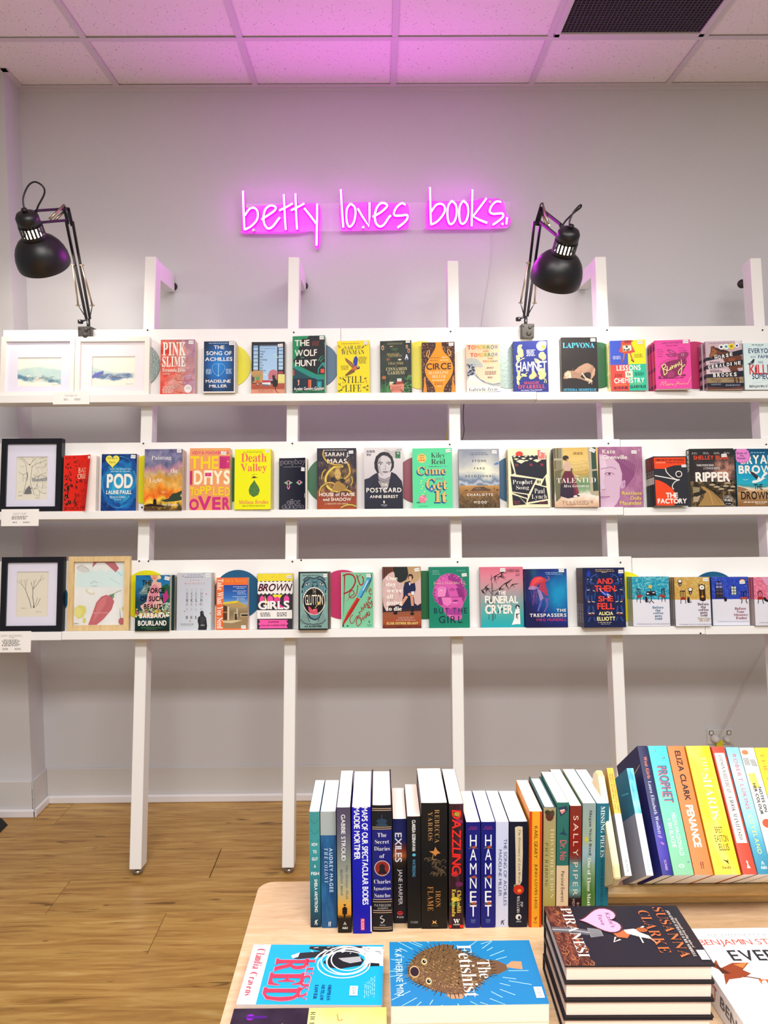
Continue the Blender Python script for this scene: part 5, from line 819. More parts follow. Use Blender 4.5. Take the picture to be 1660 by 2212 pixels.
def a_chai(c):
    c.paint(lambda U,V: ramp(vnoise(33,49,21,4,6),[(0.2,'18241c'),(0.6,'28382c'),(0.9,'33493a')]),32,48)
    rs = random.Random(9)
    c.cv([(870,420),(930,310),(1080,280),(1200,300),(1250,380),(1240,520),(1300,640)],14,'2f2a34'); c.cv([(850,480),(900,620),(860,760)],12,'27302c')
    for x,y,rx,ry,col in ((862,284,24,42,'d8a880'),(1308,348,22,38,'d09a7a'),(1276,280,18,34,'dcb890')): c.e(x,y,rx,ry,col); c.e(x,y+4,rx*.45,ry*.6,'2a1c18')
    c.e(1010,268,30,9,'c8a868'); c.e(1060,315,60,22,'355c30'); c.e(952,482,26,20,'a8543c'); c.e(1152,490,30,13,'efe8d8'); c.e(880,780,38,30,'b06a34'); c.e(1310,790,30,44,'a85c34')
    c.sm(930,205,1240,240,'8a8a60',2)
    c.t('SHANKARI',932,378,1145,414,'b8a468','r'); c.t('CHANDRAN',958,408,1190,444,'b8a468','r'); c.t('CHAI TIME',958,528,1215,572,'c0b078','r',gap=.1); c.t('at',1076,584,1100,602,'c0b078','i'); c.t('CINNAMON',918,616,1276,672,'d4c898','r',gap=.1); c.t('GARDENS',944,680,1232,735,'d4c898','r',gap=.1)
    c.e(1268,458,58,62,'23283a'); c.t('A',1240,408,1300,490,'f2f4f6','H'); c.sm(1235,492,1300,504,'a8b0bc',1)
    for k in range(9):
        x = 830+k*18; c.cv([(x,1046),(x+rs.uniform(-10,30),930),(x+rs.uniform(-20,90),810+rs.random()*90)],26,rs.choice(['3f8a4a','57a060','2f6f3c']),taper=True)
    for k in range(44): c.e(rs.uniform(1225,1345),rs.uniform(770,1040),20,15,rs.choice(['3f7a40','5a9a58','2c5a34','4c8c4c']),7)
    c.e(1010,900,40,20,'3a8a48'); c.r(1086,852,1200,895,'a84438'); c.r(1106,806,1180,852,'f0f2f0'); c.sm(1116,820,1165,836,'6a6a6a',1); c.e(1010,868,42,12,'e8e0cc'); c.r(972,880,1026,906,'d8ccae')
    c.p([(972,908),(1226,894),(1220,1000),(1190,1040),(1000,1046),(985,960)],'e08c76'); c.sm(1005,935,1190,1010,'a85c4c',5)
    for x in (985,1005,1190,1210): c.ln([(x,1046),(x+(12 if x < 1100 else -30),985)],8,'1c2a20')
book(0,Z13,(816,172,1352,1046),a_chai,'dark green paperback with gold lettering, foliage and a pink table',0.026,1,'24362a',pg='c',yaw=6,gap=0.006,st=(1258,168,1334,222))
def a_circe(c):
    c.fill('3a1416'); rs = random.Random(3)
    for k in range(420):
        x,y = rs.uniform(62,624),rs.uniform(190,1046); a = rs.uniform(0,180); c.e(x,y,rs.uniform(6,16),rs.uniform(2.5,6),rs.choice(['d89a48','c88238','e0ac68','a86428','b47a50']),6,rot=a); c.l -= 1
    c.l += 1
    for x,y,s in ((170,380,1),(530,370,-1)): c.e(x,y,30,60,'d89a48',rot=20*s); c.e(x,y,12,46,'3a1416',rot=20*s); c.e(x+6*s,y+60,8,24,'e0ac68')
    L = [(300,196),(296,280),(250,370),(180,480),(120,600),(118,700),(160,800),(240,900),(280,980),(282,1046)]
    R_ = [(430,1046),(430,980),(470,900),(540,800),(585,700),(588,590),(540,470),(450,370),(408,280),(404,190)]
    P = [tuple(v) for v in spline([(x,y,0) for x,y in L],4)]+[tuple(v) for v in spline([(x,y,0) for x,y in R_],4)]
    c.p([((x-350)*1.07+350,y) for x,y,_ in P],'3a1416'); c.p([(x,y) for x,y,_ in P],'f09a06')
    for x in (112,590): c.p([(x-12,800),(x+14,790),(x+10,860),(x+30,960),(x+28,1046),(x-36,1046),(x-22,930)],'e2901c'); c.e(x,790,12,14,'e2901c')
    c.sm(205,446,400,468,'a85a10',1); c.sm(405,442,500,462,'fdf0d0',1); c.sm(186,492,360,512,'a85a10',1); c.sm(366,488,520,508,'fdf0d0',1)
    c.t('CIRCE',136,546,562,656,'3a1420','b',gap=.08); c.t('MADELINE',176,680,514,732,'fff0cc','R',gap=.1); c.t('MILLER',230,746,466,796,'fff0cc','R',gap=.1)
    c.sm(230,822,480,842,'fdf0d0',1); c.sm(270,866,440,910,'a85a10',2); c.sm(318,924,400,940,'fdf0d0',1)
book(0,Z14,(60,196,624,1048),a_circe,'orange and maroon paperback with a vase shape',0.024,1,'e0941c',pg='c',yaw=4,gap=0.006,st=(524,210,604,264))
RB_ = ['c8323a','cc5a2e','d08a22','c8a41c','9aa034','5a8a5a','4a7a84','3a6ab8']
def rainbow(c,s,x0,y0,x1,y1):
    n = len(s); w = (x1-x0)/n
    for i,ch in enumerate(s): c.t(ch,x0+i*w+w*.06,y0,x0+(i+1)*w-w*.06,y1,RB_[min(7,i*8//n)],'H'); c.l -= 1
    c.l += 1
def a_tom(c):
    c.paint(lambda U,V: ramp(V,[(0,'f0b898'),(0.4,'f4c8a8'),(1,'f6dcc0')]),4,10)
    # a plain stylised wave in the same colours
    c.p([(826,470),(900,452),(1000,470),(1080,540),(1110,600),(1060,620),(1000,600),(965,650),(970,700),(1020,780),(1120,850),(1260,900),(1390,890),(1390,960),(826,960)],'aeb4b0')
    c.p([(970,700),(1040,800),(1160,862),(1270,892),(1390,870),(1390,890),(1260,905),(1100,860),(1000,780)],'7a8aa0')
    N = vnoise(30,30,4,4,8)
    rs = random.Random(11)
    for k in range(46): c.e(826+rs.random()*150*(1 if k % 2 else .8),560+rs.random()*230,rs.uniform(8,26),rs.uniform(6,12),rs.choice(['1c2452','2a3468','4a5684','8a94b0','1c2452']),6,rot=rs.uniform(0,180)); c.l -= 1
    c.l += 1
    c.p([(826,830),(880,745),(940,740),(985,780),(1100,870),(1250,925),(1390,940),(1390,1000),(826,1000)],'f6f0de')
    for k in range(6): c.cv([(850+k*50,900),(900+k*50,860),(940+k*50,930)],4,'d8cca8')
    rainbow(c,'TOMORROW',842,246,1366,312); c.t('AND',1108,328,1208,362,'b07a34','b'); rainbow(c,'TOMORROW',890,374,1362,438); c.t('AND',1182,452,1280,482,'b07a34','b'); rainbow(c,'TOMORROW',1100,500,1360,530)
    c.sm(1160,608,1290,640,'7a6a60',2); c.sm(1124,676,1330,740,'7a6a60',3); c.sm(1180,766,1276,800,'7a6a60',2)
    c.r(822,944,1392,1014,'f8f6ee'); c.t('Gabrielle Zevin',862,950,1340,1006,'16161c','r')
    for k in range(8): c.r(822+k*71,1018,822+(k+1)*71+1,1042,['e04a5a','e8603a','ec9a2e','e8c430','9ab83a','3aa07a','3a8ab0','3a6ac0'][k])
    c.t('THE SUNDAY TIMES BESTSELLER',908,1022,1306,1036,'4a3a2a')
book(0,Z14,(822,226,1394,1042),a_tom,'peach paperback with rainbow capitals and a stylised wave',0.027,1,'f0d8c0',pg='w',yaw=3,st=None)
def a_ham(c):
    c.fill('1c2c84'); Y = 'f2ee8c'
    rs = random.Random(2)
    c.e(606,268,84,80,'f4f2d8'); c.e(640,285,40,36,'c8d448'); c.p([(640,190),(696,196),(696,250),(650,240)],'f6f6ea'); c.sm(350,318,500,432,'e8e8f4',5)
    # pale bird forms and sprigs
    c.p([(208,262),(228,238),(276,232),(286,250),(262,280),(296,330),(302,420),(270,450),(226,430),(198,360),(200,300)],Y); c.p([(176,410),(230,400),(240,470),(200,520),(180,480)],Y); c.cv([(200,520),(260,480),(320,456)],12,Y)
    c.p([(590,370),(640,366),(684,430),(676,490),(620,510),(560,450),(556,410)],Y); c.p([(480,470),(530,480),(590,520),(540,560),(500,540)],Y); c.ln([(560,460),(620,500)],8,'8a3030')
    for x,y,w,h in ((600,700,60,70),(640,760,30,60),(450,760,70,44),(466,710,30,40),(300,740,54,20),(210,780,36,50),(215,700,24,46),(200,860,22,44),(590,790,40,34)): c.e(x,y,w,h,Y,11,rot=rs.uniform(-30,30))
    c.cv([(215,740),(250,770),(330,720),(360,700)],12,Y); c.cv([(640,800),(650,850),(636,880)],9,Y); c.cv([(664,810),(676,850),(672,884)],9,Y); c.e(520,765,18,12,'e06a5a'); c.ln([(490,780),(540,760)],6,'8a3030'); c.cv([(180,600),(170,560),(230,510)],12,Y)
    c.t('HAMNET',178,518,690,682,'f8f4ec','b',gap=.05); c.t('MAGGIE',300,850,552,892,'e85a60','r'); c.t("O'FARRELL",202,902,656,966,'e85a60','r'); c.t('The Sunday Times Bestseller',244,982,608,1004,'eeeef6','b')
book(0,Z15,(128,176,714,1032),a_ham,'navy blue paperback with cream animal shapes and white capitals',0.028,1,'1a2668',pg='c',yaw=5,sp=[(0,1,'141e5a'),(.12,.88,('HAMNET','dde0ee'))],curl=0.003)
def a_lap(c):
    c.fill('2a2627'); c.t('LAPVONA',966,198,1510,286,'52c0ee','r',gap=.02); c.t('OTTESSA MOSHFEGH',962,962,1518,1004,'52c0ee','r')
    body = [(960,800),(985,700),(1040,662),(1150,668),(1230,600),(1330,548),(1390,538),(1470,580),(1510,640),(1500,740),(1450,800),(1430,850),(1410,840),(1440,770),(1430,700),(1370,690),(1300,720),(1250,770),(1290,790),(1380,830),(1440,840),(1400,860),(1270,810),(1180,790),(1060,790),(1030,800)]
    c.p(body,'a8846e')
    c.p([(1160,672),(1240,605),(1340,556),(1390,548),(1450,590),(1420,660),(1320,690),(1220,700)],'b8957e'); c.p([(985,720),(1040,672),(1090,690),(1090,780),(1000,790)],'dcc0a4'); c.e(1078,760,18,30,'f0dcc4'); c.ln([(1000,770),(1060,740)],6,'7a5a4a')
    rs = random.Random(7)
    for k in range(60): x = rs.uniform(1110,1480); y = rs.uniform(600,770); c.ln([(x,y),(x+rs.uniform(-8,8),y+rs.uniform(14,34))],3,rs.choice(['8a6854','c8a48c','7a5c4a'])); c.l -= 1
    c.l += 1
    c.p([(1430,840),(1440,740),(1490,620),(1512,640),(1500,720),(1450,800)],'c4a088'); c.ln([(1280,700),(1340,790),(1450,836)],22,'e0c4a8'); c.ln([(1330,806),(1390,830),(1460,850)],12,'e8d0b8'); c.ln([(1450,830),(1390,880)],18,'e0c8b0'); c.ln([(1440,850),(1445,896)],9,'d8bca4')
book(0,Z15,(942,106,1554,1026),a_lap,'tall black hardback with blue capitals and a bound lamb',0.035,1,'2a2627',hard=True,pg='w',st=(1446,124,1530,180))
def a_les(c):
    c.r(240,150,540,585,'3a56cc'); c.r(540,150,836,575,'f6ec00'); c.r(240,580,548,1024,'f04a40'); c.r(548,575,836,1024,'1fc8a0')
    c.p([(430,200),(460,170),(600,160),(640,180),(600,210),(630,300),(664,370),(560,392),(470,388),(388,352),(430,270)],'dc4a34'); c.e(540,190,60,24,'9a3030'); c.p([(444,248),(606,240),(612,345),(455,360)],'c89a60'); c.p([(462,262),(596,255),(600,336),(470,348)],'eeeadc')
    c.e(524,275,18,20,'3a3a3a'); c.e(484,326,16,16,'3a3a3a'); c.r(512,318,560,345,'6a6a6a'); c.e(560,318,14,12,'4a4a4a')
    c.ln([(480,388),(466,470),(440,545)],26,'b06a5a'); c.ln([(580,388),(600,470),(632,540)],26,'c87a50'); c.ln([(590,500),(635,542)],18,'6a3420'); c.ln([(460,500),(436,548)],14,'6a4a6a')
    c.sm(282,425,425,490,'c8d0f0',3); c.sm(636,400,800,470,'a89a10',3)
    c.t('LESSONS',342,590,742,684,'f8f6ee','H',gap=.12); c.p([(482,694),(606,688),(608,800),(486,806)],'fbf8d8'); c.t('In',516,718,574,768,'1a1a1a','D'); c.t('CHEMISTRY',296,808,800,898,'f8f6ee','H',gap=.1)
    c.sm(300,735,440,790,'8a2a28',3); c.sm(640,715,800,775,'167a68',3); c.sm(310,912,548,934,'f8a040',1); c.sm(560,908,800,924,'b8d860',1)
    c.t('BONNIE',292,950,524,996,'2a2a3a','b'); c.t('GARMUS',556,936,820,986,'2a2a3a','b')
book(0,Z16,(240,165,836,1024),a_les,'four-colour paperback with legs under a television dress',0.026,2,'e8e0b0',pg='w',yaw=5,spine='e6dca0',st=(698,182,790,238),sp=[(.06,.6,('LESSONS IN CHEMISTRY','8a6a2a')),(.66,.9,('BONNIE GARMUS','6a5a3a'))])
def a_bun(c):
    c.fill('f046a8'); D = '8a1c58'
    c.cv([(1130,220),(1250,205),(1470,190)],5,'7a1c5a'); c.t('I know you are wonderful',1130,190,1466,236,'8a1c62','C'); c.t('Margaret Atwood',1196,238,1392,284,'8a1c62','C')
    for i,w in enumerate(('Heaven','Unforgettable','Ending','Beautiful')): c.t(w,1050-10*(i == 1),312+i*40,1136+20*(i == 1),340+i*40,'8a1c62','C')
    c.t('Original',1400,298,1510,322,'8a1c62','C'); c.t('Lena Dunham',1400,340,1540,366,'8a1c62','C'); c.ln([(1058,640),(1110,560),(1200,510),(1350,488)],5,'8a1c62')
    c.p([(1085,720),(1100,640),(1160,570),(1240,530),(1350,510),(1420,500),(1520,500),(1530,580),(1480,680),(1440,760),(1400,800),(1280,835),(1150,836),(1100,790)],D)
    c.p([(1390,500),(1380,440),(1400,400),(1460,380),(1540,380),(1572,405),(1560,450),(1520,500)],'9c2c68'); c.e(1468,426,24,20,'e6a0c8'); c.e(1466,426,13,12,'3a1024')
    c.p([(1205,335),(1240,322),(1310,350),(1370,400),(1400,430),(1340,420),(1250,380)],'9c2c68'); c.p([(1230,340),(1290,360),(1350,400),(1280,384)],'f05ab0'); c.p([(1180,410),(1260,402),(1360,430),(1370,462),(1250,462)],'9c2c68'); c.p([(1215,425),(1270,420),(1330,440),(1270,448)],'d04a98')
    c.p([(1210,740),(1280,700),(1330,740),(1300,820),(1200,832)],'a83474'); c.p([(1060,790),(1100,800),(1100,836),(1050,836)],D); c.e(1470,790,40,18,D); c.e(1440,830,30,12,D); c.r(1050,832,1400,842,'6a1444')
    rs = random.Random(3)
    for k in range(70): x = rs.uniform(1110,1500); y = rs.uniform(540,800); c.ln([(x,y),(x+14,y+8)],3,rs.choice(['a8347c','6a1444'])); c.l -= 1
    c.l += 1
    Yl = 'f4f0a0'
    for st_ in ([(1115,620),(1140,700),(1150,780)],[(1118,615),(1165,585),(1180,630),(1140,670),(1190,690),(1195,740),(1150,782)],[(1205,620),(1205,690),(1240,690),(1262,640),(1265,690)],[(1280,610),(1290,668),(1300,625),(1325,620),(1330,660)],[(1342,590),(1350,645),(1362,600),(1385,592),(1392,630)],[(1402,550),(1412,600),(1440,590),(1440,510),(1446,600),(1440,700),(1415,778),(1385,760),(1400,700),(1500,602)]): c.cv(st_,13,Yl)
    for st_ in ([(1075,970),(1120,890),(1130,960),(1170,880),(1175,965),(1200,950)],[(1210,930),(1200,960),(1220,960),(1215,930)],[(1235,930),(1240,960),(1255,930),(1270,958)],[(1290,935),(1275,955),(1300,958),(1300,935)],[(1325,990),(1370,900),(1395,960)],[(1345,945),(1400,925)],[(1410,930),(1420,955),(1435,935),(1450,952),(1460,925)],[(1490,930),(1475,948),(1500,950)],[(1520,930),(1510,945),(1530,945),(1585,822)]): c.cv(st_,7,'f6c49a')
book(0,Z16,(1010,160,1600,1022),a_bun,'bright pink paperback with a dark rabbit',0.026,3,'f046a8',pg='w',yaw=5,spine='d83c60',st=(1480,168,1570,228),sp=[(.05,.2,'5a1430'),(.55,.62,'7a1c40'),(.9,.97,'5a1430')],dx=-0.001)
def a_hor(c):
    c.fill('c9b2bc'); c.sm(484,238,1000,262,'8a7a90',1)
    c.p([(545,290),(560,320),(600,292),(620,330),(700,370),(850,400),(920,440),(1140,520),(1140,760),(1040,770),(1000,1060),(960,1060),(900,800),(790,620),(740,500),(620,480),(560,530),(520,545),(505,500),(530,440),(540,360)],'6a3a24')
    c.p([(560,350),(620,370),(660,420),(600,500),(540,540),(520,500),(560,420)],'9c5a34'); c.e(580,420,10,8,'1c1010'); c.p([(620,330),(760,380),(900,430),(760,440),(640,380)],'3a201c'); c.p([(860,560),(1000,560),(1000,640),(880,640)],'8a4a30')
    c.p([(440,580),(730,575),(790,640),(770,680),(440,700)],'d6bfc8'); c.p([(440,790),(830,780),(900,850),(440,880)],'dcc8cc')
    for a,b in (((960,800),(975,1070)),((1030,800),(1060,1070))): c.ln([a,b],44,'5a3020')
    N = vnoise(41,9,6,3,6)
    c.paint(lambda U,V: ramp(N,[(0.2,'6a5638'),(0.8,'b09a74')]),40,8,(440,955,1150,1062))
    c.ln([(975,960),(985,1070)],30,'4a2a1c'); c.ln([(1040,960),(1060,1060)],30,'4a2a1c'); c.p([(1064,1070),(1076,1036),(1086,1070)],'f0ece4')
    K = '161a2c'
    c.p([(438,545),(900,445),(1145,390),(1145,496),(438,612)],K); c.p([(438,700),(1145,600),(1145,700),(438,782)],K); c.p([(438,885),(1150,825),(1150,950),(438,956)],K); c.p([(440,1062),(1150,1070),(1150,1150),(800,1168),(440,1140)],K); c.p([(440,1142),(800,1170),(1150,1152),(1150,1200),(440,1200)],'6a3a30')
    c.p([(520,520),(560,530),(545,560),(515,545)],'7a4a38')
    for ch,x,y in zip('HORSE',(608,676,752,826,902),(508,500,484,466,448)): c.t(ch,x,y,x+52,y+74,'f4f0ea','H')
    for i,ch in enumerate('GERALDINE'): x = 470+i*73; y = 700-i*9; c.t(ch,x,y,x+(20 if ch == 'I' else 50),y+72,'f4f0ea','H')
    for i,ch in enumerate('BROOKS'): x = 562+i*80; c.t(ch,x,868-i*2,x+54,948-i*2,'f4f0ea','H')
    c.sm(490,622,740,662,'6a5a70',2); c.sm(500,794,740,850,'6a5a70',3); c.sm(505,1080,730,1112,'9aa0b8',2); c.sm(760,1100,1100,1140,'9aa0b8',2)
    for x,y,r_,col,k in ((742,330,54,'f0f0f2','2a2a34'),(836,325,58,'f0f4f4','2a9ab0'),(940,322,62,'ecd83a','9a8a10'),(1046,312,46,'f0f0f8','2a2a9a')): c.e(x,y,r_,r_,col,26); c.e(x,y,r_*.5,r_*.45,k,12)
book(0,Z17,(438,206,1146,1200),a_hor,'brown horse paperback crossed by dark bands',0.028,2,'b8a2ac',pg='c',yaw=4,spine='b898a8',gap=0.006,st=(1012,214,1120,272),sp=[(.34,.41,'161a2c'),(.50,.58,'161a2c'),(.68,.76,'161a2c'),(.86,.95,'161a2c'),(.06,.24,('HORSE','4a3a4a'))],dx=-0.004)
def a_fam(c):
    c.paint(lambda U,V: ramp(V,[(0,'d4eef0'),(1,'e4f4f4')]),3,3)
    c.sm(1340,264,1640,290,'4a5a6a',1); c.sm(1470,298,1565,314,'4a5a6a',1)
    c.t('EVERYONE',1284,345,1800,450,'23386c','b'); c.t('IN MY',1326,510,1428,548,'4a5a7a','b'); c.t('FAMILY',1472,488,1770,556,'23386c','b'); c.t('HAS',1468,606,1566,666,'6a8a9a','b')
    c.t('KILLED',1286,680,1860,890,'d03a40','b'); c.t('SOMEONE',1334,865,1820,985,'23386c','b'); c.t('BENJAMIN STEVENSON',1272,1108,1960,1172,'2a2a34','b')
    c.p([(1250,670),(1300,650),(1345,600),(1375,565),(1400,575),(1385,640),(1340,685),(1290,685)],'2e3440'); c.p([(1290,660),(1350,640),(1340,680)],'8a9aa8'); c.p([(1396,700),(1420,760),(1408,880),(1395,880)],'8a2020')
    for pts in ([(1345,490),(1640,460)],[(1340,1090),(1340,1060),(1530,1045),(1530,1010),(1700,1000)]): c.ln(pts,3,'9ab8bc')
book(0,Z17,(1180,240,1900,1200),a_fam,'pale blue paperback with red and navy capitals and a small bird',0.03,2,'c8dcdc',pg='w',spine='9ab0b8')
Z20,Z22,Z23,Z24,Z25,Z26,Z27,Z28 = (0,935,7.905),(200,950,7.905),(400,950,7.905),(590,950,7.905),(775,950,7.905),(980,950,7.721),(1180,950,7.545),(1395,950,6.264)
def heart(c,x,y,w,col,edge):
    def pts(k):
        o = []
        for i in range(28):
            a = 2*PI*i/28; o.append((x+k*w/32*16*math.sin(a)**3,y-k*w/32*(13*math.cos(a)-5*math.cos(2*a)-2*math.cos(3*a)-math.cos(4*a))))
        return o
    c.p(pts(1.07),edge); c.p(pts(1.0),col)
def a_bad(c):
    c.fill('e6281c'); rs = random.Random(6)
    for k in range(115):
        x = rs.uniform(1105,1540); y = 410+rs.random()**0.9*770; s_ = 15+22*(y-400)/800*rs.uniform(.5,1.3); d = rs.uniform(-.5,.6)+(x-1300)/500
        if 1285 < x < 1460 and 575 < y < 780: continue
        a = 1.57+d
        for da in (-0.7,0,0.7):
            c.ln([(x,y),(x+s_*1.5*math.cos(a+da+PI),y-s_*1.5*math.sin(a+da+PI))],s_*0.5,'17100e',taper=True); c.l -= 1
        c.ln([(x,y),(x+s_*1.1*math.cos(a),y-s_*1.1*math.sin(a))],s_*0.5,'17100e',taper=True); c.l -= 1
        if s_ > 16: c.ln([(x-4,y+3),(x-4+s_*1.2*math.cos(a+2.5),y-s_*1.2*math.sin(a+2.5))],s_*0.16,'c8a070',taper=True); c.l -= 1
    c.l += 1
    c.t('BAD',1308,590,1452,672,'f4e8c8','s'); c.t('CREE',1292,690,1450,768,'f4e8c8','s')
    c.r(1478,405,1530,450,'f4f4f2'); c.t('JESSICA',1100,1222,1340,1290,'1a0c0c','s'); c.t('JOHNS',1362,1210,1490,1282,'1a0c0c','s')
book(1,Z20,(1085,385,1640,1298),a_bad,'red paperback with black birds and a curled-out cover',0.030,1,'c8281c',pg='w',curl=0.034,spine='e8e0d4',af=(1085,385,1540,1298))
def swirl(U,V,cx,cy,k,n=0):
    r = np.hypot(U-cx,(V-cy)*1.25); a = np.arctan2(V-cy,U-cx); return r,np.sin(r*34+a*3+n*9)
def a_pod(c):
    N = vnoise(61,91,5,4,6)
    def f(U,V):
        r,s_ = swirl(U,V,.52,.52,0,N); return ramp(np.clip(r*1.15+s_*.09+(N-.5)*.35,0,1),[(0,'39b4dc'),(.35,'1d8fc8'),(.6,'1558a8'),(.85,'0d2c6a'),(1,'081a44')])
    c.paint(f,60,90)
    for k,(r,w) in enumerate(((230,7),(260,5),(300,9),(340,7),(380,8))):
        for a0 in (10,100,190,280): c.cv([(455+r*.85*math.cos(math.radians(a)),700+r*1.1*math.sin(math.radians(a))) for a in range(a0+k*17,a0+k*17+70,14)],w,['5cc8ea','0c2258'][(k+a0//90) % 2],3,taper=True)
    heart(c,336,352,236,'f4ec5c','1a2a20'); c.t("Emily's",256,292,414,334,'3c4430','s'); c.t('Fave',284,358,386,392,'3c4430','s')
    c.t('FROM THE BESTSELLING',294,476,654,500,'a8d8ec','H'); c.t('AUTHOR OF THE BEES',314,516,640,540,'a8d8ec','H')
    c.t('POD',246,562,690,808,WH,'H',gap=.04); c.t('LALINE PAULL',240,832,672,900,WH,'H'); c.sm(274,928,620,968,'b8dcec',2); c.sm(370,980,520,996,'c8e4f0',1)
book(1,Z22,(150,242,750,1176),a_pod,'blue whirlpool paperback with a yellow heart sticker',0.028,1,'12387a',pg='p',spine='b8bcc0',st=(646,256,728,312,-5))
def a_pai(c):
    N = vnoise(61,91,31,5,5); N2 = vnoise(61,91,37,3,12)
    def f(U,V):
        t = np.clip(V+(N-.5)*.28,0,1); r = ramp(t,[(0,'5a5a84'),(.1,'8684a8'),(.2,'6c6e90'),(.3,'c08898'),(.38,'b8a07c'),(.47,'d89c3c'),(.56,'dfae58'),(.66,'f0962a'),(.76,'e86c1c'),(.84,'f2cc40'),(.885,'c89c30'),(.93,'4a3a20'),(1,'6a4428')])
        return r+(N2-.5)[...,None]*np.array([.3,.24,.2])
    c.paint(f,60,90)
    c.p([(1170,1010),(1300,985),(1370,900),(1440,890),(1528,850),(1528,1010),(1400,1030),(1250,1040)],'2e4030'); c.p([(890,1090),(1000,1065),(1120,1080),(1260,1100),(1240,1120),(890,1110)],'2c1a14'); c.p([(1040,1080),(1044,1010),(1066,980),(1096,1000),(1104,1080)],'1c1212'); c.p([(1505,950),(1516,900),(1528,950)],'f0e8b0')
    c.t('Painting',1004,268,1342,352,WH,'R'); c.t('the',1334,480,1456,558,WH,'R'); c.t('Light',970,640,1186,730,WH,'R'); c.t('A novel',1166,860,1268,886,'f4e0c0','R'); c.t('Ned Manning',1200,1064,1470,1116,WH,'R')
book(1,Z22,(884,158,1532,1176),a_pai,'paperback with a painted sunset under storm clouds',0.030,2,'8a7a80',pg='p',st=(1436,162,1514,218))
def a_day(c):
    c.fill('f0a268'); P,Y,M_ = 'd62e7c','f6dc14','c8407c'
    c.sm(240,156,740,172,'f8d060',1); c.t('VIDYA MADABUSHI',110,192,738,246,'d83a78','b')
    c.t('THE',86,275,565,490,Y,'b',gap=.1); c.r(586,278,766,482,P)
    for k in range(7): c.cv([(590,300+k*28),(620,290+k*28),(660,330+k*26),(700,310+k*24)],6,'8a1c50')
    c.e(730,365,18,12,'f0a268')
    c.r(82,516,124,750,P)
    for k in range(5): c.cv([(84,560+k*40),(105,545+k*40),(122,575+k*40)],6,'8a1c50')
    c.t('D',150,510,300,752,'fbf4d4','H'); c.r(326,510,474,750,'fbf4d4'); c.r(368,630,432,750,'f0a268'); c.r(342,552,448,610,P); c.t('OF',376,568,412,588,'f090b8','b'); c.t('YS',482,508,768,750,'fbf4d4','H')
    for ch,x,y,w,h in (('T',88,790,74,150),('O',156,816,100,110),('P',262,778,84,132),('P',356,764,92,146),('L',480,786,70,140),('E',574,786,88,142),('D',684,794,84,146)): c.t(ch,x,y,x+w,y+h,Y,'b')
    for ch,x,y,w,h in (('O',78,980,162,188),('V',226,934,226,230),('E',470,950,144,216),('R',642,956,124,212)): c.t(ch,x,y,x+w,y+h,'d02a80','H')
book(1,Z23,(78,142,768,1170),a_day,'peach paperback filled with big hand-cut yellow and magenta letters',0.045,1,'e8b88a',pg='c',st=(608,196,700,250,-6,'$19.99'))
def art_cactus(c):
    c.fill('f2f400'); c.sm(1020,186,1380,198,'b8b000',1); c.sm(965,206,1380,222,'8a8a10',1)
    R1 = 'f07060'; c.t('Death',960,232,1400,378,R1,'r',gap=.03); c.t('Valley',952,405,1404,566,R1,'r',gap=.03)
    c.cv([(1144,606),(1190,582),(1260,590)],8,'4a5a30',taper=True); c.cv([(1140,655),(1180,618),(1250,645)],8,'3a4420'); c.e(1188,634,30,14,'5a4430'); c.e(1186,636,12,12,'1a1a1a')
    c.p([(x,y) for x,y in [(1190,678),(1220,730),(1265,790),(1284,850),(1260,920),(1180,962),(1110,915),(1094,840),(1120,770),(1165,715)]],'4c7c34'); rs = random.Random(4)
    for k in range(90):
        a = rs.uniform(0,6.28); r = rs.random()**.5; x = 1188+90*r*math.cos(a); y = 850+100*r*math.sin(a); c.ln([(x,y),(x+rs.uniform(-6,6),y+12)],5,rs.choice(['2e5420','6a9a4a','88b060'])); c.l -= 1
    c.l += 1
    c.t('Melissa Broder',926,1012,1440,1076,R1,'r'); c.t('Author of Milk Fed and The Pisces',980,1092,1380,1118,'5a6a20','I')
book(1,Z23,(850,160,1472,1168),art_cactus,'acid yellow paperback with a weeping eye and a green cactus drop',0.028,2,'f0f000',pg='p',yaw=2,gap=0.004,st=(1376,172,1446,222),dx=0.002)
def outl(c,s_,x0,y0,x1,y1,o,f,st='H'):
    c.t(s_,x0,y0,x1,y1,o,st,gap=.02); d = (y1-y0)*.07; c.t(s_,x0+d,y0+d,x1-d,y1-d,f,'b',gap=.1)
def a_pon(c):
    c.fill('14162a'); outl(c,'ponyboy',130,334,576,438,'a8a4b0','14162a'); c.sm(168,450,548,468,'8a8898',1)
    for x,w in ((265,78),(466,66)):
        c.p([(x-w,718),(x,682),(x+w,718),(x,764)],'6ac890'); c.e(x,715,34,34,'e08ab0'); c.e(x,713,16,20,'3a1020')
    c.p([(250,740),(285,740),(294,800),(266,832),(238,800)],'e08ab0'); c.p([(258,720),(272,720),(280,800),(252,800)],'3a1020'); c.r(566,902,576,972,'c8c8cc')
    outl(c,'eliot',240,990,486,1080,'a8a4b0','14162a'); outl(c,'duncan',152,1070,552,1146,'a8a4b0','14162a')
book(1,Z24,(104,312,584,1166),a_pon,'small black paperback with two green eyes',0.03,1,'14162a',pg='c',curl=0.012,st=(484,472,552,532,-4))
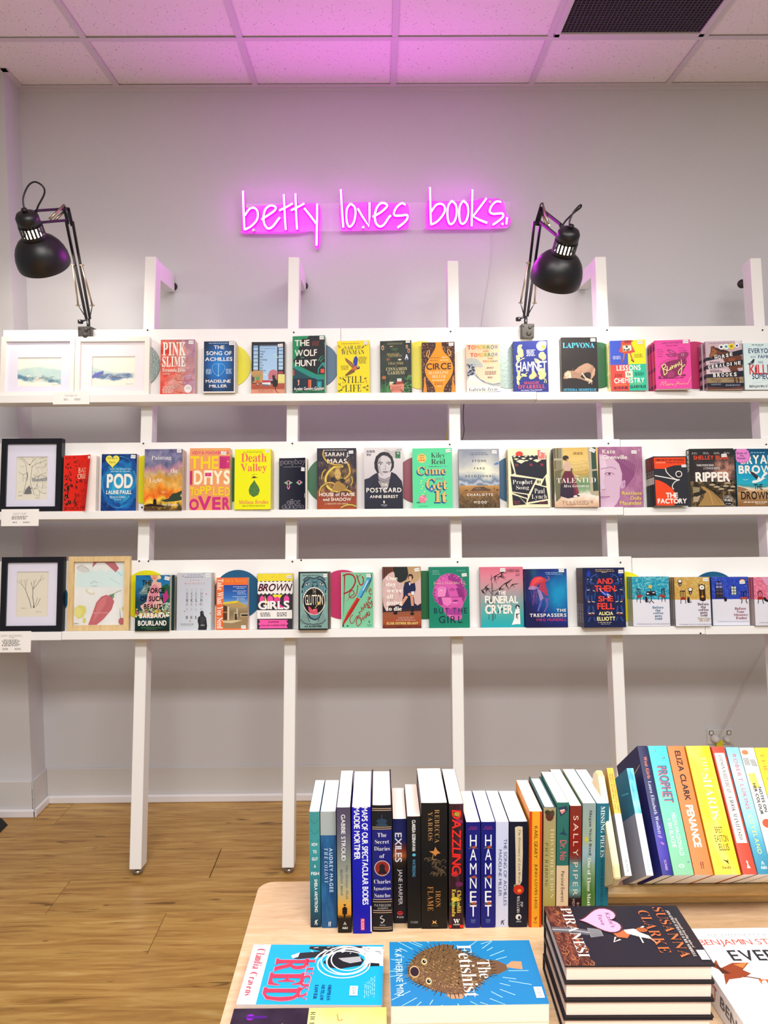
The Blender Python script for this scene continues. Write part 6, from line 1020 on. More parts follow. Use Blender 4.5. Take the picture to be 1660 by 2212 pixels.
def a_mas(c):
    N = vnoise(61,91,41,4,8)
    def f(U,V):
        r = np.hypot(U-.5,(V-.48)*1.1); m = np.clip(1.25-r*2.4+(N-.5)*1.6,0,1); base = ramp(np.clip(V*1.1-.1+(N-.5)*.2,0,1),[(0,'1c1830'),(.6,'2a1c34'),(.72,'8a3420'),(1,'b04818')])
        g = ramp(N,[(.25,'3a2418'),(.5,'7a5a2c'),(.75,'c8a050')]); return base*(1-m[...,None])+g*m[...,None]
    c.paint(f,60,90); G,G2 = 'd8b448','8a6a2c'
    def snake(P,w):
        c.cv(P,w*1.25,'3a2414'); c.cv(P,w,G2); c.cv([(x-w*.12,y-w*.12) for x,y in P],w*.5,G)
    c.cv([(1200,452),(1050,460),(930,570),(900,700),(960,820),(1110,876)],34,'e4cc50'); c.cv([(1110,876),(1230,850),(1280,780)],10,'e4cc50')
    snake([(870,190),(860,260),(920,360),(1040,420),(1180,430)],34); snake([(1265,380),(1310,470),(1310,580),(1230,660),(1160,650)],44); snake([(790,900),(830,800),(940,730),(1040,740),(1110,800)],36); snake([(1150,860),(1260,850),(1350,900),(1340,960)],36); snake([(830,660),(850,560),(900,500)],24); snake([(1340,620),(1360,700),(1330,780)],24)
    snake([(1160,1150),(1240,1110),(1340,1100),(1430,1130)],40)
    c.p([(1050,560),(1080,500),(1130,500),(1165,570),(1150,640),(1104,680),(1066,640)],'cfae60'); c.e(1080,592,9,5,'2a1a10'); c.e(1126,592,9,5,'2a1a10'); c.r(1092,648,1114,656,'8a3a2c')
    c.p([(1010,850),(1050,740),(1090,700),(1150,710),(1240,770),(1250,830),(1160,870)],'a8823c'); c.e(1018,668,30,34,'1c1424'); c.e(1185,690,42,42,'2a1c1c')
    rs = random.Random(8)
    for k in range(70): c.e(rs.uniform(770,1410),rs.uniform(200,1000),rs.uniform(4,12),rs.uniform(2,6),rs.choice(['d8a888','c8a050','e8c8b0','8a5a40']),6,rot=rs.uniform(0,180)); c.l -= 1
    c.l += 1
    c.sm(850,166,1340,184,'e8e0d0',1); c.t('SARAH J.',888,212,1304,302,'f6efe6','b'); c.t('MAAS',930,322,1264,402,'f6efe6','b'); c.t('HOUSE of FLAME',790,892,1398,952,'f6efe6','b'); c.t('and SHADOW',856,976,1334,1034,'f6efe6','b'); c.t('A CRESCENT CITY NOVEL',884,1064,1286,1092,'f0d8b0','r')
book(1,Z24,(752,142,1424,1168),a_mas,'thick paperback with a gold moon and coiling serpents',0.048,1,'3a2430',pg='p',st=(1298,188,1376,240,4,'$24.99'))
def a_pos(c):
    c.paint(lambda U,V: ramp(V+(vnoise(13,19,3)-.5)*.1,[(0,'e2dfe0'),(.5,'cfcacf'),(1,'b8b0bc')]),12,18)
    D = '12142c'; c.p([(275,480),(270,380),(300,280),(370,220),(440,202),(520,220),(580,290),(608,380),(605,460),(570,520),(520,560),(320,560)],'17151c')
    c.p([(335,480),(325,400),(345,320),(400,270),(440,262),(490,272),(550,330),(568,420),(550,500),(520,570),(470,612),(440,618),(400,605),(350,550)],'d0ccd0')
    c.p([(335,480),(328,400),(350,320),(390,290),(372,400),(380,520),(430,612),(380,590),(345,540)],'b4aeb4')
    for s_,x in ((1,378),(-1,520)): c.cv([(x-42,398),(x-10,376),(x+38,388)],12,'2a2830'); c.e(x,415,36,14,'f0eef0'); c.e(x+2,413,13,12,'2c2a34'); c.cv([(x-38,412),(x,398),(x+38,412)],6,'3a3640')
    c.cv([(455,420),(462,470),(470,492),(430,500),(415,488)],7,'8a848c'); c.cv([(404,542),(440,532),(470,534),(515,536)],7,'4a4450'); c.e(460,545,44,12,'7a727c')
    c.p([(100,665),(180,640),(250,590),(330,550),(350,640),(420,830),(440,900),(500,800),(560,540),(640,580),(700,650),(740,700),(756,800),(756,1155),(100,1155)],D)
    c.p([(330,600),(380,640),(450,660),(530,620),(528,690),(440,720),(350,690)],'8a828a'); c.cv([(335,640),(430,680),(528,650)],8,'b8b0b8'); c.p([(330,690),(430,716),(528,690),(440,900)],'9c98a0'); c.p([(100,665),(180,640),(250,590),(300,560),(200,780),(180,1000),(100,1000)],'1c1e38')
    c.r(632,200,718,312,'2c7a50'); c.r(640,215,712,260,'1c5a38'); c.t('50',656,216,700,248,'e8f0e8','b')
    for k in range(5): c.cv([(445,162+k*26),(510,180+k*26),(560,206+k*26),(640,178+k*26)],3.5,'55525c')
    c.t('$26.99',650,160,735,186,'7a7684','I'); c.sm(136,176,296,216,'3a3a44',2); c.sm(136,232,220,272,'3a3a44',2)
    c.t('THE',384,734,494,778,'f4f0c8','b'); c.t('POSTCARD',132,806,730,884,WH,'b',gap=.12); c.t('ANNE BEREST',190,928,672,978,WH,'b',gap=.1); c.p([(425,1020),(444,1024),(436,1045),(450,1048),(426,1082),(430,1054),(416,1050)],WH); c.t('Europa',382,1082,484,1108,'e8e4f0','i'); c.sm(404,1114,470,1122,'b8b4c8',1)
book(1,Z25,(94,134,758,1156),a_pos,'black and white portrait paperback with white capitals and a green stamp',0.034,1,'b0a8a8',pg='p',gap=0.015)
def a_come(c):
    c.fill('58e0a0'); c.e(1092,315,78,80,'f0cc64'); c.sm(1050,256,1140,280,'6a4a20',2); c.sm(1050,294,1142,322,'e0442c',1); c.sm(1036,334,1152,366,'e0442c',1)
    c.t('Kiley',1250,224,1488,334,'141e1a','R',gap=.03); c.t('Reid',1250,330,1488,420,'141e1a','R',gap=.03); c.sm(1190,450,1420,466,'1a3a3a',1); c.sm(1420,450,1540,464,'3a8ad0',1)
    B,G = '0c72c0','dcc070'
    for s_,x0,y0,x1,y1 in (('Come',1010,456,1508,596),('Get',1160,660,1522,850),('It',1300,866,1520,1068)):
        for k in range(5): c.t(s_,x0-k*3.5,y0+k*5,x1-k*3.5,y1+k*5,B,'D',gap=0.0); c.l -= 1
        c.l += 1; c.t(s_,x0,y0,x1,y1,'2a4a5a','D',gap=0.0); c.t(s_,x0+1,y0,x1+1,y1,G,'r',gap=.03)
    c.t('and',1330,634,1462,684,'8aa0a0','D'); c.e(1250,845,44,46,B); c.e(1254,842,20,22,G)
    for x,y in ((1126,645),(1082,696),(1072,740),(1100,796),(1080,836),(1130,884),(1100,930)): c.e(x,y,15,12,'c8f0a0',9)
    c.e(1028,1066,40,8,'1c5a44'); c.e(1096,1005,66,60,'ee7e9a'); c.e(1150,1012,22,24,'f4a0b4'); c.e(1120,965,8,8,'2a1a20'); c.p([(1130,945),(1162,934),(1160,970)],'e06a8a'); c.r(1050,1050,1072,1074,'e06a8a'); c.r(1120,1050,1142,1074,'e06a8a'); c.e(1090,975,30,16,'f6b0c0'); c.t('BLOOMSBURY',1026,1122,1196,1136,'3aa878')
book(1,Z25,(928,145,1606,1170),a_come,'mint green paperback with a pink piggy bank',0.030,1,'58e0a0',pg='w',yaw=3,gap=0.010,st=(1506,172,1590,228,10))
def a_stone(c):
    N = vnoise(61,91,51,5,4); N2 = vnoise(61,91,52,4,26)
    def f(U,V):
        sky = ramp(np.clip(V/.6+(N-.5)*.5,0,1),[(0,'9098a8'),(.35,'b8bcc0'),(.6,'dcdccc'),(.75,'a8b4c0'),(.86,'6a7c98'),(.93,'c8d0d8'),(1,'6c7c96')])
        g = np.exp(-((U-.65)**2/.05+(V-.3)**2/.03)); sky = sky+g[...,None]*np.array([.16,.16,.08])
        land = ramp(np.clip((V-.6)/.4+(N-.5)*.15,0,1),[(0,'c89c58'),(.2,'a8763c'),(.5,'7a5a30'),(1,'4a381e')])+(N2-.5)[...,None]*np.array([.5,.4,.25])*np.clip((V-.66)*6,0,1)[...,None]
        return np.where((V > .615)[...,None],land,sky)
    c.paint(f,60,90)
    c.p([(290,840),(350,790),(420,785),(500,780),(560,810),(620,830),(600,856),(450,850),(300,856)],'5c4430'); c.p([(340,800),(430,790),(470,820),(380,830)],'7c604c'); c.e(210,842,30,12,'6a4a30'); c.e(678,812,6,18,'3a2c28'); c.e(730,838,24,12,'4a3424'); c.p([(676,410),(720,380),(760,376),(760,410),(700,424)],'5a80c0')
    c.sm(270,212,600,228,'4a5a80',1); c.sm(252,238,610,256,'4a5a80',1)
    K = '20242c'; c.t('STONE',316,332,548,370,K,'b',gap=.34); c.t('YARD',340,458,526,496,K,'b',gap=.34); c.t('DEVOTIONAL',200,586,674,624,K,'b',gap=.34); c.t('CHARLOTTE',224,894,652,936,WH,'b',gap=.28); c.t('WOOD',330,1018,548,1060,WH,'b',gap=.28)
book(1,Z26,(92,152,768,1140),a_stone,'paperback with a cloudy sky above a dry rocky field',0.026,1,'8a8a88',pg='p',gap=0.012,st=(648,172,732,228,-4))
def a_pro(c):
    c.fill('fbf3ca'); K = '16182a'; c.e(1110,240,62,48,'f0402e')
    c.p([(985,270),(1560,262),(1560,575),(1490,665),(1050,585)],K)
    for x in range(1000,1420,60): c.p([(x,290),(x+20,258),(x+40,290)],K)
    for x,y,w,h in ((1140,360,84,42),(1406,350,70,34),(1060,322,44,20),(1180,310,44,20),(1300,318,34,22),(1030,282,30,14),(1110,278,26,12),(1220,278,30,12),(1290,274,20,10),(1360,272,20,10),(1230,350,40,14)): c.p([(x-w,y),(x-w*.3,y-h*.6),(x+w,y-h*.2),(x,y+h)],'fbf3ca')
    for x in (1050,1286,1466):
        for d in (0,26): c.p([(x-8+d,405),(x+4+d,403),(x+12+d,444),(x+d,446)],'c83a48')
    c.p([(960,340),(1025,560),(975,585)],'2a1c28'); c.p([(958,612),(1380,668),(1250,912),(980,870)],K); c.p([(1360,758),(1548,812),(1572,1000),(1228,1055)],K); c.p([(1465,770),(1530,630),(1548,785)],K); c.p([(978,888),(1230,930),(1238,985),(1160,960)],K); c.p([(978,920),(1090,960),(1205,1090),(990,1104)],K); c.p([(1100,965),(1218,1000),(1206,1070)],K); c.p([(1240,1085),(1562,1030),(1566,1090)],K)
    for x in (1400,1420,1446): c.e(x,712,7,30,'2a2a20')
    c.t('Prophet',990,676,1320,770,WH,'R'); c.t('Song',1046,770,1258,858,WH,'R'); c.t('Paul',1346,824,1516,908,WH,'R'); c.t('Lynch',1298,924,1552,1020,WH,'R')
    c.p([(1414,172),(1548,170),(1550,338),(1418,338)],'e4c8c0'); c.r(1420,180,1500,300,'e4584a'); c.r(1440,230,1530,320,'e88070'); c.r(1460,172,1545,215,'f0ecec'); c.sm(1432,190,1480,290,'f8e0d8',5); c.sm(1000,1028,1110,1088,'8a3848',2); c.sm(1420,1040,1550,1082,'8a3848',2)
book(1,Z26,(920,145,1606,1144),a_pro,'cream and black angular paperback with a red sun',0.026,2,'f8f0c8',pg='w',spine='e8dcb8',yaw=2,sp=[(.04,.97,('THE PROPHET SONG LYNCH','16182a'))])
def a_tal(c):
    N = vnoise(51,76,61,4,8)
    c.paint(lambda U,V: ramp(np.clip(V+(N-.5)*.2,0,1),[(0,'e0bc62'),(.3,'ecd082'),(.42,'c8a856'),(.5,'98a068'),(.6,'6a9466'),(.72,'8aaa80'),(.8,'f4ece2'),(.92,'e8c8a6'),(1,'d8b092')]),50,75)
    for k in range(12): c.cv([(400+k*5,360+k*22),(500,380+k*18),(600+k*6,350+k*20),(690,370+k*14)],4,['b08a48','d8b868','8a8050'][k % 3])
    c.p([(140,140),(290,125),(290,500),(240,560),(240,960),(160,1030)],'8a8468'); c.r(150,140,170,480,'5a5844'); c.r(200,135,216,300,'5a5844'); c.r(270,130,288,480,'b8b090'); c.r(145,305,280,340,'b4ae94'); c.p([(150,520),(280,490),(250,560),(240,950),(170,1020)],'6e6a50')
    c.p([(690,112),(820,106),(850,930),(720,900)],'b8ac90'); c.p([(745,112),(820,106),(828,490),(750,496)],'2c4c3c'); c.p([(752,525),(832,518),(846,850),(762,856)],'2a4638')
    c.e(335,300,50,42,'33221a'); c.p([(350,320),(378,310),(372,350),(340,350)],'c89878'); c.p([(330,350),(400,370),(418,450),(410,520),(310,520),(298,430)],'d4b4a0'); c.p([(415,470),(440,480),(435,540),(400,530)],'5a6a3a')
    c.p([(315,515),(420,520),(460,600),(500,760),(535,880),(460,950),(360,970),(230,930),(240,760),(275,600)],'6a1c38'); c.p([(240,740),(320,700),(440,760),(455,950),(360,970),(232,930)],'2e1a34'); c.p([(440,560),(480,640),(530,880),(490,900),(460,700)],'8a2c40')
    c.e(478,936,36,16,'f0e8e0'); c.p([(490,900),(555,930),(510,944)],'241c20')
    c.sm(450,205,620,250,'8a6a30',2); c.t('The',462,582,535,616,'f4ecdc','I'); c.t('TALENTED',182,632,808,716,WH,'R',gap=.04); c.t('Mrs Greenway',290,744,706,800,WH,'I'); c.t('TEA COOPER',260,1006,762,1054,'a88a80','R',gap=.08); c.sm(286,1062,726,1074,'8a6a58',1)
book(1,Z27,(142,130,850,1112),a_tal,'paperback of a woman in a crimson skirt at a doorway',0.028,2,'8a7a58',pg='c',yaw=4,gap=0.004,spine='6a5034',st=(710,122,804,182,-28),sp=[(.06,.2,'2a2018'),(.25,.85,('TEA COOPER','1a1410'))])
def a_kat(c):
    N = vnoise(61,88,71,5,8)
    c.paint(lambda U,V: ramp(np.clip(.35+(N-.5)*.9+np.sin((U*3+V*5+N*4)*6)*.06,0,1),[(0,'9a5a88'),(.5,'b47ca0'),(1,'cc9cb4')]),60,87)
    c.p([(880,230),(1000,250),(1120,310),(1200,400),(1240,560),(1230,700),(1200,800),(1190,950),(1140,1050),(1080,1108),(880,1108)],'d8b8d0')
    c.p([(880,250),(960,290),(1000,420),(960,520),(940,700),(960,800),(900,860),(880,860)],'e4cce0'); c.p([(1120,310),(1200,400),(1250,560),(1240,700),(1290,660),(1290,790),(1240,860),(1320,760),(1440,600),(1470,420),(1350,340),(1200,300)],'8a4c7c')
    c.p([(1228,700),(1260,670),(1294,670),(1286,770),(1240,806),(1212,800)],'d0a8c8'); c.e(1264,730,14,40,'b888b0')
    c.cv([(900,480),(1000,460),(1070,450),(1150,480)],14,'b088b0'); c.e(1030,562,74,30,'c094b8'); c.e(1040,562,52,18,'e0c4dc'); c.e(1036,560,22,17,'6a3a5c'); c.cv([(960,560),(1010,540),(1080,548),(1120,572)],7,'7a4870'); c.cv([(900,815),(930,825),(960,808)],10,'9a6a94'); c.cv([(880,936),(960,938),(1030,932)],10,'8a5480'); c.p([(880,940),(1020,940),(960,965),(880,970)],'c498bc')
    for k in range(26): x = 1180+k*15; c.cv([(x,180+k*4),(x+40,260+k*9),(x+20,340+k*12)],4,['c898b4','9a5a8a'][k % 2])
    c.t('Kate',932,156,1138,226,WH,'S'); c.t('Grenville',930,250,1332,320,WH,'S'); Y = 'ecd860'
    c.t('Restless',1230,850,1546,910,Y,'S'); c.t('Dolly',1368,934,1546,1010,Y,'S'); c.t('Maunder',1188,1010,1548,1074,Y,'S'); c.e(1530,172,10,18,'d8b8d0')
book(1,Z27,(876,112,1580,1112),a_kat,'mauve hardback with half of a face',0.034,1,'b078a0',hard=True,pg='w',st=(1404,176,1490,230,0))
def a_fac(c):
    K = '2c2e36'; c.fill(K); R1 = 'f04a1e'
    c.r(126,238,556,330,R1); c.p([(128,325),(556,325),(556,345),(480,350),(400,352),(310,378),(270,398),(130,398)],R1); c.t('HIROKO OYAMADA',150,258,538,290,'3a1018','H'); c.t('AUTHOR OF',148,303,278,320,'f4b890','H'); c.t('WEASELS IN THE ATTIC',288,302,538,320,'5a1418','H')
    c.p([(130,548),(200,568),(280,610),(350,670),(400,740),(420,820),(400,880),(370,914),(138,914)],R1)
    W2 = 'f6f2ea'; c.cv([(280,392),(290,440),(340,500),(410,545),(465,555)],11,W2); c.ln([(130,492),(270,520),(440,556)],13,W2); c.cv([(465,555),(410,575),(370,620),(362,660),(380,690)],11,W2); c.e(456,474,46,46,W2,26); c.e(456,474,35,35,'2a262c',22); c.e(462,464,6,6,'8a6a60',8)
    outl(c,'THE',270,734,432,808,W2,W2); outl(c,'FACTORY',156,816,550,888,W2,W2)
book(1,Z28,(120,222,572,920),a_fac,'orange and charcoal paperback with a white line bird eye',0.020,4,'2c2e36',spine='3a1418',pg='w',st=(496,342,560,378,0,'$22.99'),sp=[(.02,.26,'7a1a1c'),(.28,.40,('THE','d8d0c8')),(.42,.56,'d8d0c8'),(.58,1,'18181c')],dx=-0.0006)
def a_rip(c):
    N = vnoise(61,91,81,5,6); N2 = vnoise(61,91,82,4,22)
    def f(U,V):
        s_ = ramp(np.clip(U*.7+(N-.5)*1.1+.1*(V < .5),0,1),[(0,'2a2628'),(.4,'3c3234'),(.62,'5a4442'),(.8,'b4806c'),(1,'d49a80')]); tp = np.clip(V*5-.4,0,1)[...,None]; s_ = s_*tp+H('26262a')*(1-tp)
        l = ramp(np.clip((N2-.5)*1.6+.5,0,1),[(0,'16130f'),(.5,'4a3c28'),(1,'a88a54')]); return np.where((V > .56)[...,None],l,s_)
    c.paint(f,60,90)
    c.p([(740,640),(800,650),(900,720),(1010,830),(1060,915),(700,915),(780,800),(800,720)],'a8844c'); c.cv([(780,660),(860,740),(900,900)],8,'d0a868'); c.cv([(800,660),(920,760),(1000,880)],6,'7a5c34')
    c.p([(640,650),(735,660),(720,760),(640,740)],'9a8a68'); c.p([(640,790),(740,770),(700,860),(640,860)],'b8a484'); c.p([(640,740),(800,700),(820,730),(680,790)],'2a241c')
    for x,y in ((900,620),(960,650),(1020,680),(1080,640),(1140,700),(1110,600),(1180,650)): c.p([(x-40,y),(x,y-14),(x+40,y),(x+30,y+16),(x-34,y+16)],'b8a68c'); c.e(x+30,y-24,34,16,'1c1c16')
    for x in (680,830,975,1105): c.sm(x-40,170,x+45,200,'b0aca8',2)
    c.t('SHELLEY BURR',664,216,1132,274,'f0502c','b',gap=.1); c.t('THREE PEOPLE DEAD.',700,338,934,366,'e8e4e0','b'); c.t('A TOWN IN SHREDS.',792,378,1014,412,'d8d0cc','b'); c.t('RIPPER',680,446,1138,586,WH,'H',gap=.03)
    c.e(1104,848,74,76,'c8c0b4'); c.e(1104,848,70,72,'24221e'); c.p([(1050,810),(1104,780),(1160,810)],'a8a090'); c.t('WAKE',1046,818,1160,860,WH,'b'); c.sm(1060,880,1150,900,'b8b0a0',1); c.ln([(1150,900),(1180,925)],8,'c8c0b4')
book(1,Z28,(614,120,1204,926),a_rip,'dark paperback showing a dusty road and giant white capitals',0.034,1,'26262a',spine='1c1c1e',pg='c',yaw=2,st=(1038,198,1108,240),sp=[(.03,.4,('RIPPER','f0ece8'))])
def a_dro(c):
    N = vnoise(41,61,91,4,6)
    c.paint(lambda U,V: ramp(np.clip(V+(N-.5)*.05,0,1),[(0,'0e4a70'),(.2,'127aa4'),(.45,'18a4cc'),(.6,'2ab0c8'),(.655,'3a98a0'),(.69,'e8d8b8'),(.74,'c8a070'),(1,'8a6038')]),40,60)
    c.p([(1240,640),(1300,645),(1400,690),(1240,740)],'9a7450'); c.cv([(1240,640),(1330,665),(1430,700),(1560,690),(1700,670)],9,'f4f0e4')
    c.sm(1440,165,1660,186,'8ac0d8',1); c.t('BRYAN',1300,206,1760,338,WH,'H'); c.t('BROWN',1266,352,1830,474,WH,'H')
    c.p([(1405,430),(1470,450),(1520,500),(1560,545),(1590,490),(1640,440),(1660,470),(1600,520),(1620,535),(1560,580),(1480,606),(1440,600),(1450,570),(1510,560),(1470,520)],'f0f2f2'); c.p([(1405,430),(1470,455),(1530,510),(1510,560),(1470,520)],'33343e'); c.p([(1620,530),(1640,540),(1620,545)],'e0a030')
    c.cv([(1320,550),(1350,560),(1390,548)],5,'d8e8f0'); c.t('THE',1466,616,1580,700,'14223c','b'); c.t('DROWNING',1284,722,1860,836,'1c1410','b'); c.sm(1280,862,1660,882,'f0e8d8',1); c.t('TRENT DALTON',1470,884,1600,904,'e0d0b8','b')
    P = []
    for k in range(32): r = 124 if k % 2 else 106; a = 2*PI*k/32; P.append((1318+r*math.cos(a),212+r*math.sin(a)))
    c.p(P,'3a2030'); c.p([(1318+(x-1318)*.95,212+(y-212)*.95) for x,y in P],'e68ad4'); c.t('Book of',1252,166,1390,196,'3a2040','b'); c.t('the',1290,206,1342,228,'3a2040','b'); c.t('Month!',1252,238,1364,268,'3a2040','b')
book(1,Z28,(1236,120,1870,930),a_dro,'blue beach paperback with a gull and a pink starburst sticker',0.034,1,'1a6a8c',spine='2a4a58',pg='w',sp=[(.1,.6,('BRYAN BROWN','c8dce0'))])
Z30,Z32,Z33,Z34,Z35,Z36,Z37,Z38 = (0,1195,5.724),(280,1220,8.737),(450,1220,8.513),(635,1220,8.737),(815,1215,7.905),(1020,1215,7.545),(1235,1215,7.545),(1440,1215,7.545)
def a_for(c):
    N = vnoise(49,73,13,4,6)
    c.paint(lambda U,V: ramp(np.clip((1-V)*.8+(N-.5)*.5+.1,0,1),[(0,'06201e'),(.25,'0e3a34'),(.5,'1a4a6a'),(.8,'1f7ab0'),(1,'1466a0')]),48,72)
    c.p([(250,420),(330,300),(420,280),(440,560),(200,560)],'6a8a84'); c.p([(590,420),(700,360),(770,420),(760,700),(640,700)],'1f5a3c'); c.p([(620,560),(700,480),(740,620),(650,740)],'b8347c')
    c.p([(380,200),(560,196),(590,260),(520,270),(500,320),(590,340),(600,420),(560,560),(640,760),(520,860),(250,860),(200,780),(320,700),(340,560),(400,400),(440,300)],'e2b4a8'); c.p([(400,196),(520,196),(510,260),(440,290),(400,250)],'e0a078'); c.p([(520,196),(580,210),(590,260),(530,280)],'ecd8a0'); c.ln([(440,250),(480,258)],10,'c02a30'); c.p([(400,420),(470,360),(560,440),(520,640),(400,800),(340,700)],'d88a9c')
    rs = random.Random(5)
    for k in range(70): c.e(rs.uniform(105,750),rs.uniform(820,985),rs.uniform(14,42),rs.uniform(12,34),rs.choice(['e8d060','d8a83c','e07a80','b8d8a0','e8f0d0','8ab87c','c8608a']),8); c.l -= 1
    for k in range(16): c.e(rs.uniform(640,750),rs.uniform(740,860),36,30,'d0ecd0',8); c.l -= 1
    c.l += 1
    K = '0a0c0e'
    for s_,x0,y0,x1,y1 in (('THE',232,290,410,392),('FORCE',340,438,664,542),('OF SUCH',204,592,628,692),('BEAUTY',272,742,682,846)): c.t(s_,x0,y0,x1,y1,K,'H')
    c.cv([(180,550),(220,500),(290,430),(250,500),(320,480)],5,'e8e8e0'); c.t('BARBARA',192,912,688,1012,WH,'H'); c.t('BOURLAND',166,1052,704,1154,WH,'H'); c.sm(196,1182,660,1202,'5a8a3a',1); c.sm(330,1212,526,1228,'6a7a6a',1)
book(2,Z32,(108,196,760,1252),a_for,'floral paperback with huge black and white hand lettering',0.027,2,'0c2c2c',pg='c',gap=0.008,st=(650,212,748,280,-12),dx=0.010)
def a_hel(c):
    c.paint(lambda U,V: ramp(V*.6+U*.4,[(0,'c4c8d4'),(.6,'ccd4e0'),(1,'dce8f0')]),6,8)
    c.sm(1060,184,1410,200,'6a6a78',1); c.sm(1030,226,1424,242,'3a3a44',1); c.t('ANNE',1132,276,1320,304,'d0746c','R',gap=.5); c.t('MICHAELS',1034,338,1416,370,'d0746c','R',gap=.4)
    for y,col,st in ((450,'b4b8c4','R'),(520,'6a6c78','R'),(582,'7a7c88','R'),(646,'1c1c24','r'),(720,'8a8c98','R'),(820,'a8acb8','R'),(966,'1c1c24','r')):
        for ch,x in zip('HELD',(1064,1152,1240,1334)):
            if y == 966 and ch == 'D': continue
            h = 52 if y != 820 else 44
            c.t(ch,x,y,x+44,y+h,col,st); c.l -= 1
    c.l += 1
    for x,y in ((1004,212),(1450,554),(1042,876),(1148,1062),(1332,744),(1526,918),(1396,156)): c.e(x,y,11,11,'b85a54')
    c.p([(1300,990),(1340,960),(1335,890),(1365,866),(1400,880),(1408,950),(1450,1000),(1470,1150),(1460,1228),(1300,1228),(1310,1140),(1290,1060)],'2c2c30'); c.p([(1350,990),(1380,1000),(1410,990),(1400,1060),(1340,1050)],'505058'); c.e(1385,1140,44,16,'8a8a90'); c.p([(1330,980),(1390,970),(1440,1010),(1400,1120),(1350,1120)],'3e3e44'); c.e(1384,905,16,26,'54545a')
    c.sm(966,1108,1220,1124,'6a6c78',1); c.sm(974,1134,1210,1150,'a8acb8',1)
book(2,Z32,(896,152,1540,1234),a_hel,'pale grey paperback with repeated faded letters and a standing figure',0.024,2,'9a9ca8',pg='c',st=(1440,176,1526,240,6),spine='3a4050',dx=0.004)
def a_tak(c):
    c.fill('ee7236'); c.t('Idra Novey',306,256,704,342,'f4a040','R'); c.t('Take What You Need',166,258,274,1168,'faf4ec','r',rot=90,gap=.03)
    c.paint(lambda U,V: ramp(V,[(0,'1f4aa0'),(.3,'3a78c8'),(.42,'8ab0d8'),(.5,'a89a78'),(.66,'8a7450'),(.8,'a88c64'),(1,'b49670')]),6,30,(284,372,728,1166))
    c.p([(276,690),(540,660),(700,760),(700,790),(540,800),(276,740)],'b89a68'); c.p([(276,690),(540,660),(560,672),(530,700),(276,722)],'e8d028'); c.p([(540,662),(702,765),(694,782),(532,700)],'c8a83c')
    c.r(356,770,388,1020,'dcd0b8'); c.r(388,790,400,1020,'8a7a60'); c.r(522,800,546,960,'d0c4a8'); c.p([(276,740),(350,760),(350,1010),(276,1010)],'5a3c24'); c.r(276,860,350,880,'b88a50'); c.r(400,840,470,900,'8a7a54'); c.r(470,870,522,1010,'b0a488'); c.r(490,900,530,1010,'3a3430'); c.r(596,890,728,960,'c8b890'); c.r(612,910,728,945,'2a2420'); c.p([(276,1030),(560,1010),(728,1000),(728,1166),(276,1166)],'9c8460'); c.p([(276,1030),(520,1015),(640,1020),(440,1070),(276,1060)],'d8c8a0')
    for y in (396,424,474,502,530,576,604,634): c.sm(520 if y % 3 else 440,y,702,y+18,'d0dcf0',1)
    c.r(284,1166,728,1190,'ee7236')
book(2,Z33,(150,236,730,1190),a_tak,'small orange paperback with a petrol station photo',0.034,1,'f0a078',pg='p',st=(612,1112,698,1172,0),spine='f0b060')
def a_bro(c):
    c.fill('34303a'); c.r(908,162,1560,300,'f4e438'); rs = random.Random(2)
    for k in range(70): x,y = rs.uniform(920,1550),rs.uniform(172,285); c.ln([(x,y),(x+rs.uniform(-18,18),y+rs.uniform(-10,10))],5,'d8a030'); c.l -= 1
    c.l += 1
    c.r(908,320,1560,525,'f8f6f4')
    for k in range(9): x = 900+k*74; c.p([(x+37,296),(x,322),(x+74,322)],'f8f6f4'); c.p([(x+37,552),(x,522),(x+74,522)],'f8f6f4')
    c.t('BROWN',916,350,1552,490,'8a2048','b',shear=.35,gap=.03); c.t('BROWN',912,346,1548,486,'2c0c1c','s',shear=.35,gap=.07)
    for x,w in ((990,46),(1140,58),(1268,60),(1440,54)): c.p([(x-w,680),(x-w*.8,600),(x,560),(x+w*.9,600),(x+w,680)],'f050a4')
    c.p([(1040,560),(1090,700),(1050,740)],'f4e438'); c.p([(1180,552),(1370,552),(1320,620),(1210,600)],'f4e438'); c.e(1270,640,44,50,'e8489c'); c.p([(1250,780),(1320,730),(1400,790),(1300,800)],'e8489c')
    c.t('GIRLS',920,664,1496,826,'faf8f6','H',gap=.02); c.r(904,838,1545,996,'faf8f4'); c.sm(955,878,1150,958,'3a343c',3); c.sm(1258,878,1460,958,'3a343c',3)
    c.p([(930,1010),(1470,1018),(1440,1052),(1475,1090),(1440,1120),(1465,1172),(935,1172),(962,1130),(924,1090),(962,1050)],'f45cac'); c.t('DAPHNE',1110,1042,1300,1072,'6a1030','H'); c.t('PALASI ANDREADES',978,1104,1424,1134,'6a1030','H')
book(2,Z33,(904,160,1554,1190),a_bro,'zigzag paperback in yellow, white, black and pink',0.024,1,'4a4440',pg='c',gap=0.004,st=(1444,200,1528,258,8))
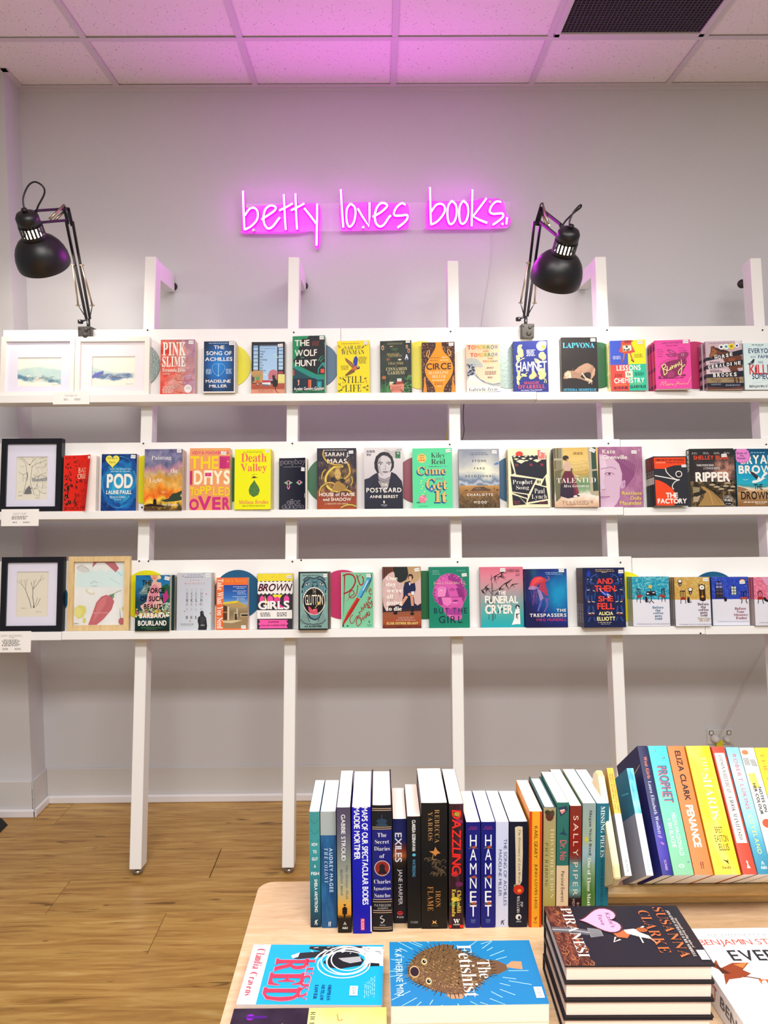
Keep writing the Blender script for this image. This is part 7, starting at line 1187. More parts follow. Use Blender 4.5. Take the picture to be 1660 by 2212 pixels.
def a_glu(c):
    c.fill('0c0c10'); c.r(118,156,636,1188,'84aaa4'); B,D,L = '5c8a94','18222c','7cb0b8'
    c.sm(145,190,560,212,'24343a',1)
    c.p([(150,470),(150,400),(200,300),(300,250),(400,240),(520,270),(600,340),(630,460),(610,560),(610,680),(560,840),(480,1000),(400,1040),(300,1000),(210,860),(160,700),(160,560)],D); c.p([(165,460),(215,320),(310,268),(400,262),(500,288),(585,360),(615,470),(590,700),(545,830),(470,980),(400,1018),(320,980),(225,840),(175,690)],B)
    for P in ([(180,300),(260,240),(390,270)],[(400,262),(500,230),(590,300)]): c.cv(P,40,'4a6c7a'); c.cv([(x,y-8) for x,y in P],10,D)
    for x in (160,600): c.e(x,500,26,60,L); c.e(x,500,12,40,D)
    for s_,x in ((1,262),(-1,525)): c.e(x,365,54,26,D,rot=-18*s_); c.e(x,366,44,18,'c8d8d4',rot=-18*s_); c.e(x,362,16,14,D)
    c.cv([(330,300),(390,330),(460,300)],9,D); c.cv([(340,410),(370,330),(395,320),(430,330),(460,410)],9,D); c.e(362,398,18,12,D); c.e(436,398,18,12,D)
    c.e(382,680,212,258,'e8e0d0',30); c.e(382,680,200,244,'0c0a10',30)
    for k in range(14): a = math.radians(200+k*10); c.e(382+206*math.cos(a),680+250*math.sin(a),16,13,'f0e8d8',7); a = math.radians(20+k*10); c.e(382+206*math.cos(a),680+250*math.sin(a),14,12,'e8dccc',7)
    c.p([(275,770),(310,790),(350,840),(440,815),(455,910),(380,930),(310,905),(280,840)],'d8506c')
    c.t('THE',354,456,422,540,'c8b890','t',gap=.03); c.t('GLUTTON',216,560,550,752,'f4ecd0','s',gap=.03); c.ln([(400,810),(470,720)],12,'e8b060'); c.e(386,842,22,16,'f09050'); c.e(478,712,20,20,'f0c040')
    c.p([(110,1000),(200,910),(290,1020),(300,1110),(150,1080)],'7c9c98'); c.p([(610,1010),(540,900),(450,1020),(430,1110),(560,1090)],'7c9c98'); c.cv([(120,1010),(200,1080),(290,1110)],9,D); c.cv([(605,1020),(540,1080),(440,1110)],9,D)
    c.cv([(250,940),(300,1060)],9,D); c.cv([(500,940),(460,1060)],9,D); c.cv([(290,1090),(370,1110),(450,1090)],9,D); c.t('A.K. BLAKEMORE',204,1126,526,1160,'16222a','H')
book(2,Z34,(88,130,638,1214),a_glu,'teal grey paperback of a huge open mouth',0.027,3,'14141a',pg='c',gap=0.0,st=(562,174,632,236),dx=0.0035)
def a_pet(c):
    c.fill('7cc8a0'); K = 'a01c1c'
    c.cv([(960,195),(958,400),(945,700),(940,960)],26,K,taper=True); c.cv([(930,205),(1020,175),(1120,200),(1165,300),(1120,420),(1040,500),(940,545)],28,K); c.cv([(1060,600),(1140,545),(1110,480),(1060,520),(1050,600),(1120,620),(1190,530),(1210,380)],16,K); c.cv([(1060,600),(1000,690)],14,K,taper=True); c.cv([(1190,190),(1220,290),(1260,380),(1310,350),(1315,260),(1290,220)],22,K); c.cv([(1270,180),(1200,250)],10,K)
    c.ln([(1235,610),(1430,260)],84,'1c6a9a'); c.ln([(1225,600),(1418,255)],60,'5ab0d8'); c.ln([(1310,480),(1400,300)],16,'d0ecf8'); c.e(1420,258,40,30,'4a9cc8'); c.cv([(1450,170),(1474,200),(1460,300),(1360,520)],12,'2a1a20')
    c.p([(1190,612),(1250,650),(1100,900),(935,1130),(915,1105),(1020,880)],'b02018'); c.p([(1190,612),(1215,625),(1050,880),(922,1110),(915,1105),(1020,880)],'d03a28'); c.r(920,1120,945,1150,'2a2a34')
    def word(P,w=13):
        for q in P: c.cv(q,w,'a8201c')
    word([[(1120,940),(1070,980),(1060,1060),(1100,1100),(1150,1040),(1170,990)],[(1210,960),(1180,980),(1200,1000),(1220,950),(1235,990)],[(1240,880),(1250,960)],[(1220,900),(1275,870)],[(1270,790),(1290,880)],[(1285,850),(1310,800),(1325,850)],[(1330,790),(1360,770),(1330,740),(1335,800),(1370,800)],[(1365,700),(1380,760),(1395,710)],[(1400,650),(1410,720)],[(1405,600),(1425,660),(1440,600),(1450,640)],[(1430,500),(1465,480),(1440,450),(1420,500),(1450,560),(1480,540)]])
    word([[(1260,1000),(1200,1010),(1180,1080),(1210,1150),(1270,1090)],[(1250,980),(1280,1090)],[(1275,1050),(1300,990),(1325,1040)],[(1320,960),(1345,1010)],[(1375,930),(1350,950),(1370,990),(1385,890),(1395,960)],[(1400,880),(1430,900),(1410,960),(1440,930)],[(1400,800),(1430,780),(1400,750),(1400,810),(1440,800)],[(1420,700),(1445,740),(1470,680),(1475,780),(1440,820)]])
    c.p([(1418,1050),(1432,1052),(1426,1070),(1436,1072),(1420,1104),(1422,1080),(1412,1078)],'16181c'); c.t('Europa',1382,1118,1466,1140,'24604c','i'); c.sm(1400,1146,1460,1154,'3a7a60',1)
    for x in (930,1015): c.e(x,1145,14,13,'16181c')
    for s_ in ((900,140,908,1195),(900,140,1512,148),(1502,140,1512,1195),(896,1184,1512,1196)): c.r(*s_,'f4f4f0')
book(2,Z34,(898,142,1508,1194),a_pet,'green paperback with a large red and blue pen',0.022,1,'e8ecde',pg='w',gap=0.004,st=(1374,176,1456,236,0))
def a_one(c):
    N = vnoise(41,61,15,4,5)
    c.paint(lambda U,V: ramp(np.clip(V+(N-.5)*.1,0,1),[(0,'b8986c'),(.3,'c8a880'),(.68,'8a5038'),(.78,'9c5838'),(.9,'a84c2c'),(1,'5a1c14')]),40,60)
    c.r(92,74,290,330,'4a2418')
    for k in range(5): c.r(104+k*38,74,118+k*38,330,'7a4028')
    c.p([(280,74),(520,74),(540,200),(500,300),(400,350),(320,330)],'1c2424'); c.p([(94,700),(750,700),(752,830),(94,850)],'2c1c28'); c.p([(350,600),(750,600),(750,780),(350,800)],'141a38')
    for P in ([(140,250),(200,190),(270,155),(300,180),(310,270),(370,340),(450,350),(450,560),(420,680),(300,740),(200,740),(160,840),(110,740),(94,560),(98,300)],[(660,340),(720,300),(750,240),(752,700),(690,740),(640,700),(620,520)]): c.p(P,'d8b8b4')
    rs = random.Random(1)
    for k in range(34): x = rs.uniform(110,430); y = rs.uniform(320,640); c.cv([(x,y),(x+10,y+50),(x-4,y+90)],5,rs.choice(['c49c9c','ecd4d0','b08c90'])); c.l -= 1
    c.l += 1
    c.e(575,250,46,54,'3a2018'); c.p([(545,240),(590,235),(598,300),(570,330),(545,300)],'d8a88c'); c.p([(480,340),(560,320),(650,360),(664,460),(630,560),(560,600),(450,600),(450,440)],'141c48'); c.p([(545,345),(575,350),(568,395),(552,390)],'e8e4ec'); c.e(596,345,30,18,'d8a88c'); c.e(560,548,36,26,'d8a080'); c.p([(580,500),(640,496),(630,560),(596,560)],'e8e8f0')
    c.ln([(510,580),(400,740)],46,'dca080'); c.ln([(590,570),(605,745)],46,'d89878'); c.ln([(605,745),(600,850)],44,'14162a'); c.e(596,880,34,24,'14121a'); c.ln([(400,740),(320,850)],40,'14162a'); c.e(310,868,38,22,'14121a')
    for i,(w,x1) in enumerate((('One',352),('day',322),("we're",434),('all',276),('going',434),('to die',420))): y = 234+i*104; c.t(w,160,y,x1,y+(72 if w not in ('day','going') else 90),WH,'D',gap=.02)
    c.sm(330,932,650,948,'e0b8a8',1); c.sm(346,960,620,974,'e0b8a8',1); c.sm(282,982,690,998,'e0b8a8',1); c.t('ELISE ESTHER HEARST',160,1020,696,1062,'f0dc78','D')
book(2,Z35,(92,72,752,1124),a_one,'paperback of a winged girl sitting in a navy uniform',0.026,1,'b8a898',pg='w',gap=0.006,st=(648,104,734,162,8))
def a_but(c):
    c.fill('0c8468'); P,D,L = 'd85cb0','9a3088','ee8cc8'
    c.p([(960,520),(975,440),(1010,340),(1080,240),(1180,192),(1290,190),(1390,230),(1450,310),(1490,420),(1530,520),(1520,620),(1480,700),(1460,760),(1430,850),(1450,960),(1400,1010),(1300,1000),(1200,940),(1150,870),(1130,790),(1060,740),(1000,640)],P)
    c.p([(1210,200),(1300,195),(1400,250),(1460,340),(1500,470),(1520,560),(1480,700),(1430,600),(1380,430),(1300,330),(1220,300)],D)
    rs = random.Random(3)
    for k in range(60): a = rs.uniform(3.3,6.2); r = rs.uniform(.8,1); x = 1245+270*r*math.cos(a); y = 440+235*r*math.sin(a); c.cv([(x-16,y),(x,y-12),(x+16,y)],7,rs.choice([D,L,'c048a0'])); c.l -= 1
    c.l += 1
    for x,y in ((985,480),(975,540),(990,600),(1010,660),(1060,700),(1510,500),(1516,560)): c.e(x,y,26,30,'c048a0'); c.e(x,y,14,14,D)
    c.p([(1040,440),(1100,420),(1180,440),(1200,590),(1040,600)],'ee8cc8'); c.e(1100,475,40,18,'f4a8d8'); c.cv([(1060,470),(1100,450),(1145,475)],8,D); c.p([(1196,430),(1240,600),(1160,600)],'a83c94'); c.e(1290,475,46,18,'b84ca0'); c.cv([(1240,480),(1290,452),(1340,480)],8,'7a2470'); c.p([(1350,440),(1430,460),(1480,590),(1400,600)],'8a2a7c')
    c.r(1040,598,1470,606,'7a2470'); c.p([(1100,606),(1450,606),(1440,700),(1400,770),(1320,780),(1200,740),(1130,740)],P); c.p([(1100,606),(1260,606),(1280,700),(1200,760),(1120,720)],'ec80c4'); c.p([(1270,670),(1340,650),(1400,665),(1340,690)],'8a2478'); c.e(1335,700,40,12,'f08cc8'); c.p([(1030,606),(1100,606),(1130,740),(1070,730)],D)
    c.p([(1160,800),(1440,800),(1440,910),(1180,910)],'a83c98'); c.p([(1190,910),(1300,915),(1290,980)],'e884c4')
    c.t('Jessica Zhan Mei Yu',964,336,1504,382,'f0c8b0','R',gap=.1); K = '10243c'; c.t('BUT THE',970,790,1530,884,K,'s',gap=.26); c.t('GIRL',1052,930,1450,1052,K,'s',gap=.22); c.sm(940,130,1090,216,'6ab8a0',4); c.sm(1355,130,1525,162,'6ab8a0',2)
book(2,Z35,(890,74,1578,1136),a_but,'green paperback with a pink sliced statue head',0.024,1,'0c8468',pg='w',gap=0.010,st=(1454,192,1540,248,4))
def leaf(c,x,y,a,l,w=16): c.ln([(x,y),(x+l*.5*math.cos(a),y+l*.5*math.sin(a)),(x+l*math.cos(a),y+l*math.sin(a))],w,'24262c',taper=True)
def art_bamboo(c):
    c.paint(lambda U,V: ramp(V,[(0,'e07088'),(.15,'e0889c'),(.32,'c89aa0'),(.45,'a8a0a4'),(.6,'84a8a8'),(.8,'4ab4b0'),(1,'1ca8b0')]),3,30)
    rs = random.Random(14)
    for x,y0,y1 in ((322,200,980),(340,340,960),(268,600,950),(370,700,940)): c.ln([(x,y0),(x+4,y1)],9,'3a3a40')
    c.cv([(300,290),(380,225),(440,200),(480,160)],9,'24262c'); c.cv([(330,480),(420,450),(540,350),(620,320)],9,'24262c'); c.cv([(320,520),(250,440),(150,460)],8,'24262c')
    for x,y in ((380,230),(460,230),(480,170),(600,320),(560,350),(660,370),(250,430),(160,460),(230,400),(400,520),(450,440),(280,640),(460,780)):
        for k in range(4): leaf(c,x,y,rs.uniform(-.9,2.6),rs.uniform(60,130)); c.l -= 1
    c.l += 1
    c.t('WENYAN',574,112,780,164,'2a2428','b'); c.t('LU',724,180,780,228,'2a2428','b'); c.t('THE',432,474,552,540,WH,'H'); c.t('FUNERAL',210,552,752,686,WH,'H',gap=.03); c.t('CRYER',210,700,658,858,WH,'H',gap=.03)
    c.e(740,742,34,34,'1c1c22'); c.e(742,756,20,18,'f0ecec'); c.p([(710,780),(770,770),(776,850),(780,940),(782,1032),(720,1028),(640,1040),(680,940),(690,840)],'fbf8f6'); c.p([(708,858),(772,850),(770,862),(712,872)],'1c1c22'); c.ln([(722,865),(716,930)],12,'1c1c22'); c.ln([(732,865),(738,945)],10,'1c1c22')
    c.e(737,735,8,8,'f0f0f0')
book(2,Z36,(138,72,842,1080),art_bamboo,'pink to teal paperback with ink bamboo and a robed figure',0.026,1,'b0909c',spine='b89aa0',pg='w',gap=0.010,yaw=-1,st=(468,92,552,152),sp=[(.05,.5,('THE FUNERAL CRYER','f0e8e8'))])
def art_jelly(c):
    N = vnoise(49,73,17,4,4)
    c.paint(lambda U,V: ramp(np.clip(1.15-np.hypot(U-.78,(V-.42)*1.1)*1.5+(N-.5)*.35,0,1),[(0,'15164e'),(.35,'172c80'),(.65,'0c62a4'),(1,'0c94c8')])+np.exp(-((U-.2)**2/.01+(V-.05)**2/.02))[...,None]*np.array([.0,.2,.1]),48,72)
    c.p([(920,440),(945,380),(970,300),(1030,240),(1120,226),(1200,260),(1230,300),(1200,340),(1110,340),(1060,400),(1000,440)],'c83040'); c.p([(960,390),(1000,270),(1090,238),(1170,250),(1100,300),(1010,380)],'e8404a'); c.p([(920,440),(960,385),(1040,390),(1100,420),(1030,450),(960,450)],'b08cc0')
    for k in range(8): c.cv([(1000+k*22,370-k*8),(1030+k*20,300),(1080+k*12,250)],4,'f0706c')
    c.p([(1120,340),(1200,330),(1220,440),(1250,560),(1200,540),(1140,480),(1090,430)],'b83450'); c.p([(1070,430),(1130,470),(1170,600),(1110,640),(1090,540)],'9a88c0'); c.p([(1110,640),(1160,600),(1120,720),(1080,820),(1060,800)],'5a60b0'); c.p([(1190,580),(1250,600),(1240,720),(1190,820),(1160,830),(1210,720)],'6a5aa8')
    c.cv([(1200,290),(1260,290),(1260,240),(1240,230)],8,'d86a80'); rs = random.Random(8)
    for k in range(22): x = rs.uniform(960,1260); y = rs.uniform(330,480); c.cv([(x,y),(x+rs.uniform(-20,30),y+90),(x+rs.uniform(-30,40),y+rs.uniform(160,300))],3,rs.choice(['8a5a9a','6a4a8a','a85a7c'])); c.l -= 1
    c.l += 1
    c.sm(1200,160,1420,172,'c8e0f0',1); c.sm(1208,186,1510,198,'c8e0f0',1); c.sm(1355,212,1510,220,'4a90c0',1)
    c.t('THE',1374,772,1530,822,WH,'b',gap=.16); c.t('TRESPASSERS',936,848,1532,906,WH,'b',gap=.13); c.t('M',1046,930,1094,974,'c93872','b'); c.t('E',1108,930,1134,974,'c93872','b'); c.t('G',1148,930,1190,974,'c93872','b'); c.t('MUNDELL',1222,930,1532,974,'c93872','b',gap=.12)
book(2,Z36,(878,104,1556,1078),art_jelly,'deep blue paperback with a red jellyfish',0.028,2,'162a78',spine='12225c',pg='w',st=(1426,108,1514,162),sp=[(.05,.55,('THE TRESPASSERS','8aa0d0'))],dx=-0.002)
def a_she(c):
    c.fill('18204c'); B,O = '2c4c94','d87a4a'
    for sx in (1,-1):
        X = lambda x: 548+(x-548)*sx
        for P,w in (([(430,190),(340,240),(310,330),(380,360)],22),([(250,420),(230,520),(240,620)],18),([(400,420),(390,520),(370,620)],14),([(270,560),(270,660)],26),([(330,560),(330,660)],26),([(280,740),(260,860)],24),([(340,740),(360,860)],24),([(300,930),(260,1010)],24),([(350,930),(380,1000)],20),([(270,300),(260,370)],16),([(330,290),(320,370)],16),([(400,210),(430,250)],14)): c.cv([(X(x),y) for x,y in P],w,B)
        for P,w in (([(255,470),(300,460)],12),([(350,470),(380,490)],10),([(262,668),(300,674)],14),([(330,664),(380,676)],12),([(262,866),(310,866)],16),([(320,856),(365,870)],14),([(262,286),(280,276)],10),([(320,286),(340,292)],8)): c.ln([(X(x),y) for x,y in P],w,'e8d8c0')
        for P,w in (([(240,640),(290,640)],10),([(262,885),(360,885)],9),([(340,440),(370,420)],5),([(280,330),(300,310)],5)): c.ln([(X(x),y) for x,y in P],w,'9a4434')
        c.p([(X(x),y) for x,y in ((290,120),(325,180),(300,250),(250,230),(255,180))],'1c3cb0'); c.cv([(X(x),y) for x,y in ((300,360),(400,380),(450,200))],4,'3a5ca8')
        for P in ([(250,250),(230,400),(300,480),(280,600)],[(400,300),(420,420),(370,560),(380,700)],[(240,700),(300,760),(250,900)]): c.cv([(X(x),y) for x,y in P],4,'35559c')
    c.sm(376,112,722,126,'e0c490',1); c.sm(374,138,720,154,'e0c490',1); c.sm(500,160,600,172,'f0ecd8',1); c.sm(410,1018,660,1032,'e0d8c0',1); c.sm(450,1046,630,1058,'e0d8c0',1)
    R1 = 'e84238'
    for s_,x0,y0,x1,y1 in (('AND',418,266,684,368),('THEN',378,388,720,502),('SHE',432,570,678,670),('FELL',410,690,696,804)): c.t(s_,x0,y0,x1,y1,R1,'H',gap=.03)
    c.t('ALICIA',432,838,672,902,'f8f0a8','H'); c.t('ELLIOTT',402,926,704,996,'f8f0a8','H')
    c.p([(470,500),(540,485),(600,510),(630,560),(560,580),(490,540)],'1f3cae'); c.ln([(450,440),(490,490),(560,555)],8,'e8e4f0'); c.ln([(580,530),(612,605)],12,'e8e4f0'); c.ln([(600,540),(640,575)],9,'e8e4f0')
book(2,Z37,(190,84,886,1112),a_she,'thick navy paperback with red capitals between robot arms',0.027,3,'141a40',spine='3a2434',pg='w',gap=0.012,yaw=-3,st=(780,124,864,182),sp=[(.04,.55,('AND THEN SHE FELL','8a4a48')),(.6,.92,('ALICIA ELLIOTT','b8b0c0'))],dx=-0.0008)
def a_cafe(bg,bg2,seed,extra,title,tx,tcol,sub=None):
    def f(c):
        x0,y0,x1,y1 = c.fr; ym = y0+(y1-y0)*.46
        c.fill('e4e6f2'); N = vnoise(61,31,seed,3,30).T
        c.paint(lambda U,V: ramp(np.clip((vnoise(61,31,seed,3,30)-.5)*3+.5,0,1),[(0,bg),(.6,bg),(1,bg2)]),60,30,(x0,y0,x1,ym))
        c.t('THE JAPANESE BESTSELLER',x0+(x1-x0)*.04,y0+22,x0+(x1-x0)*.95,y0+42,bg2,'s',gap=.2); extra(c)
        for i,(w,xa,xb,ya,yb) in enumerate(title): c.t(w,xa,ya,xb,yb,tcol,'r',gap=.02)
        for s_ in sub or (): c.t(*s_)
    return f
def chair(c,x,y,w,h,col='241820',seat='a02c24'):
    for k in (0,.33,.66,1): c.ln([(x+w*k,y),(x+w*k,y+h*.5)],9,col)
    c.r(x,y,x+w,y+h*.07,col); c.p([(x-w*.05,y+h*.62),(x+w*.1,y+h*.5),(x+w,y+h*.5),(x+w*1.1,y+h*.62),(x+w*1.05,y+h*.7),(x,y+h*.7)],seat)
    c.ln([(x+w*.05,y+h*.7),(x+w*.02,y+h)],10,col); c.ln([(x+w,y+h*.7),(x+w*1.05,y+h)],10,col)
def cat(c,x,y,s_=1): c.e(x,y,22*s_,44*s_,'1c1820'); c.e(x-2,y-42*s_,17*s_,16*s_,'1c1820'); c.p([(x-16*s_,y-66*s_),(x-2*s_,y-52*s_),(x-16*s_,y-44*s_)],'1c1820'); c.p([(x+12*s_,y-66*s_),(x+2*s_,y-52*s_),(x+14*s_,y-44*s_)],'1c1820'); c.cv([(x+10*s_,y+36*s_),(x+40*s_,y+30*s_),(x+36*s_,y+4*s_)],9*s_,'1c1820')
def x1_(c):
    chair(c,1070,440,56,230); c.p([(1066,560),(1120,540),(1186,560),(1130,590)],'a04038'); chair(c,1475,440,52,230); c.p([(1420,565),(1470,540),(1530,560),(1470,590)],'a04038'); c.ln([(1180,570),(1186,650)],8,'241820'); c.ln([(1425,570),(1420,640)],8,'241820'); c.ln([(1128,590),(1126,690)],9,'241820')
    c.p([(1230,485),(1370,482),(1388,560),(1216,560)],'241c28'); c.ln([(1302,560),(1302,640),(1270,695)],12,'241820'); c.ln([(1302,640),(1346,692)],11,'241820'); c.e(1250,525,20,12,'e8eaf2'); c.e(1344,510,20,9,'e8eaf2'); c.ln([(1294,482),(1294,440)],9,'241820'); c.e(1294,405,32,34,'d8c060',12); cat(c,1224,636)
book(2,Z37,(1000,230,1600,1096),a_cafe('1494b4','7ed0d8',5,x1_,[('Before',1316,1498,746,786),('the',1364,1452,796,834),('coffee',1328,1492,844,882),('gets',1352,1466,896,940),('cold',1354,1470,940,980)],0,'3a7498',[('TOSHIKAZU KAWAGUCHI',1056,1042,1590,1062,'6a7090','s',0,.3)]),'half-white cafe paperback with turquoise top and two chairs',0.018,3,'c8ccd8',spine='8aa8a8',pg='w',sp=[(0,.46,'3a8a8a'),(.46,1,'b8b4ac')],dx=-0.001)
def x2_(c):
    for x,y in ((236,330),(400,475)): c.e(x,y-20,40,40,'3a241c'); c.e(x,y-24,28,28,'f0f0e8'); c.p([(x-26,y),(x+28,y),(x+24,y+46),(x,y+70),(x-24,y+46)],'3a241c'); c.e(x+2,y+36,8,14,'d8d0c0')
    c.p([(536,345),(555,380),(590,355),(630,378),(640,345),(648,640),(548,640)],'3a241c'); c.e(590,418,40,40,'f0f0e8'); c.e(592,418,16,14,'9aa0a0'); c.ln([(594,480),(594,570)],5,'d0a040'); c.e(594,575,22,20,'e09a28'); c.p([(545,635),(652,635),(600,660)],'2a1814'); chair(c,236,470,78,225); cat(c,364,640)
book(2,Z38,(145,238,722,1084),a_cafe('c8a04a','dcc078',6,x2_,[('Before',510,690,682,726),('the',560,642,734,772),('coffee',520,684,780,822),('gets',546,662,832,878),('cold',550,664,876,916)],0,'5a2c44',[('Tales from',500,930,706,966,'b09858','r'),('the Cafe',530,966,692,1002,'b09858','r'),('TOSHIKAZU KAWAGUCHI',202,1042,716,1062,'6a7090','s',0,.3)]),'half-white cafe paperback with a gold top and tall clock',0.016,4,'c0c0cc',spine='a89060',pg='w',st=(610,256,700,310),sp=[(0,.46,'a07c30'),(.46,1,'98989c'),(.08,.36,('BEFORE THE','5a4420')),(.86,.97,('PICADOR','3a3a40'))],dx=-0.001)
def x3_(c):
    c.e(868,360,62,56,'141830'); c.r(808,350,930,612,'141830')
    for i in range(2):
        for j in range(5): c.r(822+i*54,330+j*58,868+i*54,372+j*58,['6a74c0','8a90c8','4a4450','5a4a50','3a3440'][j])
    c.e(1106,450,50,62,'1a1c2c'); c.r(1058,440,1154,552,'1a1c2c')
    for i in range(2):
        for j in range(3): c.r(1070+i*42,405+j*50,1104+i*42,445+j*50,'d0d8c8')
    c.e(1255,300,50,38,'241828'); c.e(1255,300,38,26,'e8b8a0')
    c.cv([(1225,490),(1265,500),(1310,490)],12,'141830'); c.ln([(1225,490),(1230,590)],10,'141830'); c.ln([(1310,490),(1305,590)],10,'141830'); c.ln([(1265,500),(1268,590)],22,'241c48'); c.p([(1215,590),(1320,590),(1325,628),(1212,628)],'b84838'); c.cv([(1222,628),(1238,660),(1222,702)],12,'241820'); c.cv([(1312,628),(1302,660),(1322,702)],12,'241820')
    c.p([(930,590),(965,590),(992,630),(985,660),(950,668),(945,630)],'241820')
book(2,Z38,(752,234,1350,1086),a_cafe('2440b4','4a64d0',7,x3_,[('Before',1110,1294,770,812),('Your',1140,1266,826,868),('Memory',1090,1322,882,930),('Fades',1124,1298,936,978)],0,'9a3a4c',[('TOSHIKAZU KAWAGUCHI',822,1008,1328,1026,'7a84a0','s',0,.3)]),'half-white cafe paperback with royal blue top and arched windows',0.018,2,'c0ccd8',spine='6a7890',pg='w',st=(1208,304,1298,360,3),sp=[(0,.46,'1c2c74'),(.46,1,'6a7c90')])
def x4_(c):
    rs = random.Random(3)
    for k in range(24): c.e(rs.uniform(1450,1900),rs.uniform(300,600),8,6,'b83c58',6)
    c.p([(1560,244),(1800,244),(1800,420),(1640,380)],'e0a0c0'); c.e(1536,530,40,60,'6a1c20'); c.e(1536,540,26,50,'e6809c'); c.ln([(1536,490),(1536,580)],9,'6a1c20'); c.p([(1498,580),(1575,580),(1585,628),(1492,628)],'a8241c'); c.ln([(1505,628),(1498,700)],11,'241820'); c.ln([(1572,628),(1584,704)],11,'241820'); c.cv([(1600,590),(1625,640),(1700,660)],40,'1c1418')
book(2,Z38,(1440,238,2040,1086),a_cafe('dc6c8c','f0a0b8',8,x4_,[('Before',1700,1890,700,740),('We Say',1700,1890,750,800),('Goodbye',1690,1910,810,860)],0,'8a3a5c',[('TOSHIKAZU KAWAGUCHI',1502,1024,2010,1042,'6a7090','s',0,.3)]),'half-white cafe paperback with a pink top at the right edge',0.016,4,'d0c0c4',spine='b08088',pg='w',sp=[(0,.46,'b85a70'),(.46,1,'a89c98')],dx=-0.001)
# ---------------------------------------------------------------- framed pictures and caption cards
def frame(row,Z,quad,bar_px,fcol,label,mat_col,art_px,art,dpt=0.022,gap=0.004,wood=False):
    ox,oy,sc = Z; xl,yt,xr,yb = quad; nf = BD+gap+dpt
    ym = oy+(yt+yb)/2/sc; X0,_ = onL(ox+xl/sc,ym,nf); X1,_ = onL(ox+xr/sc,ym,nf); _,tt = onL(ox+(xl+xr)/2/sc,oy+yt/sc,nf)
    w = X1-X0; h = tt-SH[row]['lt']-0.0004; k = w/(xr-xl); b = bar_px*k
    r = thing('picture_frame',label,'picture',rackM(X0,SH[row]['lt']+0.0004,nf))
    m = fcol if not isinstance(fcol,str) else mat('frame_'+fcol,fcol,0.35,spec=0.4)
    for nm,pts in (('frame_rail',[(0,h),(w,h),(w-b,h-b),(b,h-b)]),('frame_rail',[(0,0),(b,b),(w-b,b),(w,0)]),('frame_stile',[(0,0),(0,h),(b,h-b),(b,b)]),('frame_stile',[(w,0),(w-b,b),(w-b,h-b),(w,h)])):
        MB().prism(pts,0,dpt).part(nm,m,r)
    MB().box(b*.8,w-b*.8,dpt-0.006,dpt-0.001,b*.8,h-b*.8).part('backing_board',mat('frame_backing','8a7a64',0.8),r)
    # mount board with a window,drawing behind it
    if mat_col:
        ax0,ay0,ax1,ay1 = [(art_px[0]-xl)*k,(yb-art_px[3])*k,(art_px[2]-xl)*k,(yb-art_px[1])*k]; mm = MB(); y0,y1 = 0.009,0.0108; i = b*.9
        mm.box(i,w-i,y0,y1,ay1,h-i).box(i,w-i,y0,y1,i,ay0).box(i,ax0,y0,y1,ay0,ay1).box(ax1,w-i,y0,y1,ay0,ay1)
        mm.part('mount_board',mat('mount_'+mat_col,mat_col,0.8,spec=0.1),r)
        cx0,cz0,cw,ch,cy = ax0-0.001,ay0-0.001,ax1-ax0+0.002,ay1-ay0+0.002,0.0125
        fr = art_px
    else:
        cx0,cz0,cw,ch,cy = b*.95,b*.95,w-b*1.9,h-b*1.9,0.0125; fr = (xl+bar_px,yt+bar_px,xr-bar_px,yb-bar_px)
    c = Cv(cw,ch,frame=tuple(fr)); art(c); link('drawing',c.mesh('drawing'),None,r,Matrix.Translation((cx0,cy,cz0)))
    MB().box(b*.85,w-b*.85,0.006,0.0072,b*.85,h-b*.85).part('glass_pane',mat('picture_glass','ffffff',0.03,alpha=0.06,spec=0.5),r)
    return r
Z10 = (0,700,4.882)
def a_wash(seed,blues,x0,y0):
    def f(c):
        N = vnoise(61,41,seed,5,6); N1 = vnoise(61,41,seed+1,5,4)
        def g(U,V):
            b = np.tile(H('f8f4e4'),V.shape+(1,))
            h1 = .3+.1*N1+(.12*np.sin(U*3+seed))+.1*U; h2 = .55+.12*U*(seed == 3)+(N1-.5)*.25; h3 = .74+.12*U*(seed == 3)+(N1-.5)*.2
            m1 = np.clip((V-h1)*12,0,1)*np.clip((h2+.1-V)*9,0,1)*(.45+.5*N); m2 = np.clip((V-h2)*16,0,1)*np.clip((h3+.06-V)*18,0,1)*np.clip((N-.3)*3,.2,1)
            if seed != 3: m1 = m1*np.clip((.9-U)*5,0,1); m2 = m2*np.clip((1-U)*6,0,1)
            b = b*(1-m1[...,None]*.8)+H(blues[0])*m1[...,None]*.8; return b*(1-m2[...,None])+H(blues[1])*m2[...,None]
        c.paint(g,60,40); a0,b0,a1,b1 = c.fr; W_ = a1-a0; h_ = b1-b0; rs = random.Random(seed)
        for k in range(16):
            x = a0+rs.uniform(0,.85)*W_; y = b0+h_*(.6+.14*rs.random()+.1*(x-a0)/W_*(seed == 3)); c.cv([(x,y),(x+W_*.06,y-8),(x+W_*.12,y+6)],rs.uniform(4,9),rs.choice([blues[2],blues[2],blues[1],'f8f4e8','d8c890']),taper=True)
        c.t('Marcia 23',a1-W_*.22,b1-h_*.08,a1-W_*.06,b1-h_*.05,'8a8a90','I')
    return f
def a_wash2(c):
    a_wash(12,('9cc8cc','3c6ea4','1c3050'),0,0)(c); c.p([(965,490),(990,460),(1040,440),(1085,430),(1080,465),(1030,490),(970,510)],'3a50b8')
frame(0,Z10,(6,130,785,710),52,'e8e4de','white frame holding a blue sea watercolour, nearest the left edge','dcd8ea',(176,282,636,592),a_wash(3,('8cc4cc','2c7898','12304c'),0,0))
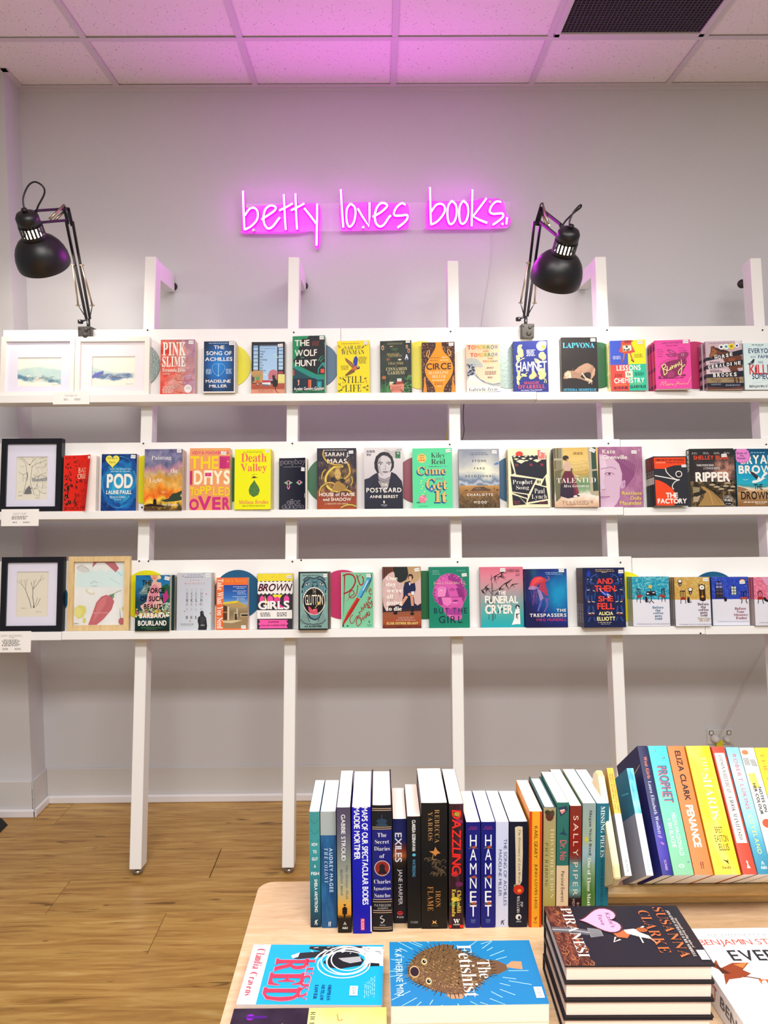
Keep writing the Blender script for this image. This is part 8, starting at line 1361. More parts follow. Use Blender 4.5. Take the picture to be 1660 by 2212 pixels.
frame(0,Z10,(790,130,1575,710),52,'ece8e0','white frame with a dark blue coast watercolour, below the lamp clamp','e6dee4',(962,276,1418,590),a_wash2)
K2 = '3a3a3e'
def a_tree(c):
    c.fill('ece8d4')
    for P,w in (([(330,350),(390,400),(440,460),(480,490)],6),([(480,490),(510,440),(580,370)],6),([(530,360),(528,400),(540,440)],4),([(510,530),(560,480),(640,450),(760,400)],5),([(410,470),(430,580),(440,700),(400,900),(390,980)],6),([(520,500),(512,620),(500,780),(540,900),(570,1000)],6),([(300,600),(370,650),(430,620)],5),([(380,650),(370,700),(380,770)],5),([(390,700),(420,720),(420,760)],4),([(550,650),(600,690),(690,640),(770,620)],5),([(600,700),(690,670),(770,680)],4),([(520,700),(600,740),(700,720),(780,700)],5),([(300,370),(370,420),(410,470)],4),([(580,560),(640,520),(700,530),(770,460)],4),([(560,900),(620,890),(660,950),(650,1020),(590,990)],4),([(620,770),(600,860),(560,890)],4),([(700,780),(710,840),(700,910)],4),([(300,950),(360,940)],3),([(660,930),(720,970),(770,965)],4),([(310,500),(350,520),(390,500)],3),([(640,380),(700,360),(750,370)],3)): c.cv(P,w,K2)
    c.p([(395,980),(430,900),(480,835),(510,880),(525,980),(450,985)],'54545c'); c.p([(470,470),(492,470),(482,500)],'2a2a2e'); c.p([(430,590),(450,620),(455,700),(440,760)],'6a6a70'); c.p([(520,712),(600,730),(700,728),(780,704),(780,760),(650,765),(530,770)],'9a9aa0')
    rs = random.Random(4)
    for k in range(90): x = rs.uniform(540,770); y = rs.uniform(370,900); c.cv([(x,y),(x+rs.uniform(5,24),y+rs.uniform(-12,12)),(x+rs.uniform(10,30),y+rs.uniform(-4,20))],2.5,'8a8a8c',2); c.l -= 1
    for k in range(40): x = rs.uniform(520,780); y = rs.uniform(712,765); c.ln([(x,y),(x+14,y-8)],3,'44444a'); c.l -= 1
    for k in range(30): x = rs.uniform(405,515); y = rs.uniform(880,980); c.ln([(x,y),(x+16,y-12)],4,'2c2c34'); c.l -= 1
    c.l += 1; c.t('Ghost Gum',300,1000,370,1018,'6a6a6c','I'); c.t('Marcia 23',585,1040,660,1056,'6a6a6c','I')
frame(1,Z20,(12,96,1045,1298),92,'10111a','black frame with a pencil drawing of a hollow gum tree','dcdcee',(258,342,790,1086),a_tree,dpt=0.030)
def a_burnt(c):
    c.fill('ebe5d0')
    def br(x,y,a,l,w,d):
        x2,y2 = x+l*math.cos(a),y+l*math.sin(a); c.cv([(x,y),((x+x2)/2+4,(y+y2)/2),(x2,y2)],w,'5a5652',3); c.l -= 1
        if d:
            for s_ in (-.35,.3): br(x2,y2,a+s_*rb.uniform(.5,1.2),l*rb.uniform(.6,.85),w*.7,d-1)
    rb = random.Random(9)
    br(372,670,-1.85,150,8,0); br(325,530,-1.9,90,7,3); br(404,655,-1.72,130,9,0); br(385,530,-1.57,90,8,2); br(388,440,-.95,120,6,1); br(404,655,-1.2,120,5,0); br(430,650,-1.1,110,6,0); c.l += 1
    c.e(404,655,12,12,'2c2a2a'); c.t('Burnt Tree',252,660,320,676,'8a8680','I'); c.t('Marcia 23',432,706,496,720,'7a7670','I')
frame(2,Z30,(8,46,772,955),68,'10111a','black frame with a pencil drawing of bare burnt branches','dedcee',(190,220,582,776),a_burnt,dpt=0.030)
def a_chi(c):
    N = vnoise(33,41,8,4,4); c.paint(lambda U,V: ramp(np.clip((N-.5)*1.2+.5,0,1),[(0,'e4e8e6'),(1,'f6f8f6')]),32,40)
    c.p([(930,210),(1000,200),(1060,240),(1110,195),(1160,245),(1220,195),(1290,245),(1330,195),(1400,240),(1540,200),(1540,425),(925,425)],'d8f2f2'); c.p([(930,160),(1000,150),(1075,190),(1070,240),(1000,240),(930,200)],'d8d8d4'); c.cv([(930,190),(980,150),(1060,190),(1080,230)],4,'6a6a68')
    c.p([(1130,106),(1390,106),(1450,190),(1410,240),(1330,170),(1270,118),(1180,118),(1120,180)],'b83c50'); c.cv([(1430,230),(1490,285)],14,'9ce4ec'); c.cv([(1340,310),(1400,350),(1470,390)],5,'a8dce0')
    c.e(1100,480,62,30,'e0dcc0',rot=25); c.e(1105,470,42,18,'f8f6ee',rot=25); c.cv([(1100,380),(1150,350),(1190,370)],5,'9a9a70'); c.cv([(1110,400),(1150,412),(1190,405)],4,'9a9a70')
    c.p([(1085,886),(1130,760),(1180,610),(1240,540),(1300,518),(1360,540),(1400,600),(1370,700),(1270,820),(1190,886)],'c23a48'); c.p([(1200,620),(1260,550),(1310,540),(1290,640),(1180,800),(1140,860)],'d25a60'); c.cv([(1340,620),(1260,740),(1200,850)],6,'a82c3c'); c.r(1140,735,1330,745,'d8808a')
    c.p([(1330,524),(1400,500),(1385,570)],'2c6a34'); c.cv([(1395,505),(1440,480),(1485,462)],7,'6a9a5a'); c.e(1385,540,14,18,'4a9a50')
    c.p([(915,680),(980,640),(1050,660),(1060,720),(1020,790),(960,810),(912,760)],'dcd850'); c.e(960,730,44,60,'e6e274'); c.e(1038,830,22,34,'dccf60'); c.e(1492,845,36,44,'b82430'); c.ln([(1480,800),(1468,680)],10,'6a8a70',taper=True); c.e(1510,690,18,26,'e0cc80'); c.t('Emm',918,858,968,876,'4a4a4c','b')
frame(2,Z30,(838,38,1600,958),66,wood_mat('pale_beech',['cfae78','dcbf8a','e4cb9a'],2.0,0.45,(14,2,2),False),'pale wooden frame with a watercolour of a large red chilli',None,None,a_chi,dpt=0.020)
def card(px0,py0,px1,py1,label,lines,lt):
    n = BD+LD+0.003; X0,t1 = onL(px0,py0,n); X1,t0 = onL(px1,py1,n); w,h = X1-X0,t1-t0
    r = MB().box(0,w,0,0.002,0,h,0.0003).part('caption_card',mat('card_white','f4f2ee',0.5),None,rackM(X0,t0,n)); r['label'] = label; r['category'] = 'card'
    c = Cv(w,h,frame=(0,0,100,100*h/w)); lines(c); link('card_print',c.mesh('card_print'),None,r,Matrix.Translation((0,-0.0001,0)))
card(115,846,193,873,'white caption card below the two white frames',lambda c: (c.t('WASHED UP',32,9,66,14,'9a9690','t'),c.sm(29,19,42,25,'9a9690',2),c.sm(58,19,78,25,'9a9690',2)),0)
card(3,1100,83,1136,'white caption card below the framed hollow tree drawing',lambda c: (c.t('GHOST GUM',32,10,66,15,'9a9690','t'),c.sm(26,18,74,28,'7a7874',3),c.sm(30,33,44,38,'8a8884',2),c.sm(58,33,78,38,'8a8884',2)),0)
card(-20,1364,66,1409,'white caption card below the framed burnt branches drawing',lambda c: (c.t('BURNT BANTERBERG',26,9,78,13,'9a9690','t'),c.t('TREE',46,14,60,17,'9a9690','t'),c.sm(28,20,76,37,'7a7874',6),c.sm(30,41,46,46,'8a8884',2),c.sm(60,41,78,46,'8a8884',2)),0)
# ================================================================ TABLE
TZ = 0.73
m_table = wood_mat('birch_ply',['b99a74','c8a985','d2b697'],1.2,0.22,(3,22,22),False,0.5)
c0 = onZ(575,1905,TZ); TX0,TY1 = c0.x-0.012,c0.y
tt_ = thing('display_table','pale ply table in front carrying the upright books and flat stacks','table',Matrix.Translation((TX0+0.9,TY1-0.6,0)))
Lt = Matrix.Translation((-TX0-0.9,-TY1+0.6,0))
R_c = 0.03; pts = []
for cx,cy,a0 in ((TX0+R_c,TY1-R_c,90),(TX0+R_c,TY1-1.2+R_c,180),(TX0+1.9-R_c,TY1-1.2+R_c,270),(TX0+1.9-R_c,TY1-R_c,0)):
    for k in range(7): a = math.radians(a0+90*k/6); pts.append((cx+R_c*math.cos(a),cy+R_c*math.sin(a)))
mb = MB(); a_ = [mb.bm.verts.new((x,y,TZ)) for x,y in pts]; b_ = [mb.bm.verts.new((x,y,TZ-0.024)) for x,y in pts]
mb.bm.faces.new(a_); mb.bm.faces.new(b_[::-1])
for i in range(len(pts)): mb.bm.faces.new((a_[i],b_[i],b_[(i+1) % len(pts)],a_[(i+1) % len(pts)]))
mb.part('tabletop',m_table,tt_,Lt)
for x in (TX0+0.12,TX0+1.78):
    for y in (TY1-0.12,TY1-1.08): MB().box(x-0.03,x+0.03,y-0.03,y+0.03,0,TZ-0.024,0.003).part('leg',m_table,tt_,Lt)
MB().box(TX0+0.15,TX0+1.75,TY1-0.13,TY1-0.11,TZ-0.1,TZ-0.024).box(TX0+0.15,TX0+1.75,TY1-1.09,TY1-1.07,TZ-0.1,TZ-0.024).part('apron',m_table,tt_,Lt)

def spine_book(M_,w,h,d,art,label,group,cov='202020',pg='w',hard=False,lcov=None,name='book'):
    """standing book seen from its spine: origin lower left of the spine, x across, y into the book, z up"""
    r = thing(name,label,'book',M_,group); ct = 0.0022 if hard else 0.0006; ins = 0.003 if hard else 0.0002
    n = 8; bul = 0.0014 if hard else 0.0005
    by = lambda x: -bul*(1-(2*x/w-1)**2)
    c = MB(); c.box(0,ct,0,d,0,h).box(w-ct,w,0,d,0,h)
    for i in range(n):
        xa,xb = w*i/n,w*(i+1)/n
        f = [c.bm.verts.new(v) for v in ((xa,by(xa),0),(xb,by(xb),0),(xb,by(xb),h),(xa,by(xa),h))]; c.bm.faces.new(f)
        f = [c.bm.verts.new(v) for v in ((xa,by(xa)+ct,0),(xb,by(xb)+ct,0),(xb,by(xb)+ct,h),(xa,by(xa)+ct,h))]; c.bm.faces.new(f)
        for z in (0,h): c.bm.faces.new([c.bm.verts.new(v) for v in ((xa,by(xa),z),(xb,by(xb),z),(xb,by(xb)+ct,z),(xa,by(xa)+ct,z))])
    c.part('cover',cmat(cov),r)
    pb = MB(); N_ = 8; P = [(ct+(w-2*ct)*i/N_,ct+0.0004+(0.004 if hard else 0.0012)*(abs(2*i/N_-1)**2.2)) for i in range(N_+1)]
    y1 = d-ins; ring = P+[(w-ct,y1),(ct,y1)]
    lo = [pb.bm.verts.new((x,y,ins)) for x,y in ring]; hi = [pb.bm.verts.new((x,y,h-ins)) for x,y in ring]; m = len(ring)
    pb.bm.faces.new(lo); pb.bm.faces.new(hi[::-1])
    for i in range(m): pb.bm.faces.new((lo[i],hi[i],hi[(i+1) % m],lo[(i+1) % m]))
    pb.part('page_block',PG[pg],r)
    k = Cv(w,h,frame=(0,0,100,1000)); k.ar = h*100/(w*1000); k.sub = True; art(k)
    fn = lambda P: np.stack([P[:,0],P[:,1]-bul*(1-(2*P[:,0]/w-1)**2)-0.0001,P[:,2]],1)
    link('spine_print',k.mesh('spine_print',fn),None,r)
    if lcov:
        k = Cv(d,h,frame=(0,0,100,1000)); k.ar = h*100/(d*1000); lcov(k)
        link('cover_print',k.mesh('cover_print'),None,r,Matrix.Translation((-0.0002,d,0)) @ Matrix.Rotation(-PI/2,4,'Z'))
    return r
def logo_man(c,col): c.cv([(42,975),(50,952),(62,940)],6,col); c.cv([(50,952),(62,962),(60,978)],6,col); c.cv([(40,945),(52,950),(70,930)],5,col); c.e(52,938,5,5,col)
ZA,ZB = (640,1640,4.611),(960,1640,4.15)
rowb = []
def up(Z,xl,xr,yb,yt,yback,art,label,hidden=False,**kw):
    ox,oy,sc = Z; p0 = onZ(ox+xl/sc,oy+yb/sc,TZ); p1 = onZ(ox+xr/sc,oy+yb/sc,TZ)
    w = p1.x-p0.x-0.0006; Y = p0.y; top = onY(ox+xl/sc,oy+yt/sc,Y).z; h = top-TZ; bk = onZ(ox+xl/sc,oy+yback/sc,top).y; d = bk-Y
    if rowb and p0.x < rowb[-1]: p0.x = rowb[-1]+0.0003
    rowb.append(p0.x+w)
    spine_book(Matrix.Translation((p0.x,Y,TZ+0.0002)),w,h,d,art,label,'books standing in a row on the table',**kw)
W_ = 'f4f2ee'
def u1(c):
    c.paint(lambda U,V: ramp(V,[(0,'3f8c8c'),(.3,'3c9494'),(.6,'2c7c84'),(.85,'164e60'),(1,'0c2a40')]),8,20)
    for y in (60,150,240,560,940): c.cv([(10,y),(50,y+40),(90,y)],3,'1c5860'); 
    for s_,y in (('HOW',265),('TO',328),('GUT',390),('A',453),('FISH',516)): c.t(s_,50-14*len(s_)/1.5,y,50+14*len(s_)/1.5,y+28,W_,'b')
    c.t('SHEILA ARMSTRONG',42,580,72,865,W_,'b',rot=90); logo_man(c,W_)
up(ZA,145,252,1675,525,210,u1,'teal scaly spine at the left end of the table row',cov='2a6a70',pg='w')
def u2(c):
    N = vnoise(13,81,4,4,6).T
    c.r(0,0,100,200,'a4acaa'); c.paint(lambda U,V: ramp(vnoise(9,61,4,4,5),[(.2,'123e6e'),(.8,'2a6898')]),8,60,(0,200,100,1000))
    c.t('AUDREY MAGEE',54,310,78,690,'c8d8e4','b',rot=90,gap=.2); c.t('THE COLONY',22,310,46,615,'c8d8e4','i',rot=90,gap=.2); c.t('ff',44,945,62,985,W_,'r')
up(ZA,256,412,1680,525,210,u2,'deep blue spine with a grey block at its top',cov='1c4c7c',pg='w')
def u3(c):
    c.paint(lambda U,V: ramp(V,[(0,'4a4058'),(.2,'585468'),(.4,'787c74'),(.55,'9a9a84'),(.68,'b8a878'),(.78,'d8a040'),(.86,'c88420'),(.872,'1a1410'),(1,'120e0c')]),4,60)
    c.t('GABBIE STROUD',32,55,62,420,W_,'s',rot=90); c.t('the things that',56,460,82,730,'4a5054','R',rot=90); c.t('matter most',22,490,44,700,'4a5054','R',rot=90)
    c.e(52,775,10,7,'0c0a0a'); c.p([(34,800),(52,785),(70,800),(68,850),(58,850),(56,878),(44,878),(42,850),(34,848)],'0c0a0a'); c.t('A&U',32,950,72,968,W_,'b'); c.ln([(44,935),(52,912),(60,935)],5,W_)
up(ZA,418,556,1730,482,115,u3,'grey and gold sunset spine with a small silhouette',cov='3a3440',pg='w')
def u4(c):
    c.fill('0c0ca4'); c.t('MAPS OF OUR SPECTACULAR BODIES',52,0,84,770,W_,'b',rot=90,gap=.04); c.t('MADDIE MORTIMER',10,0,42,410,W_,'b',rot=90,gap=.04); c.t('PICADOR',42,880,62,972,'e83050','s',rot=90); c.r(42,880,62,972,'d84060'); c.t('PICADOR',44,884,60,968,'f4c8d0','s',rot=90); c.r(94,780,100,985,'e8e8f0')
up(ZA,568,757,1737,480,122,u4,'wide royal blue spine with tall white lettering',cov='0c0ca4',pg='c')
def u5(c):
    c.fill('0c0e18'); c.r(4,190,96,740,'12146c')
    for y in (20,34,165,180,738,756,826,842,960,974): c.r(4,y,96,y+5,'c8a88c')
    c.e(50,120,26,20,'22384c'); c.r(30,120,70,150,'22384c'); c.ln([(50,70),(50,110)],4,'2c465a'); c.r(22,146,78,158,'2a4256')
    for s_,y,a in (('The',212,22),('Secret',265,34),('Diaries',320,38),('of',378,12),('Charles',580,40),('Ignatius',638,42),('Sancho',690,38)): c.t(s_,50-a,y,50+a,y+32,'e8e4e0','R')
    c.e(50,490,38,62,'c0b0a0',28); c.e(50,490,34,56,'8a2018',28); c.p([(30,535),(38,500),(36,470),(50,452),(64,468),(62,500),(76,535)],'1a0c10'); c.t('PATERSON',12,775,90,795,'b8b4b0','s',gap=.15); c.t('JOSEPH',26,802,76,820,'b8b4b0','s',gap=.15)
    c.cv([(50,865),(40,885),(58,900),(48,925),(42,915)],5,'b8b4b0'); c.sm(34,935,68,950,'8a8888',2)
up(ZA,760,968,1718,462,102,u5,'dark hardback spine with an oval red portrait and gold bands',cov='0a0c14',pg='c',hard=True)
def u6(c):
    c.paint(lambda U,V: ramp(V,[(0,'0a1450'),(.2,'121c58'),(.28,'6a2828'),(.36,'b8642c'),(.39,'3a2418'),(.48,'100c10'),(1,'0a0a18')]),4,40)
    c.t('EXILES',14,130,66,410,'d8d4d8','b',rot=90,gap=.04); c.t('JANE HARPER',30,478,68,820,'d0ccd0','s',rot=90); c.e(50,900,22,20,'b82830'); c.cv([(34,892),(50,898),(66,890)],5,'100c10'); c.t('PAN',28,930,74,948,'d0ccd0','b',gap=.2)
up(ZA,970,1108,1635,597,287,u6,'shorter black spine lettered in white beside the portrait hardback',cov='0c0c18',pg='p')
def u7(c):
    c.fill('0c0c0e'); c.t('CLARISSA GOENAWAN',36,30,62,305,W_,'b',rot=90); c.e(50,340,13,13,'58b0c4'); c.t('WATERSONG',38,380,60,535,'5a9cc0','s',rot=90); c.t('SCRIBE',22,935,78,953,'8a9090','s')
up(ZA,1112,1248,1685,572,250,u7,'slim black spine with a small turquoise dot',cov='0c0c0e',pg='p')
def u8(c):
    c.fill('0c0b0a'); c.t('REBECCA',52,50,70,315,'a8804c','R',rot=90,gap=.12); c.t('YARROS',26,70,44,295,'a8804c','R',rot=90,gap=.12)
    c.p([(30,380),(48,378),(54,345),(62,375),(74,395),(60,402),(54,420),(46,400)],'c07c3c'); c.cv([(46,405),(44,440),(58,446)],2.5,'a8804c')
    rs = random.Random(2)
    for k in range(26): x,y = rs.uniform(8,80),rs.uniform(440,570); c.cv([(x,y),(x+8,y-14),(x+18,y),(x+12,y+12)],1.2,'7a6448'); c.l -= 1
    c.l += 1; c.t('IRON',54,695,74,825,'b07840','R',rot=90,gap=.1); c.t('FLAME',24,660,46,855,'b07840','R',rot=90,gap=.1); c.p([(42,930),(50,942),(58,930),(55,946),(60,962),(50,952),(40,962),(45,946)],'d8a04c'); c.t('PIATKUS',38,968,64,978,'7a6448','s')
up(ZA,1250,1512,1690,438,92,u8,'widest black spine with copper lettering and a small dragon',cov='0c0b0a',pg='w')
def u9(c):
    N = vnoise(17,61,7,4,5); c.paint(lambda U,V: ramp(vnoise(9,61,7,4,5),[(.2,'0c0a0c'),(.5,'2a1418'),(.7,'4a1c30'),(.9,'1c3a24')]),8,60)
    for y,col in ((80,'a89030'),(140,'8a2050'),(560,'b02828'),(640,'6a1c50'),(800,'2a5a34'),(760,'c8b030')): c.e(30+y % 50,y,26,20,col,9)
    c.t('DAZZLING',20,45,84,560,'e0261c','b',rot=90,gap=.02,shear=.1); c.t('Chikodili',56,690,84,870,'e8cc50','r',rot=90); c.t('Emelumadu',20,680,46,900,'e8cc50','r',rot=90); c.t('W',30,920,74,955,W_,'D'); c.t('WILDFIRE',28,960,76,970,W_,'s')
    for x in (4,88): c.e(x,980,14,14,'e02818')
up(ZB,44,176,1520,402,88,u9,'black, red and purple jungle spine',cov='14100f',pg='w')
def u10(c):
    c.fill('0e1270'); c.t('MAGGIE',26,38,76,52,'a83058','R'); c.t("O'FARRELL",16,56,84,70,'a83058','R')
    for i,ch in enumerate('HAMNET'): c.t(ch,28,118+i*133,74,118+i*133+108,'e8ecec','s'); c.l -= 1
    c.l += 1
    for y in (235,515,765): c.e(58,y,16,14,'b8402c',8); c.e(34,y+4,18,5,'6a6a34',7,rot=-20); c.e(72,y+8,16,4,'4a5a34',7,rot=30)
    c.t('TINDER',34,918,68,932,'6a8ab0','s'); c.t('PRESS',36,938,64,950,'6a8ab0','s')
up(ZB,195,326,1512,566,285,u10,'navy spine with stacked white capitals, beside the jungle spine',cov='0e1270',pg='p')
up(ZB,330,459,1510,564,282,u10,'navy spine with stacked white capitals, beside the pale blue spine',cov='0e1270',pg='w')
def u12(c): c.fill('c8cce4'); c.t('THE SONG OF ACHILLES',62,160,88,795,'182a68','s',rot=90); c.t('MADELINE MILLER',22,262,46,705,'2a3a74','s',rot=90); logo_man(c,'1a1e30')
up(ZB,462,577,1505,562,283,u12,'pale lavender blue spine with navy lettering',cov='c8cce4',pg='w')
def u13(c):
    c.fill('0c1226'); c.p([(30,50),(50,40),(72,46),(74,300),(70,560),(56,605),(36,590),(34,300)],'d0c0a0'); c.t('The Dictionary of Lost Words',46,72,62,585,'3a2a1c','i',rot=90); c.e(34,605,10,18,'7a8a5a',8); c.e(52,640,30,48,'c02c1c',11); c.e(56,650,12,16,'e08a30',8)
    c.t('PIP',62,755,76,805,'e0d8cc','R',rot=90); c.t('WILLIAMS',42,700,58,860,'e0d8cc','R',rot=90); c.e(52,900,16,28,'d8d8d8'); c.e(56,906,7,16,'0c1226'); c.sm(38,934,70,952,'b0b0b0',2)
up(ZB,582,747,1507,562,285,u13,'dark navy spine with a torn cream strip and red poppy',cov='0c1226',pg='w')
def u14(c): c.fill('e8a024'); c.r(0,0,20,1000,'c8380c'); c.r(82,0,100,1000,'c8380c'); c.t('KARL GEARY',38,125,64,400,'3a1c10','s',rot=90); c.t('JUNO LOVES LEGS',38,450,64,835,'3a1c10','s',rot=90); c.cv([(40,915),(50,925),(60,905),(50,940)],6,'a03818'); c.sm(34,950,68,966,'a05020',2)
up(ZB,760,876,1507,470,187,u14,'orange spine with red stripes down both sides',cov='dc8420',pg='w')
def u15(c): c.paint(lambda U,V: ramp(V,[(0,'a09470'),(.3,'a8985c'),(.6,'b0a46c'),(.8,'a89850'),(1,'8a7a38')]),3,12); c.e(48,70,34,44,'5a2c20',9); c.e(30,40,22,20,'3a3420',8); c.e(70,50,18,30,'46402a',8); c.t('THIS OTHER EDEN',56,170,84,760,'d8d0a0','R',rot=90,gap=.12); c.t('PAUL HARDING',14,290,38,660,'5a5230','i',rot=90,gap=.12)
up(ZB,884,998,1500,432,155,u15,'olive hardback spine with a dark rose at its top',cov='23505a',pg='w',hard=True)
def u16(c): c.r(0,0,100,505,'2c6a60'); c.r(0,505,100,1000,'dcc09c'); c.p([(10,40),(80,25),(92,60),(60,90),(30,110),(20,80)],'2c3a50'); c.p([(20,62),(60,50),(70,66),(40,92)],'d88a80'); c.ln([(26,62),(60,54)],6,W_); c.p([(20,250),(50,230),(54,190),(64,235),(90,262),(54,256)],'23405a'); c.t('Dr. No',26,300,82,462,'c86464','b',rot=90); c.t('Percival Everett',38,550,66,800,'2a2420','s',rot=90)
up(ZB,1003,1113,1500,390,112,u16,'green over cream spine with a shark',cov='2c6a60',pg='c')
def u17(c): c.paint(lambda U,V: ramp(V,[(0,'7a2c20'),(.3,'8a2018'),(.42,'7a3028'),(.48,'5a8a8c'),(.6,'4a8488'),(.72,'6aa0a0'),(.76,'2a1414'),(1,'180c0e')]),3,30); c.t('SALLY PIPER',30,80,72,740,'e0ccb0','s',rot=90,gap=.25); c.cv([(60,400),(80,440),(96,460)],3,'1c1c20'); c.t('BONE',66,800,86,900,'c8a8a8','s',rot=90,gap=.2); c.t('MEMORIES',26,770,48,940,'c8a8a8','s',rot=90,gap=.2)
up(ZB,1118,1226,1500,420,90,u17,'rust red and teal spine with widely spaced letters',cov='4a2420',pg='c')
def u18(c): N = vnoise(13,61,9,4,5); c.paint(lambda U,V: ramp(np.clip(V+(vnoise(9,61,9,4,5)-.5)*.4,0,1),[(0,'8ea09c'),(.3,'a0b098'),(.45,'9ab4c4'),(.6,'84a07c'),(.8,'4c7430'),(1,'5a8030')]),8,60); c.t('Megan Nicol Reed',44,55,70,420,'1c2420','r',rot=90); c.t('One of Those Mothers',40,440,66,900,'e8e8e0','r',rot=90); c.e(30,290,14,20,'c8c03c',8)
up(ZB,1232,1352,1500,396,88,u18,'soft green painted spine beside the teal spine',cov='6a8a6c',pg='w')
def u19(c): c.fill('1c6c80'); c.t('MISSING PIECES',32,22,66,432,'f0f0e8','R',rot=90,gap=.02); c.t('JENNIFER MACKENZIE DUNBAR',36,450,56,890,'0c3440','R',rot=90)
up(ZB,1355,1470,1500,398,92,u19,'plain teal spine at the right end of the table row',cov='145a6c',pg='w')

# ================================================================ TILTED BOOK RACK
TAU = math.radians(37); TU = Vector((0,math.sin(TAU),math.cos(TAU))); TN = Vector((0,-math.cos(TAU),math.sin(TAU)))
_o,_d = ray(1549,1890); TP = _o+_d*1.27
def tiltM(x,t,n):
    P = Vector((0,TP.y,TP.z))+TU*t+TN*n
    return Matrix(((1,0,0,x),(0,-TN.y,TU.y,P.y),(0,-TN.z,TU.z,P.z),(0,0,0,1)))
def onT(px,py,n=0):
    o,d = ray(px,py); P = Vector((0,TP.y,TP.z))+TN*n; k = (P-o).dot(TN)/d.dot(TN); p = o+d*k; return p.x,(p-P).dot(TU)
m_bam = wood_mat('bamboo',['b08c50','c49e62','d0ae74'],1.5,0.3,(3,26,26),False,0.5)
m_bamu = wood_mat('bamboo_upright',['c8b080','d8c290','e2d0a4'],1.5,0.3,(26,26,3),False,0.5)
x0r = onT(1326,1890)[0]; base = tiltM(x0r,0,0).translation
rk = thing('book_rack','bamboo rack on the table holding tilted books at the right','rack',Matrix.Translation((x0r,base.y,TZ)))
LR = Matrix.Translation((-x0r,-base.y,-TZ)); D_ = 0.150
def panel(x):
    P = [(-0.145,-0.006),(-0.02,-0.012),(0.0,-0.004),(0.004,0.016),(0.004,0.165),(-0.006,0.178),(-0.025,0.178),(-0.12,0.120),(-0.16,0.05)]
    m_ = MB(); a = [m_.bm.verts.new((x,-n,t)) for n,t in P]; b = [m_.bm.verts.new((x+0.012,-n,t)) for n,t in P]
    m_.bm.faces.new(a); m_.bm.faces.new(b[::-1])
    for i in range(len(P)): m_.bm.faces.new((a[i],b[i],b[(i+1) % len(P)],a[(i+1) % len(P)]))
    bmesh.ops.bevel(m_.bm,geom=m_.bm.edges[:],offset=0.0015,segments=2,affect='EDGES')
    return m_
panel(0).part('side_panel',m_bamu,rk,LR @ tiltM(x0r,0,0)); panel(0.75).part('side_panel',m_bamu,rk,LR @ tiltM(x0r,0,0))
MB().box(0.012,0.75,0.112,0.142,-0.0205,-0.0010,0.004).part('shelf_slat',m_bam,rk,LR @ tiltM(x0r,0,0))
MB().box(0.012,0.75,0.147,0.157,0.02,0.06,0.003).part('back_rail',m_bam,rk,LR @ tiltM(x0r,0,0)); MB().box(0.012,0.75,0.147,0.157,0.09,0.13,0.003).part('back_rail',m_bam,rk,LR @ tiltM(x0r,0,0))
yr = onZ(1500,1953,TZ).y
MB().box(x0r-0.004,x0r+0.76,yr,yr+0.022,TZ+0.001,TZ+0.0155,0.002).part('front_stretcher',m_bam,rk,LR)
for x in (x0r-0.004,x0r+0.748):
    MB().box(x,x+0.012,yr-0.004,yr+0.17,TZ,TZ+0.02,0.002).part('foot',m_bamu,rk,LR)
    MB().box(x+0.001,x+0.011,yr+0.05,yr+0.08,TZ+0.018,TZ+0.07,0.001).box(x+0.001,x+0.011,yr+0.13,yr+0.16,TZ+0.018,TZ+0.10,0.001).part('upright',m_bamu,rk,LR)
ZC = (1260,1560,4.15); tl = [x0r+0.0125]
def tb(xl,xr,yb,yt,art,label,cov='202020',lcov=None,d=0.145,pg='w',hard=False):
    X0,_ = onT(ZC[0]+xl/ZC[2],ZC[1]+yb/ZC[2]); X1,_ = onT(ZC[0]+xr/ZC[2],ZC[1]+yb/ZC[2]); _,h = onT(ZC[0]+xl/ZC[2],ZC[1]+yt/ZC[2])
    w = X1-X0-0.0005; X0 = max(X0,tl[-1]+0.0002); tl.append(X0+w)
    spine_book(tiltM(X0,0.0002,0),w,h,d,art,label,'books leaning back in the bamboo rack',cov=cov,lcov=lcov,pg=pg,hard=hard)
def cafe_spine(top,tcol,col,lg):
    def f(c):
        c.paint(lambda U,V: ramp(vnoise(7,21,3,3,5),[(.2,top),(.8,tcol)]),6,20,(0,0,100,440)); c.r(0,440,100,1000,'e8ecf4')
        if col: c.t('Before the coffee gets cold',56,60,78,410,col,'r',rot=90); c.t('Tales from the Cafe',22,60,44,400,col,'r',rot=90)
        c.t('TOSHIKAZU KAWAGUCHI',40,470,60,800,'66709a','s',rot=90,gap=.2); c.t('PICADOR',34,855,70,968,lg,'s',rot=90)
    return f
tb(380,444,1395,410,cafe_spine('d8a428','e8bc50','7a5018','4a4a54'),'gold and white spine nearest the rack side panel',cov='c8ccd4',lcov=lambda c: (c.r(0,0,100,440,'c89a30'),c.r(0,440,100,1000,'a8acb4')))
tb(574,640,1400,412,cafe_spine('2c9cc0','9cd8e8',None,'3a80b0'),'turquoise and white spine in the rack',cov='c0c4cc',lcov=lambda c: (c.r(0,0,100,440,'1c7c94'),c.r(0,440,100,1000,'a4a4b0'),c.ln([(60,200),(90,230)],2,'5ac0c8')))
def r3(c): c.paint(lambda U,V: ramp(V,[(0,'141848'),(.5,'1c2058'),(.7,'3a3498'),(.85,'3c2c9c'),(1,'1c1c74')]),3,20); c.t('West Girls',40,90,74,270,'e87c4c','r',rot=90); c.t('Laura Elizabeth Woollett',36,290,70,700,'c8ccec','R',rot=90); c.e(50,720,24,10,'8a6ac0',8,rot=30); c.e(60,770,20,8,'a06ab0',8,rot=30); c.t('SCRIBE',40,890,62,965,'c8a0c8','s',rot=90)
